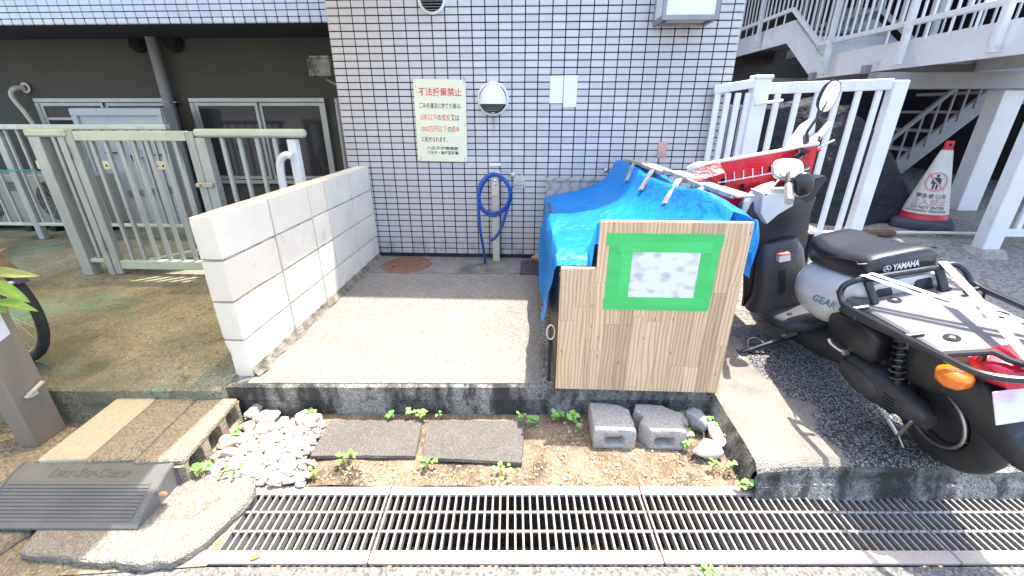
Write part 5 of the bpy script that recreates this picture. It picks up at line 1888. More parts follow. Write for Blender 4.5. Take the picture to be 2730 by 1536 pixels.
# dark slabs in the bed
for (pts_, lb_, sd) in (([(-0.935, 1.372), (-0.478, 1.392), (-0.503, 1.622), (-0.948, 1.600)], 'dark flat stone slab next to the white gravel', 3),
                        ([(-0.452, 1.384), (-0.020, 1.374), (-0.010, 1.640), (-0.480, 1.622)], 'dark flat stone slab on the right, with its front edge lifted', 8)):
    mb = broken_slab(pts_, -0.188, -0.168, sd, 0.003, 0.003)
    tag(mb.build('paving_slab', M['matstone'], None, 30), lb_, 'slab', 'dark slabs in the planting bed')

# two broken block ends with a hollow in front
def block_end(x, y, rz, seed, label, cutl=0.0):
    W, L, H = 0.185, 0.185, 0.108
    e = thing('broken_block', label, 'concrete block', (x, y, -0.190), rz, 'broken blocks by the kerb')
    n_ = 10
    out = [(-W / 2, -L / 2), (W / 2, -L / 2), (W / 2, L / 2 - 0.04), (W / 2 - 0.05, L / 2), (-W / 2, L / 2 + 0.012)]
    if cutl:
        out = [(-W / 2 + 0.03, -L / 2), (W / 2, -L / 2), (W / 2 + 0.004, -0.02), (W / 2 + 0.028, 0.01), (W / 2 - 0.005, 0.05), (W / 2 - 0.05, L / 2), (-W / 2 + 0.01, L / 2 + 0.01), (-W / 2 - 0.012, 0.05), (-W / 2 + 0.022, 0.01), (-W / 2 - 0.004, -0.03)]
    o = ragged(out, seed, 0.005, 0.02)
    rings = []
    m_ = len(o)
    for (z, ins) in ((0.0, 0.004), (0.012, 0.0), (H - 0.018, 0.0), (H - 0.004, 0.004), (H, 0.013)):
        rings.append([(px * (1 - ins / 0.09), py * (1 - ins / 0.09), z + 0.002 * mn.noise(Vector((px * 30, py * 30, z * 10)))) for px, py in o])
    # front face recess: pull in vertices near the front centre
    MB().loft(rings).build('body', M['cblock'], e, 30)
    poly = srect(0.088, 0.046, 0.014)
    o2 = e.children[0]
    cutter = MB().loft([[(px, -L / 2 - 0.05, pz + 0.048) for px, pz in poly], [(px * 0.96, -L / 2 + 0.062, pz * 0.92 + 0.047) for px, pz in poly]]).build('cutter', None)
    cutter.parent = e
    bpy.context.view_layer.update()
    bo_ = o2.modifiers.new('hollow', 'BOOLEAN')
    bo_.object = cutter
    bo_.solver = 'EXACT'
    dg2 = bpy.context.evaluated_depsgraph_get()
    nm = bpy.data.meshes.new_from_object(o2.evaluated_get(dg2))
    o2.modifiers.clear()
    o2.data = nm
    bpy.data.objects.remove(cutter)
    return e


block_end(0.385, 1.588, R(0), 2, 'grey broken hollow block with rounded corner, the left of two by the kerb')
block_end(0.600, 1.590, R(2), 6, 'grey broken hollow block with chipped sides, the right of two by the kerb', 0.03)

# stones
ROCKS = [(-1.325, 1.615, -0.140, (.030, .050, .034), 'white_stone', 'oblong white stone leaning on the hollow block by the kerb'),
         (-1.245, 1.585, -0.148, (.055, .045, .036), 'white_stone', 'large flat white stone near the kerb behind the gravel'),
         (-1.075, 1.592, -0.150, (.030, .036, .034), 'white_stone', 'rounded white stone at the rear edge of the gravel'),
         (-1.020, 1.575, -0.150, (.045, .044, .036), 'white_stone', 'pale rounded stone beside the first dark slab'),
         (-1.285, 1.455, -0.160, (.050, .028, .024), 'white_stone', 'long flat white stone in the middle of the gravel'),
         (-1.335, 1.425, -0.152, (.036, .040, .028), 'pink_stone', 'buff flat stone wedged against the hollow block'),
         (-1.285, 1.365, -0.160, (.034, .020, .026), 'white_stone', 'small angular white stone at the front of the gravel'),
         (-1.185, 1.530, -0.160, (.040, .026, .022), 'white_stone', 'grey-white flat stone behind the middle of the gravel'),
         (-1.235, 1.515, -0.160, (.036, .030, .024), 'pink_stone', 'beige square stone left of centre in the gravel'),
         (-1.300, 1.530, -0.158, (.028, .030, .028), 'pink_stone', 'small buff stone against the hollow block end'),
         (-1.150, 1.470, -0.165, (.030, .022, .018), 'white_stone', 'low pale stone at the centre of the gravel'),
         (-1.235, 1.400, -0.163, (.034, .024, .020), 'pink_stone', 'beige oblong stone near the front of the gravel'),
         (0.715, 1.640, -0.135, (.042, .036, .030), 'white_stone', 'small pale stone balanced on the right broken block'),
         (0.785, 1.635, -0.120, (.042, .058, .055), 'grey_stone', 'upright bluish grey stone near the clover by the kerb'),
         (0.700, 1.560, -0.150, (.045, .036, .036), 'pink_stone', 'buff stone between broken block and pale boulder'),
         (0.865, 1.575, -0.150, (.040, .085, .035), 'white_stone', 'long pale stone lying along the driveway kerb'),
         (0.795, 1.475, -0.150, (.065, .044, .040), 'white_stone', 'pale wedge-shaped stone in front of the broken blocks')]
for k, (x, y, z, s_, mm, lb_) in enumerate(ROCKS):
    o = MB().blob((0, 0, 0), s_, k + 2, 3, 0.42, 1.3, flat=0.55).build('stone', M[mm], None, 30)
    o.location = (x, y, z)
    o.rotation_euler = (random.uniform(-.15, .15), random.uniform(-.15, .15), random.uniform(-.5, .5))
    tag(o, lb_, 'stone', 'loose stones in the bed')
# white gravel
mb = MB()
random.seed(5)
for k in range(1500):
    x = random.gauss(-1.12, 0.13)
    y = random.uniform(1.235, 1.60)
    edge_l = -1.37 + (1.6 - y) * 0.12
    if x < edge_l or x > -0.90 + 0.02 * math.sin(y * 30) or (x > -0.955 and y > 1.36):
        continue
    r_ = random.choice((.006, .008, .010, .013, .017))
    mb.blob((x, y, -0.192 + random.uniform(0, 0.024) + r_ * 0.2), (r_ * random.uniform(.8, 1.5), r_ * random.uniform(.8, 1.3), r_ * random.uniform(.5, .9)), k, 1, 0.35, 1.5)
tag(mb.build('white_gravel', M['white_stone'], None, 30), kind='stuff')
mb = MB()
mp_ = MB()
for k in range(420):
    x = random.uniform(-1.3, 0.92)
    y = random.uniform(1.285 + x * SP, 1.66 + x * SP)
    if (-0.95 < x < -0.01 and y > 1.37):
        continue
    r_ = random.choice((.003, .004, .005, .007))
    tgt = mb if random.random() < 0.75 else mp_
    tgt.blob((x, y, soil_z(x, y) + 0.002), (r_ * 1.3, r_, r_ * 0.7), k, 1, 0.4)
tag(mb.build('soil_pebbles', M['white_stone'], None, 30), kind='stuff')
tag(mp_.build('brick_crumbs', M['terracotta'], None, 30), kind='stuff')
# dry twigs and straw on the soil
mb = MB()
for k in range(700):
    x = random.uniform(-0.95, 0.9)
    y = random.uniform(1.285 + x * SP, 1.64 + x * SP)
    if (-0.95 < x < -0.01 and y > 1.37):
        continue
    a = random.uniform(0, PI)
    l_ = random.uniform(.006, .022)
    z = soil_z(x, y) + random.uniform(.001, .006)
    mb.tube([(x - l_ * math.cos(a), y - l_ * math.sin(a), z), (x, y, z + .003), (x + l_ * math.cos(a + .3), y + l_ * math.sin(a + .3), z)], 0.0008, 4)
tag(mb.build('dry_straw', mat('dry_straw', (0.55, 0.44, 0.28), 0.8, col2=(0.36, 0.24, 0.14), scale=30), None, 0), kind='stuff')
random.seed(21)


def leaflet(mb, c, dirn, up, L, Wd, notch=0.15, n_=5):
    """one heart-shaped leaflet"""
    side = dirn.cross(up).normalized()
    o = []
    for k in range(n_ + 1):
        u = k / n_
        w_ = Wd * math.sin(PI * u ** 0.75) ** 0.8
        o.append((u, w_))
    left = [c + dirn * (L * (u + (notch * 0.4 if u > 0.85 else 0))) + side * w_ + up * (0.12 * L * math.sin(u * PI)) for u, w_ in o]
    right = [c + dirn * (L * (u + (notch * 0.4 if u > 0.85 else 0))) - side * w_ + up * (0.12 * L * math.sin(u * PI)) for u, w_ in o]
    mid = [c + dirn * (L * min(u, 0.9)) + up * (0.05 * L * math.sin(u * PI)) for u, w_ in o]
    vs = left + mid + right
    m_ = n_ + 1
    fs = []
    for k in range(n_):
        fs.append((k, k + 1, m_ + k + 1, m_ + k))
        fs.append((m_ + k, m_ + k + 1, 2 * m_ + k + 1, 2 * m_ + k))
    mb.add([tuple(p) for p in vs], fs)


def clover(x, y, z, n_, spread, size, label):
    pl_ = thing('clover', label, 'plant', (x, y, z), 0, 'clover tufts along the kerb')
    lf_, stm = MB(), MB()
    for k in range(n_):
        a = random.uniform(0, 2 * PI)
        r_ = spread * math.sqrt(random.random())
        h = random.uniform(.022, .05) + 0.012
        top = Vector((r_ * math.cos(a), r_ * math.sin(a) * 0.7 - 0.005, h))
        stm.tube([(top.x * 0.2, top.y * 0.2, 0), (top.x * 0.6, top.y * 0.6, h * 0.6), tuple(top)], 0.0009, 4)
        up = Vector((random.uniform(-.35, .35), random.uniform(-.6, .05), 1)).normalized()
        b0 = random.uniform(0, 2 * PI)
        s_ = size * 0.78 * random.uniform(.7, 1.25)
        for q in range(3):
            d = Vector((math.cos(b0 + q * 2 * PI / 3), math.sin(b0 + q * 2 * PI / 3), 0))
            d = (d - up * d.dot(up)).normalized()
            leaflet(lf_, top, d, up, s_, s_ * 0.52)
    lf_.build('leaves', M['clover'], pl_, 60)
    stm.build('stems', M['stem'], pl_, 60)
    return pl_


CL = [(-0.664, 1.628, 6, .020, .017, 'small clover at the kerb above the left dark slab'), (-0.562, 1.645, 7, .022, .017, 'clover at the kerb above the gap between the dark slabs, left one'),
      (-0.506, 1.630, 9, .024, .016, 'clover growing out of the gap between the two dark slabs'), (-0.43, 1.636, 3, .014, .012, 'tiny weed at the kerb above the right dark slab'),
      (-1.045, 1.62, 7, .030, .018, 'bright clover behind the pale stones by the kerb'), (-0.03, 1.640, 5, .03, .014, 'thin clover at the right end of the dark slabs'),
      (0.025, 1.635, 9, .03, .017, 'clover tuft just right of the dark slabs'), (0.145, 1.662, 9, .028, .017, 'left of two bright clover tufts left of the broken blocks'),
      (0.215, 1.652, 13, .032, .019, 'right and fuller of two clover tufts left of the broken blocks'), (0.243, 1.575, 4, .014, .017, 'single clover on bare soil beside the left broken block'),
      (0.672, 1.668, 8, .028, .020, 'clover peeping out behind the right broken block'), (0.752, 1.672, 12, .030, .024, 'large bright clover behind the stones in the kerb corner'),
      (0.862, 1.660, 5, .018, .018, 'small clover in the corner of the two kerbs'), (0.885, 1.612, 5, .022, .018, 'yellowish clover beside the driveway kerb, upper one'),
      (0.890, 1.545, 7, .026, .020, 'yellowish clover beside the driveway kerb, lower one'), (0.742, 1.572, 8, .024, .018, 'clover between the buff stone and the grey stone'),
      (0.700, 1.500, 6, .020, .018, 'clover left of the wedge-shaped stone'), (0.785, 1.395, 7, .024, .015, 'clover on bare soil near the driveway kerb'),
      (0.845, 1.375, 4, .016, .014, 'little clover right beside the driveway kerb front'), (0.868, 1.305, 14, .034, .017, 'pale clover clump at the foot of the kerb corner by the grating'),
      (-1.325, 1.262, 14, .04, .016, 'yellow-green weed clump below the hollow block'), (-1.315, 1.455, 6, .022, .013, 'small weed among the white stones'),
      (-0.41, 1.345, 10, .035, .016, 'weed tuft in front of the gap between the dark slabs'), (-0.76, 1.352, 12, .045, .015, 'weed tuft in front of the left dark slab'),
      (-0.10, 1.318, 12, .05, .013, 'low weed patch on the soil by the grating'), (-0.88, 1.285, 9, .03, .014, 'weeds at the front edge of the white gravel'),
      (-1.18, 1.245, 8, .05, .012, 'low weeds between gravel and broken slab'), (0.592, 0.945, 12, .022, .014, 'little weed growing at the road side of the grating')]
for (x, y, n_, sp2, sz, lb_) in CL:
    y = min(y, yl(x) - 0.012)
    z = soil_z(x, y) if y > 1.2 else zg
    if x < -0.95:
        z = -0.175
    clover(x, y, z, n_, sp2, sz, lb_)
# scattered ground weeds
mb = MB()
for k in range(230):
    x = random.uniform(-1.2, 0.85)
    y = random.choice((random.gauss(1.32, 0.03), random.uniform(1.29, 1.36))) + x * SP
    up = Vector((random.uniform(-.5, .5), random.uniform(-.5, .5), 1)).normalized()
    a = random.uniform(0, 2 * PI)
    d = Vector((math.cos(a), math.sin(a), 0))
    d = (d - up * d.dot(up)).normalized()
    leaflet(mb, Vector((x, y, soil_z(x, y) + random.uniform(.004, .016))), d, up, random.uniform(.006, .013), random.uniform(.002, .004), 0, 3)
tag(mb.build('ground_weeds', M['leaf_pale'], None, 60), kind='stuff')
# a yellow leaf on the yard, dry leaf on the soil
for (x, y, z, l_, mm, lb_) in ((-1.98, 1.60, -0.19, .05, 'leaf_pale', 'curled yellow leaf on the yard behind the blocks'), (0.17, 1.325, -0.18, .018, 'leaf_dry', 'small dark dry leaf on the soil by the grating'), (-0.93, 0.93, zg + 0.01, .04, 'leaf_green', 'flat green weed leaf by the corner of the broken slab')):
    mb = MB()
    leaflet(mb, Vector((0, 0, 0.003)), Vector((1, 0.15, 0)).normalized(), Vector((0, -0.2, 1)).normalized(), l_, l_ * 0.16, 0, 8)
    o = mb.build('fallen_leaf', M[mm], None, 60)
    o.location = (x, y, z)
    o.rotation_euler = (0, 0, random.uniform(-.4, .4))
    tag(o, lb_, 'leaf')

# ================================================================== BICYCLE AND SHRUB AT THE LEFT EDGE
bk = thing('bicycle', 'parked bicycle at the left edge, only its front wheel in view', 'bicycle', (-2.64, 1.78, 0.0), R(-10))
def wheel(x, nm):
    RR = 0.31
    w_ = MB()
    circ = lambda r_, n_=40: [(x + r_ * math.cos(2 * PI * k / n_), 0, RR + r_ * math.sin(2 * PI * k / n_)) for k in range(n_)]
    w_.tube(circ(RR - 0.021), 0.022, 10, True)
    whl = w_.build(nm, M['tyre'], bk)
    MB().tube(circ(RR - 0.047), 0.012, 8, True).build('rim', M['stainless'], whl)
    for k in range(18):
        a = 2 * PI * k / 18
        b_ = a + (0.5 if k % 2 else -0.5)
        MB().tube([(x + 0.022 * math.cos(b_), 0.02 * (-1) ** k, RR + 0.022 * math.sin(b_)), (x + (RR - 0.05) * math.cos(a), 0, RR + (RR - 0.05) * math.sin(a))], 0.0013, 4).build('spoke', M['stainless'], whl)
    MB().tube([(x, -0.045, RR), (x, 0.045, RR)], 0.022, 12).build('hub', M['stainless'], whl)
    return whl
wheel(0.0, 'front_wheel')
wheel(-1.06, 'rear_wheel')
arc = [(0.332 * math.cos(q), 0, 0.31 + 0.332 * math.sin(q)) for q in [R(28 + 6 * k) for k in range(20)]]
mb = MB()
for a, b_ in zip(arc, arc[1:]):
    mb.bar(a, b_, 0.046, 0.004, up=(0, 1, 0), roll=R(90))
mb.build('mudguard', M['black_plastic'], bk)
mb = MB()
for s_ in (-1, 1):
    mb.tube([(0, 0.05 * s_, 0.31), (-0.03, 0.05 * s_, 0.62), (-0.09, 0.03 * s_, 0.70)], 0.011, 8)
mb.tube([(-0.09, 0, 0.68), (-0.15, 0, 0.95)], 0.017, 10)
mb.build('fork', M['black_tube'], bk)
mb = MB()
for a, b_ in (((-0.11, 0, 0.74), (-0.62, 0, 0.30)), ((-0.62, 0, 0.30), (-0.76, 0, 0.78)), ((-0.62, 0, 0.30), (-1.06, 0, 0.31)), ((-0.74, 0, 0.66), (-1.06, 0, 0.31))):
    mb.tube([a, b_], 0.016, 10)
mb.build('frame', M['stainless'], bk)
MB().tube(crom([(-0.30, 0.28, 0.98), (-0.2, 0.2, 1.0), (-0.14, 0.05, 0.97), (-0.14, -0.05, 0.97), (-0.2, -0.2, 1.0), (-0.30, -0.28, 0.98)], 5), 0.011, 8).build('handlebar', M['chrome'], bk)
mb = MB().loft([[(-0.80 + dx, wy * math.cos(q), 0.83 + 0.03 * math.sin(q)) for q in [2 * PI * k / 10 for k in range(10)]] for dx, wy in ((-0.12, 0.09), (-0.08, 0.10), (0.02, 0.05), (0.14, 0.02))])
mb.build('saddle', M['vinyl'], bk)
MB().box((0.265, -0.03, 0.475), (0.02, 0.03, 0.012), 0.002).build('reflector', M['plate_white'], bk)

sh = thing('shrub', 'glossy-leaved shrub with a coral bud reaching in from the left edge', 'shrub', (-2.42, 1.50, -0.2))
stm = MB()
stm.tube(crom([(0, 0, 0), (-0.05, 0.0, 0.3), (0.05, 0.02, 0.6), (0.20, 0.03, 0.76)], 5), 0.012, 8)
stm.tube(crom([(-0.02, 0, 0.35), (0.10, 0.0, 0.52), (0.22, 0.0, 0.66)], 5), 0.008, 8)
stm.build('stem', M['stem'], sh)
def big_leaf(base, tip, wd, mm, cup=(0, -0.5, 1)):
    b0, t0_ = Vector(base), Vector(tip)
    d = t0_ - b0
    mb = MB()
    up = Vector(cup)
    up = (up - d.normalized() * up.dot(d.normalized())).normalized()
    leaflet(mb, b0, d.normalized(), up, d.length, wd, 0, 12)
    mb.build('leaf', M[mm], sh, 60)
big_leaf((0.20, 0.04, 0.80), (0.400, 0.05, 0.775), 0.021, 'leaf_pale', (0, -1.0, 0.5))
big_leaf((0.17, 0.03, 0.76), (0.328, 0.03, 0.66), 0.028, 'leaf_green')
big_leaf((0.22, 0.0, 0.68), (0.385, 0.0, 0.635), 0.020, 'leaf_green')
big_leaf((0.16, 0.0, 0.70), (0.27, -0.02, 0.635), 0.032, 'leaf_green')
big_leaf((0.15, 0.02, 0.74), (0.05, 0.0, 0.86), 0.03, 'leaf_green')
big_leaf((0.20, 0.04, 0.80), (0.285, 0.05, 0.885), 0.020, 'leaf_pale')
big_leaf((0.20, 0.04, 0.80), (0.325, 0.04, 0.90), 0.012, 'petal')
big_leaf((0.19, 0.04, 0.80), (0.25, 0.04, 0.92), 0.012, 'petal')
big_leaf((0.19, 0.03, 0.80), (0.23, 0.05, 0.90), 0.010, 'leaf_pale')
for k in range(26):
    a = random.uniform(PI * 0.5, PI * 1.5)
    h = random.uniform(0.2, 0.75)
    b0 = Vector((-0.02, 0, h))
    big_leaf(tuple(b0), tuple(b0 + Vector((0.17 * math.cos(a), 0.17 * math.sin(a), random.uniform(-.05, .1)))), random.uniform(.016, .026), 'leaf_green')

# ================================================================== DELIVERY SCOOTER
h_, l_, pt_ = -0.012, 0.235, 0.034
def _sc(p):
    a, b_, c = p
    a, c = a * math.cos(pt_) - c * math.sin(pt_), a * math.sin(pt_) + c * math.cos(pt_)
    y = b_ * math.cos(l_) + c * math.sin(l_)
    z = -b_ * math.sin(l_) + c * math.cos(l_)
    return Vector((a * math.sin(h_) - y * math.cos(h_), a * math.cos(h_) + y * math.sin(h_), z))
sc = thing('delivery_scooter', 'white and black delivery scooter with rear rack leaning on its side stand', 'scooter')
O_ = Vector((1.633, 1.41, -0.064))
MX = Matrix((_sc((1, 0, 0)), _sc((0, 1, 0)), _sc((0, 0, 1)))).transposed().to_4x4()
MX.translation = O_
sc.matrix_world = MX
MI = MX.inverted()


def torus(mb, c, R0, r, n=48, m_=14, sq=1.0):
    vs, fs = [], []
    for i in range(n):
        a = 2 * PI * i / n
        for k in range(m_):
            q = 2 * PI * k / m_
            rr = R0 + r * math.cos(q)
            vs.append((c[0] + rr * math.cos(a), c[1] + r * sq * math.sin(q), c[2] + rr * math.sin(a)))
    for i in range(n):
        for k in range(m_):
            i2, k2 = (i + 1) % n, (k + 1) % m_
            fs.append((i * m_ + k, i2 * m_ + k, i2 * m_ + k2, i * m_ + k2))
    return mb.add(vs, fs)


def se(cx, cy, hw, hh, n=20, e=2.6):
    out = []
    for k in range(n):
        a = 2 * PI * k / n
        ca, sa = math.cos(a), math.sin(a)
        out.append((cx + hw * math.copysign(abs(ca) ** (2 / e), ca), cy + hh * math.copysign(abs(sa) ** (2 / e), sa)))
    return out


# rear wheel
WX, WYc, WZ = -0.03, 0.005, 0.238
whl = torus(MB(), (WX, WYc, WZ), 0.172, 0.052, sq=1.05).build('rear_wheel', M['tyre'], sc)
g = MB()
mxw = Matrix.Translation((WX, WYc, WZ)) @ Matrix.Rotation(R(90), 4, 'X')
g.lathe([(0.128, -0.045), (0.135, -0.045), (0.120, -0.03), (0.115, 0.0), (0.120, 0.03), (0.135, 0.045), (0.128, 0.045)], 36, mxw)
g.lathe([(0.001, -0.02), (0.116, -0.02), (0.116, 0.02), (0.001, 0.02)], 36, mxw)
g.build('rim', M['cast'], whl)
# bent steel strip and nut inside the wheel
g = MB()
g.tube([(WX + 0.128 * math.cos(q), WYc + 0.05, WZ + 0.128 * math.sin(q)) for q in [2 * PI * k / 36 for k in range(37)]], 0.006, 6)
g.build('rim_edge', M['stainless'], whl)
# front wheel (mostly hidden)
FX = 1.06
fw = torus(MB(), (FX, 0.0, 0.235), 0.185, 0.045).build('front_wheel', M['tyre'], sc)
MB().lathe([(0.001, -0.02), (0.14, -0.02), (0.14, 0.02), (0.001, 0.02)], 30, Matrix.Translation((FX, 0, 0.235)) @ Matrix.Rotation(R(90), 4, 'X')).build('rim', M['cast'], fw)
g = MB()
for s_ in (-1, 1):
    g.tube([(FX, 0.075 * s_, 0.235), (0.96, 0.075 * s_, 0.62)], 0.017, 10)
g.build('fork', M['black_tube'], sc)

# drive case, left of the wheel
g = MB()
spine = [(0.365, 0.25, 0.03, 0.025), (0.335, 0.25, 0.060, 0.045), (0.25, 0.244, 0.080, 0.055), (0.15, 0.240, 0.084, 0.055), (0.07, 0.248, 0.070, 0.050), (0.01, 0.255, 0.055, 0.042), (-0.05, 0.258, 0.048, 0.036), (-0.09, 0.256, 0.030, 0.024)]
g.loft([[(x, 0.115 + b_, z + a) for (a, b_) in se(0, 0, hh, hw, 20, 2.8)] for (x, z, hh, hw) in spine])
dc_ = g.build('drive_case', M['cast'], sc, 60)
g = MB()
g.loft([[(x, 0.162 + b_, z + a) for (a, b_) in se(0, 0, hh, hw, 20, 2.4)] for (x, z, hh, hw) in ((0.315, 0.25, 0.02, 0.008), (0.29, 0.248, 0.045, 0.02), (0.20, 0.242, 0.058, 0.026), (0.12, 0.242, 0.045, 0.02), (0.095, 0.242, 0.02, 0.008))])
g.build('case_cover', M['cast'], dc_, 60)
for k in range(5):
    MB().box((0.04, 0.160, 0.215 + k * 0.016), (0.05, 0.02, 0.006), 0.002, Matrix.Rotation(R(0), 4, 'Y')).build('cooling_fin', M['cast'], dc_)
g = MB()
g.tube(crom([(0.29, 0.165, 0.325), (0.305, 0.18, 0.332), (0.325, 0.20, 0.355), (0.335, 0.205, 0.375)], 4), 0.008, 8)
g.lathe([(0.016, 0), (0.016, 0.02), (0.001, 0.022)], 14, Matrix.Translation((0.29, 0.155, 0.325)) @ Matrix.Rotation(R(-90), 4, 'X'))
g.build('kick_lever', M['stainless'], sc)
g = MB()
g.bar((-0.06, 0.148, 0.245), (-0.02, 0.154, 0.135), 0.018, 0.008, 0.002)
g.tube([(-0.02, 0.156, 0.138), (0.03, 0.156, 0.172)], 0.009, 8)
g.tube([(0.03, 0.156, 0.172), (0.15, 0.155, 0.20)], 0.004, 6)
g.tube([(-0.025, 0.156, 0.135), (-0.06, 0.163, 0.112)], 0.003, 6)
g.build('brake_arm', M['stainless'], sc)
# air box
g = MB()
g.loft([[(x, 0.115 + b_, z + a) for (a, b_) in se(0, 0, hh, hw, 16, 4.0)] for (x, z, hh, hw) in ((0.44, 0.39, 0.04, 0.03), (0.41, 0.39, 0.075, 0.045), (0.25, 0.415, 0.085, 0.05), (0.17, 0.42, 0.075, 0.045), (0.15, 0.42, 0.05, 0.03))])
g.build('air_box', M['black_plastic'], sc, 60)
# shock with coil spring
g = MB()
pts = [(0.07 + 0.0 * k + 0.026 * math.cos(k * 0.8), 0.115 + 0.026 * math.sin(k * 0.8), 0.34 + k * 0.0036) for k in range(58)]
g.tube(pts, 0.0055, 6)
shk = g.build('coil_spring', M['black_tube'], sc)
MB().tube([(0.065, 0.115, 0.31), (0.075, 0.115, 0.56)], 0.012, 10).build('damper', M['cast'], shk)

# tail body under the rack and mudguard behind the wheel
g = MB()
g.loft([[(x, y, z) for (y, z) in se(0.0, zc, hw, hh, 20, 3.2)] for (x, zc, hw, hh) in ((0.46, 0.50, 0.14, 0.06), (0.30, 0.525, 0.155, 0.065), (0.12, 0.545, 0.150, 0.05), (-0.06, 0.555, 0.135, 0.045), (-0.22, 0.560, 0.115, 0.035))])
g.build('tail_body', M['grey_plastic'], sc, 60)
g = MB()
mg = [(0.17, 0.43, 0.55, 0.085), (0.12, 0.37, 0.56, 0.10), (0.05, 0.325, 0.56, 0.108), (-0.05, 0.35, 0.56, 0.112), (-0.12, 0.392, 0.555, 0.114), (-0.16, 0.38, 0.55, 0.114), (-0.20, 0.35, 0.54, 0.11), (-0.25, 0.325, 0.50, 0.108), (-0.30, 0.31, 0.45, 0.104), (-0.345, 0.30, 0.395, 0.098), (-0.38, 0.298, 0.35, 0.08), (-0.395, 0.303, 0.325, 0.055)]
rings = []
for (x, z0, z1, hw) in mg:
    zc = (z0 + z1) / 2
    rings.append([(x, y, z) for (y, z) in se(0.0, zc, hw, (z1 - z0) / 2, 24, 6.0)])
g.loft(rings)
g.build('mudguard', M['black_plastic'], sc, 40)
# number plate
np_ = MB().box((0, 0, 0), (0.004, 0.20, 0.105), 0.0015).build('number_plate', M['plate_blur'], sc)
np_.location = (-0.292, 0.035, 0.500)
np_.rotation_euler = (0, R(18), 0)
# lamps
g = MB()
g.loft([[(x, y, z) for (y, z) in se(0.0, zc, hw, hh, 20, 4.0)] for (x, zc, hw, hh) in ((-0.16, 0.575, 0.115, 0.040), (-0.24, 0.578, 0.115, 0.040), (-0.275, 0.572, 0.100, 0.030), (-0.285, 0.57, 0.07, 0.015))])
g.build('tail_lamp', M['red_lens'], sc, 40)
for s_ in (1, -1):
    g = MB()
    g.loft([[(x, s_ * (0.165 + b_), 0.548 + a) for (a, b_) in se(0, 0, hh, hw, 14, 3.0)] for (x, hh, hw) in ((-0.145, 0.018, 0.02), (-0.165, 0.030, 0.038), (-0.20, 0.032, 0.040), (-0.225, 0.024, 0.030), (-0.235, 0.010, 0.012))])
    g.build('indicator', M['amber_lens'], sc, 40)

# rack: tube frame, deck, struts
TRr = 0.0118
fl1 = [(0.245, -0.10, 0.690), (0.245, 0.10, 0.698), (0.248, 0.16, 0.700), (0.262, 0.205, 0.680), (0.262, 0.222, 0.650), (0.235, 0.232, 0.626), (0.19, 0.238, 0.620), (-0.02, 0.215, 0.620), (-0.20, 0.190, 0.620), (-0.275, 0.165, 0.620), (-0.318, 0.095, 0.618), (-0.330, 0.0, 0.616),
       (-0.318, -0.095, 0.618), (-0.275, -0.155, 0.620), (-0.20, -0.178, 0.620), (-0.02, -0.20, 0.620), (0.12, -0.202, 0.622), (0.185, -0.20, 0.635), (0.215, -0.19, 0.675), (0.24, -0.17, 0.692)]
rk = MB().tube(crom(fl1, 5, True), TRr, 10, True).build('rack_frame', M['black_tube'], sc)
for (x, y, d) in ((0.17, 0.238, -1), (-0.045, 0.212, -1), (0.155, -0.20, 1), (-0.06, -0.20, 1)):
    MB().tube([(x, y, 0.622), (x - 0.005, y + d * 0.055, 0.622)], 0.009, 8).build('rack_stub', M['black_tube'], rk)
    MB().tube([(x - 0.02, y, 0.618), (x - 0.02, y, 0.585)], 0.005, 6).build('rack_peg', M['black_tube'], rk)
g = MB()
g.tube(crom([(-0.165, 0.185, 0.622), (-0.205, 0.105, 0.640), (-0.215, 0.090, 0.642), (-0.25, 0.07, 0.630), (-0.285, 0.03, 0.625), (-0.29, -0.03, 0.625), (-0.25, -0.08, 0.632), (-0.205, -0.11, 0.640), (-0.165, -0.185, 0.622)], 5), 0.010, 8)
g.tube([(-0.205, 0.105, 0.64), (-0.19, 0.10, 0.59)], 0.010, 8)
g.build('rear_hoop', M['black_tube'], rk)
deck_o = [(0.275, 0.172), (0.06, 0.164), (-0.125, 0.15), (-0.185, 0.075), (-0.185, -0.075), (-0.125, -0.15), (0.06, -0.168), (0.275, -0.172)]
g = MB()
def scale_poly(k, z):
    return [(0.05 + (x - 0.05) * k, y * k, z) for x, y in deck_o]
g.loft([scale_poly(1.0, 0.565), scale_poly(1.05, 0.575), scale_poly(1.05, 0.600), scale_poly(1.0, 0.606), scale_poly(0.93, 0.606)])
dk_ = g.build('rack_deck', M['deck'], sc, 30)
for (x, y) in ((0.20, 0.06), (0.215, -0.13), (-0.075, 0.085), (-0.0, -0.13)):
    g = MB().lathe([(0.022, 0.0), (0.022, 0.0022), (0.012, 0.0022), (0.010, 0.0008)], 20, Matrix.Translation((x, y, 0.6065)))
    rg = g.build('bolt_recess', M['black_gap'], dk_)
    MB().lathe([(0.008, 0.0), (0.008, 0.004), (0.0001, 0.005)], 8, Matrix.Translation((x, y, 0.6075))).build('bolt', M['stainless'], rg)
for (y, x) in ((0.07, 0.268), (-0.075, 0.262)):
    g = MB()
    g.loft([[(x + a, y + b_, z) for a, b_ in srect(w1, w2, 0.008, 2)] for (z, w1, w2) in ((0.606, 0.055, 0.075), (0.645, 0.045, 0.065), (0.652, 0.035, 0.055))])
    g.build('deck_lug', M['black_plastic'], dk_, 40)
g = MB()
for (a, b_) in (((0.24, 0.14, 0.69), (0.20, 0.13, 0.607)), ((0.24, -0.12, 0.685), (0.20, -0.12, 0.607))):
    MB().bar(a, b_, 0.03, 0.016, 0.003).build('rack_bracket', M['black_plastic'], dk_)


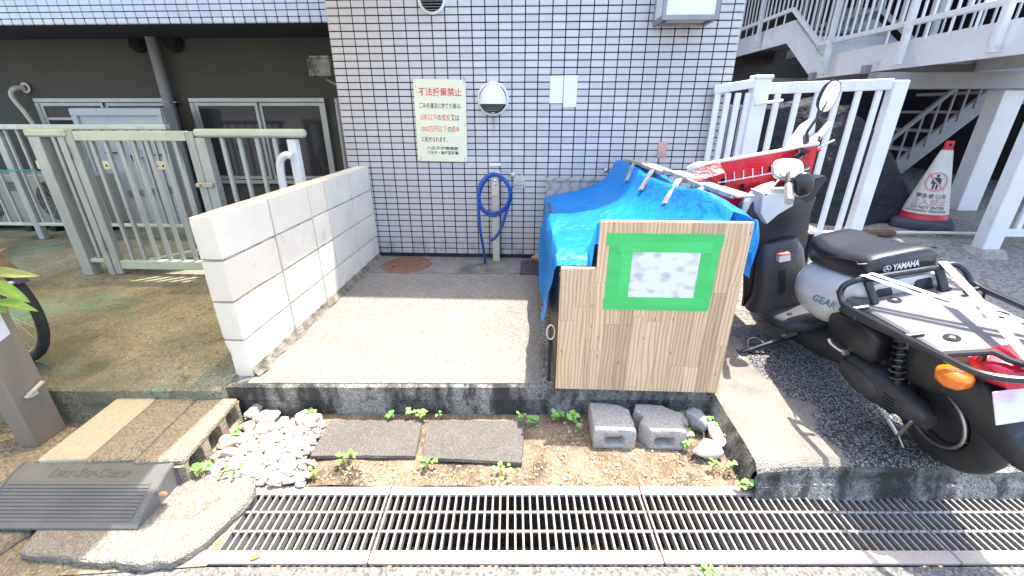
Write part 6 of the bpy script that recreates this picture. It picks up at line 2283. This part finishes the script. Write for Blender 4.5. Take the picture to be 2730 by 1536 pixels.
def web(pts_, w_, nm='strap', lift=0.0):
    pts_ = [Vector(p) for p in pts_]
    L_, R_ = [], []
    for i, p in enumerate(pts_):
        d = (pts_[min(i + 1, len(pts_) - 1)] - pts_[max(i - 1, 0)]).normalized()
        side = d.cross(Vector((0, 0, 1))).normalized()
        L_.append(p + side * w_ / 2)
        R_.append(p - side * w_ / 2)
    mb = MB()
    n_ = len(pts_)
    up = Vector((0, 0, 0.0018))
    vs = L_ + R_ + [q + up for q in L_] + [q + up for q in R_]
    fs = []
    for i in range(n_ - 1):
        fs += [(i, i + 1, n_ + i + 1, n_ + i), (2 * n_ + i, 3 * n_ + i, 3 * n_ + i + 1, 2 * n_ + i + 1), (i, 2 * n_ + i, 2 * n_ + i + 1, i + 1), (n_ + i, n_ + i + 1, 3 * n_ + i + 1, 3 * n_ + i)]
    mb.add([tuple(q) for q in vs], fs)
    return mb.build(nm, M['strap'], sc, 0)


web([(0.255, 0.155, 0.713), (0.24, 0.148, 0.716), (0.05, 0.04, 0.672), (-0.18, -0.10, 0.634), (-0.25, -0.155, 0.634)], 0.019)
web([(0.255, 0.125, 0.714), (0.24, 0.12, 0.717), (0.06, 0.015, 0.676), (-0.16, -0.13, 0.636), (-0.23, -0.178, 0.634)], 0.017)
web([(0.255, -0.14, 0.703), (0.24, -0.135, 0.706), (0.03, -0.062, 0.682), (-0.15, 0.0, 0.650), (-0.29, 0.055, 0.637)], 0.026)

# seat
g = MB()
seat = [(0.262, 0.125, 0.665, 0.762), (0.275, 0.132, 0.655, 0.772), (0.32, 0.136, 0.648, 0.770), (0.42, 0.136, 0.632, 0.745), (0.54, 0.132, 0.612, 0.732), (0.62, 0.122, 0.598, 0.738), (0.67, 0.108, 0.588, 0.735), (0.70, 0.085, 0.585, 0.705), (0.712, 0.05, 0.60, 0.665)]
rings = []
for (x, hw, z0, z1) in seat:
    zc, hh = (z0 + z1) / 2, (z1 - z0) / 2
    rings.append([(x, y, z) for (y, z) in se(0, zc, hw, hh, 28, 4.2)])
g.loft(rings)
st_ = g.build('seat', M['vinyl'], sc, 70)
g = MB()
pp = []
for (x, hw, z0, z1) in seat[1:-1]:
    pp.append((x, hw * 0.985, z0 + (z1 - z0) * 0.80 - (0.02 if x > 0.5 else 0)))
loop = [(x, y, z) for (x, y, z) in pp[::-1]] + [(x, -y, z) for (x, y, z) in pp]
g.tube(crom(loop, 3) + [Vector((0.268, -0.10, 0.752)), Vector((0.268, 0.10, 0.752))], 0.0035, 6, True)
g.build('piping', M['vinyl'], st_)
# maker's lettering on the seat's rear face
vs, fs, w2 = text_mesh('YAMAHA', 0.036, 'LEFT', offset=0.0016, maxw=0.098)
g = MB()
g.add([(0.2595, 0.035 - v_.x, 0.705 + v_.y) for v_ in vs], fs)
for r0, r1 in ((0.012, 0.0145), (0.0, 0.004)):
    n_ = 24
    if r0 > 0:
        g.add([(0.2595, 0.055 + r_ * math.cos(2 * PI * k / n_), 0.717 + r_ * math.sin(2 * PI * k / n_)) for r_ in (r0, r1) for k in range(n_)], [(k, (k + 1) % n_, n_ + (k + 1) % n_, n_ + k) for k in range(n_)])
for q in range(3):
    a = R(90 + 120 * q)
    g.add([(0.2595, 0.055 + 0.0125 * math.cos(a), 0.717 + 0.0125 * math.sin(a)), (0.2595, 0.055 + 0.0035 * math.cos(a + 1.2), 0.717 + 0.0035 * math.sin(a + 1.2)), (0.2595, 0.055 + 0.0035 * math.cos(a - 1.2), 0.717 + 0.0035 * math.sin(a - 1.2))], [(0, 1, 2)])
g.build('seat_lettering', M['reflect'], st_, 0)

# white side body under the seat
g = MB()
body = [(0.245, 0.150, 0.60, 0.668), (0.28, 0.166, 0.575, 0.672), (0.335, 0.175, 0.525, 0.670), (0.40, 0.180, 0.425, 0.665), (0.47, 0.182, 0.345, 0.655), (0.53, 0.182, 0.318, 0.640), (0.62, 0.178, 0.318, 0.620), (0.675, 0.168, 0.33, 0.600), (0.705, 0.150, 0.36, 0.565), (0.718, 0.12, 0.41, 0.53)]
rings = []
for (x, hw, z0, z1) in body:
    r_ = []
    n_ = 28
    zc, hh = (z0 + z1) / 2, (z1 - z0) / 2
    for (y, z) in se(0, 0, 1.0, 1.0, n_, 3.4):
        tp = 1.0 - 0.16 * max(0, z) ** 2 - 0.22 * max(0, -z) ** 2
        r_.append((x, y * hw * tp, zc + z * hh))
    rings.append(r_)
g.loft(rings)
wb = g.build('side_cover', M['white_body'], sc, 70)
vs, fs, w2 = text_mesh('GEAR', 0.052, 'LEFT', offset=0.0006, shear=0.35, maxw=0.150)
g = MB()
g.add([(0.497 - v_.x, 0.1835 - 0.02 * max(0, (v_.x - 0.05)) - 0.12 * max(0, v_.y) * 0.4, 0.486 + v_.y + v_.x * 0.17) for v_ in vs], fs)
g.build('side_lettering', M['blue_ink'], wb, 0)
MB().lathe([(0.010, 0.0), (0.010, 0.002), (0.0005, 0.003)], 14, Matrix.Translation((0.345, 0.176, 0.60)) @ Matrix.Rotation(R(-80), 4, 'X')).build('side_screw', M['cast'], wb)

# floor board, leg shield
g = MB()
fl_r = [(0.60, 0.13, 0.235, 0.285), (0.64, 0.20, 0.215, 0.292), (0.74, 0.235, 0.205, 0.288), (0.86, 0.235, 0.20, 0.284), (0.96, 0.225, 0.205, 0.290), (1.00, 0.20, 0.23, 0.31)]
g.loft([[(x, y + 0.0, z) for (y, z) in se(0, (z0 + z1) / 2, hw * 1.06, (z1 - z0) / 2, 24, 5.0)] for (x, hw, z0, z1) in fl_r])
fb = g.build('floor_board', M['grey_plastic'], sc, 50)
for (x, y) in ((0.715, 0.165), (0.90, 0.14), (0.715, -0.165)):
    MB().lathe([(0.013, 0.0), (0.013, 0.0025), (0.0005, 0.0028)], 14, Matrix.Translation((x, y, 0.2885))).build('floor_bolt', M['black_gap'], fb)
g = MB()      # dark underside and engine bottom
g.loft([[(x, y, z) for (y, z) in se(0.02, zc, hw, hh, 16, 3.0)] for (x, zc, hw, hh) in ((0.95, 0.17, 0.08, 0.04), (0.75, 0.15, 0.14, 0.055), (0.55, 0.19, 0.13, 0.08), (0.40, 0.25, 0.11, 0.10), (0.25, 0.30, 0.08, 0.10), (0.17, 0.32, 0.07, 0.08))])
g.build('engine', M['cast'], sc, 60)
shield = [(0.26, 0.235, 0.90, 1.00), (0.34, 0.23, 0.885, 0.99), (0.46, 0.23, 0.875, 0.985), (0.58, 0.235, 0.87, 0.985), (0.68, 0.25, 0.865, 0.99), (0.78, 0.255, 0.855, 1.0), (0.86, 0.282, 0.85, 1.005), (0.91, 0.26, 0.865, 1.0), (0.95, 0.19, 0.885, 0.99)]
g = MB()
rings = []
for (z, hw, x0, x1) in shield:
    r_ = []
    cyy = 0.15
    hw *= 0.70
    for k in range(13):
        u = -1 + 2 * k / 12
        r_.append((x0 + 0.05 * u * u - 0.01, cyy + hw * u, 0.26 + (z - 0.26) * 0.965))
    for k in range(13):
        u = 1 - 2 * k / 12
        r_.append((x1 - 0.08 * u * u, cyy + hw * 0.98 * u, 0.26 + (z - 0.26) * 0.965))
    rings.append(r_)
g.loft(rings)
ls = g.build('leg_shield', M['black_plastic'], sc, 60)
g = MB()      # central tunnel on the inside of the shield
g.loft([[(xc + a, b_ + 0.15, z) for (a, b_) in se(0, 0, hx, hw, 20, 3.0)] for (z, xc, hx, hw) in ((0.27, 0.875, 0.085, 0.165), (0.36, 0.86, 0.075, 0.135), (0.50, 0.855, 0.07, 0.125), (0.60, 0.86, 0.06, 0.115), (0.66, 0.87, 0.04, 0.09))])
g.build('inner_tunnel', M['grey_plastic'], ls, 60)
MB().box((0.783, 0.17, 0.45), (0.004, 0.035, 0.14), 0.001).build('tunnel_slot', M['black_plastic'], ls)
MB().box((0.785, 0.165, 0.595), (0.03, 0.055, 0.042), 0.001).build('caution_label', M['paper'], ls)
MB().box((0.785, 0.165, 0.613), (0.031, 0.0555, 0.006), 0.0005).build('label_stripe', M['ink_red'], ls)
g = MB()      # white glove-box lid
gl = [(0.262, 0.955), (0.10, 0.925), (0.112, 0.855), (0.185, 0.825), (0.240, 0.785), (0.272, 0.85)]
gc = (0.19, 0.875)
g.loft([[(x0, gc[0] + (y - gc[0]) * k, gc[1] + (z - gc[1]) * k) for (y, z) in gl] for (x0, k) in ((0.92, 1.0), (0.815, 1.0), (0.803, 0.95), (0.80, 0.85))])
g.build('glove_lid', M['white_body'], ls, 30)
g = MB()      # white shield trim along the left shoulder
g.tube(crom([(0.905, 0.305, 0.74), (0.895, 0.31, 0.83), (0.90, 0.285, 0.895), (0.91, 0.235, 0.94), (0.92, 0.15, 0.955)], 5), [0.012 + 0.010 * math.sin(PI * k / 20) for k in range(21)], 10)
g.build('shield_trim', M['white_body'], ls, 70)
g = MB()
g.loft([[(x, y, z) for (x, z) in ((0.86, z0), (0.95, z0 + 0.01), (0.96, z1), (0.87, z1 + 0.005))] for (y, z0, z1) in ((0.05, 0.83, 0.925), (-0.01, 0.84, 0.94), (-0.05, 0.90, 0.945), (-0.075, 0.935, 0.945))])
g.build('shield_wing', M['black_plastic'], ls, 40)
g = MB()
for k in range(5):
    g.box((0.868, 0.235 - k * 0.008, 0.80 + 0.0), (0.002, 0.004, 0.07 - 0.008 * (k % 2)))
g.build('spec_label', M['reflect'], ls, 0)
g = MB()      # front apron
g.loft([[(x, y * 0.75 + 0.16, z) for (y, z) in se(0, zc, hw, hh, 20, 2.6)] for (x, zc, hw, hh) in ((0.97, 0.66, 0.20, 0.27), (1.02, 0.66, 0.19, 0.25), (1.07, 0.68, 0.14, 0.18), (1.09, 0.70, 0.08, 0.1))])
g.build('front_apron', M['white_body'], sc, 70)
MB().lathe([(0.0005, 0.028), (0.014, 0.026), (0.019, 0.018), (0.020, 0.0)], 18, Matrix.Translation((0.842, 0.067, 0.90)) @ Matrix.Rotation(R(-90), 4, 'Y')).build('ignition_lock', M['stainless'], ls)

# steering head, bars (turned left), meter
g = MB()
g.tube([(0.99, 0.0, 0.82), (0.93, 0.0, 1.0)], 0.03, 12)
g.build('steering_stem', M['black_plastic'], sc)
LB, LE = Vector((0.80, 0.145, 1.015)), Vector((0.62, 0.235, 0.955))
RB, RE = Vector((1.03, -0.09, 1.075)), Vector((1.11, -0.225, 1.145))
MB().tube(crom([LE, LB, (0.88, 0.08, 1.02), (0.96, 0.0, 1.045), RB, RE], 5), 0.012, 10).build('handlebar', M['black_tube'], sc)
MB().tube([LE + (LE - LB) * 0.05, LB + (LE - LB) * 0.42], [0.019, 0.017], 14).build('grip', M['stainless'], sc)
MB().tube([RE, RE + (RB - RE) * 0.62], 0.019, 14).build('grip', M['stainless'], sc)
g = MB()
g.loft([[tuple(RB + (RE - RB) * u + Vector((a * 0.2, a * 0.1, b_))) for (a, b_) in se(0, 0, w_ * 1.5, w_, 14, 3)] for u, w_ in ((-0.25, 0.02), (-0.15, 0.032), (0.1, 0.036), (0.32, 0.030), (0.38, 0.02))])
g.build('switch_housing', M['white_body'], sc, 50)
MB().box(tuple(RB + Vector((0.0, -0.045, -0.03))), (0.02, 0.016, 0.012), 0.003).build('start_button', M['cone_red'], sc)
MB().tube(crom([RB + Vector((0.03, -0.02, -0.02)), RB + Vector((0.06, -0.08, -0.03)), RB + Vector((0.13, -0.20, -0.03))], 5), 0.006, 8).build('brake_lever', M['stainless'], sc)
MB().tube(crom([LB + Vector((0.04, 0.0, -0.01)), LB + Vector((0.0, 0.05, -0.02)), LB + Vector((-0.12, 0.16, -0.03))], 5), 0.006, 8).build('brake_lever', M['stainless'], sc)
# cables
g = MB()
for k in range(4):
    g.tube(crom([(1.0 + .01 * k, -0.04 - 0.01 * k, 1.06), (0.97, -0.01 - 0.012 * k, 1.09 - 0.01 * k), (0.93 + .01 * k, 0.03, 1.06), (0.96, 0.03, 0.98)], 5), 0.0045, 6)
g.build('cables', M['black_web'], sc)
# meter pod
g = MB()
mxm = Matrix.Translation((0.845, 0.12, 1.035)) @ Matrix.Rotation(R(-48), 4, 'Y') @ Matrix.Rotation(R(-16), 4, 'Z')
g.loft([[(a, b_, z) for (a, b_) in se(0, 0, hx, hy, 24, 3.0)] for (z, hx, hy) in ((-0.05, 0.03, 0.05), (-0.02, 0.052, 0.066), (0.0, 0.058, 0.070), (0.008, 0.054, 0.066))], mx=mxm)
mt = g.build('meter', M['cream_plastic'], sc, 50)
MB().lathe([(0.0005, 0.0), (0.045, 0.0)], 28, mxm @ Matrix.Translation((-0.006, 0, 0.0095))).build('dial', M['plate_white'], mt, 0)
MB().lathe([(0.045, 0.0), (0.046, 0.004), (0.050, 0.004), (0.051, 0.0)], 28, mxm @ Matrix.Translation((-0.006, 0, 0.009))).build('dial_ring', M['chrome'], mt)
g = MB()      # folded left mirror shell beside the meter
g.loft([[(x, y, z) for (y, z) in se(0.105, 0.975, hw, hh, 18, 2.2)] for (x, hw, hh) in ((0.80, 0.012, 0.012), (0.785, 0.032, 0.040), (0.755, 0.044, 0.056), (0.73, 0.044, 0.058), (0.722, 0.034, 0.046))])
g.build('mirror_shell', M['black_tube'], sc, 60)
# right mirror on its stem
MC = Vector((1.0, -0.148, 1.305))
g = MB()
g.tube(crom([RB + Vector((0.0, 0.01, 0.03)), RB + Vector((-0.015, 0.03, 0.07)), (1.0, -0.075, 1.185), (0.995, -0.11, 1.235), MC], 5), 0.0065, 8)
g.tube([RB + Vector((0.0, 0.02, 0.01)), RB + Vector((-0.012, 0.03, 0.065))], 0.014, 10)
mst = g.build('mirror_stem', M['black_tube'], sc)
mm_ = Matrix.Translation(MC) @ Matrix.Rotation(R(-6), 4, 'Y') @ Matrix.Rotation(R(12), 4, 'Z') @ Matrix.Rotation(R(24), 4, 'X')
g = MB()
g.loft([[(x, a, b_) for (a, b_) in se(0, 0, hw, hh, 26, 2.4)] for (x, hw, hh) in ((0.03, 0.02, 0.03), (0.02, 0.042, 0.062), (0.0, 0.052, 0.075), (-0.006, 0.052, 0.075))], mx=mm_)
ms = g.build('mirror_housing', M['black_plastic'], mst, 60)
MB().add([(-0.0075, a, b_) for (a, b_) in se(0, 0, 0.047, 0.070, 26, 2.4)], [tuple(range(26))], mm_).build('mirror_glass', M['mirror'], ms, 0)
# white knuckle guard on the right
g = MB()
g.loft([[(x, y, z) for (y, z) in pts2] for x, pts2 in ((1.10, [(0.0, 1.03), (-0.03, 1.11), (-0.09, 1.18), (-0.135, 1.20), (-0.155, 1.19), (-0.15, 1.12), (-0.125, 1.07), (-0.08, 1.03)]), (1.13, [(-0.005, 1.035), (-0.035, 1.11), (-0.09, 1.175), (-0.13, 1.192), (-0.148, 1.182), (-0.143, 1.12), (-0.12, 1.075), (-0.08, 1.04)]))])
g.build('knuckle_guard', M['white_body'], sc, 30)

# side stand down to the ground
foot_w = Vector((1.165, 2.062, -0.012))
fo = MI @ foot_w
pv = Vector((0.68, 0.11, 0.175))
g = MB()
g.tube([pv, pv.lerp(fo, 0.5) + Vector((0, 0, 0.004)), fo], [0.013, 0.012, 0.010], 10)
g.bar(tuple(fo + Vector((-0.03, 0.0, 0.0))), tuple(fo + Vector((0.03, 0.0, 0.004))), 0.04, 0.008, 0.003)
sd_ = g.build('side_stand', M['black_tube'], sc)
g = MB()
d = fo - pv
g.tube([pv + d * 0.12 + Vector((0.012 * math.cos(k * 0.9), 0.0, 0.012 * math.sin(k * 0.9) + 0.02)) + d * (0.004 * k) for k in range(50)], 0.003, 5)
g.build('stand_spring', M['bare_metal'], sd_)
MB().tube(crom([pv + d * 0.62 + Vector((0.01, 0, 0.005)), pv + d * 0.68 + Vector((0.06, 0, 0.02)), pv + d * 0.82 + Vector((0.06, 0, 0.02)), pv + d * 0.88 + Vector((0.01, 0, 0.005))], 4), 0.0035, 6).build('stand_loop', M['lamp_metal'], sd_)

# front basket in a red vinyl bag
bt = MB()
bq = [(-0.17, 0.0), (0.38, 0.06)]
def bag(u, w):
    """u round the outline, w from bottom to rim"""
    k = u * 4
    i = int(min(3, math.floor(k)))
    f = k - i
    cs = [(0.985, 0.455), (0.985, -0.10), (1.27, -0.08), (1.27, 0.435)]
    a, b_ = Vector(cs[i] + (0,)), Vector(cs[(i + 1) % 4] + (0,))
    p = a.lerp(b_, f)
    c = Vector((1.13, 0.18, 0))
    q = c + (p - c) * (0.86 + 0.14 * w)
    lean = (q.y + 0.10) / 0.56
    z = 0.80 + 0.005 * lean + w * (0.285 + 0.025 * lean)
    z -= 0.13 * w * max(0.0, (q.x - 0.985) / 0.285)
    bul = 0.012 * math.sin(PI * f) * math.sin(PI * w) + 0.006 * mn.noise(Vector((u * 14, w * 4, 0)))
    dn = (q - c).normalized()
    return (q.x + dn.x * bul, q.y + dn.y * bul, z)
bt.grid(64, 12, bag)
fl0 = [bag(k / 16, 0.0) for k in range(16)]
bt.add(fl0, [tuple(range(16))])
bs = bt.build('basket_bag', M['red_plastic'], sc, 180)
rim = [Vector(bag(k / 64, 1.0)) + Vector((0, 0, 0.004)) for k in range(64)]
MB().tube(rim, 0.009, 8, True).build('bag_hem', M['strap'], bs)
g = MB()
lidp = [Vector(bag(k / 32, 1.0)) for k in range(32)]
lc = sum(lidp, Vector()) / 32
g.add([tuple(p + Vector((0, 0, 0.006))) for p in lidp] + [tuple(lc + (p - lc) * 0.5 + Vector((0, 0, 0.016 + 0.006 * mn.noise(p * 9)))) for p in lidp] + [tuple(lc + Vector((0, 0, 0.02)))], [(k, (k + 1) % 32, 32 + (k + 1) % 32, 32 + k) for k in range(32)] + [(32 + k, 32 + (k + 1) % 32, 64) for k in range(32)])
g.build('bag_lid', M['strap'], bs, 60)
g = MB()
wire = [Vector(bag(0.02 + 0.21 * k / 20, 0.66)) + Vector((-0.006, 0, 0)) for k in range(21)]
g.tube(wire, 0.0035, 6)
for k in range(2, 20, 2):
    p = Vector(bag(0.02 + 0.21 * k / 20, 0.64)) + Vector((-0.006, 0, 0))
    q = Vector(bag(0.02 + 0.21 * k / 20, 0.80)) + Vector((-0.006, 0, 0))
    g.tube([p, q], 0.003, 6)
g.build('reflective_wire', M['reflect'], bs)
for (u, w) in ((0.035, 0.66), (0.145, 0.72), (0.08, 0.50), (0.085, 0.14)):
    p = Vector(bag(u, w))
    MB().box((p.x - 0.004, p.y, p.z), (0.006, 0.022, 0.035), 0.001).build('slot', M['black_gap'], bs)
g = MB()
g.grid(6, 4, lambda a, b_: tuple(Vector(bag(0.985 + 0.0 * a, 0.98)) + Vector((-0.03 + 0.10 * a * 0 - 0.05 * b_, 0.075 - 0.14 * a, 0.0 - 0.045 * b_ + 0.01 * a))))
g.build('bag_flap', M['red_plastic'], bs, 60)
MB().tube(crom([(1.0, 0.45, 1.112), (1.0, 0.50, 1.115), (1.02, 0.54, 1.105)], 4), [0.012, 0.016, 0.018, 0.020, 0.020, 0.020, 0.018, 0.014, 0.010], 8).build('hem_tail', M['strap'], bs)
g = MB()
g.box((1.13, 0.16, 0.79), (0.24, 0.30, 0.012))
g.tube([(1.0, 0.1, 0.85), (1.02, 0.05, 0.72)], 0.009, 8)
g.tube([(1.2, 0.1, 0.85), (1.06, 0.05, 0.72)], 0.009, 8)
g.build('basket_bracket', M['black_tube'], sc)
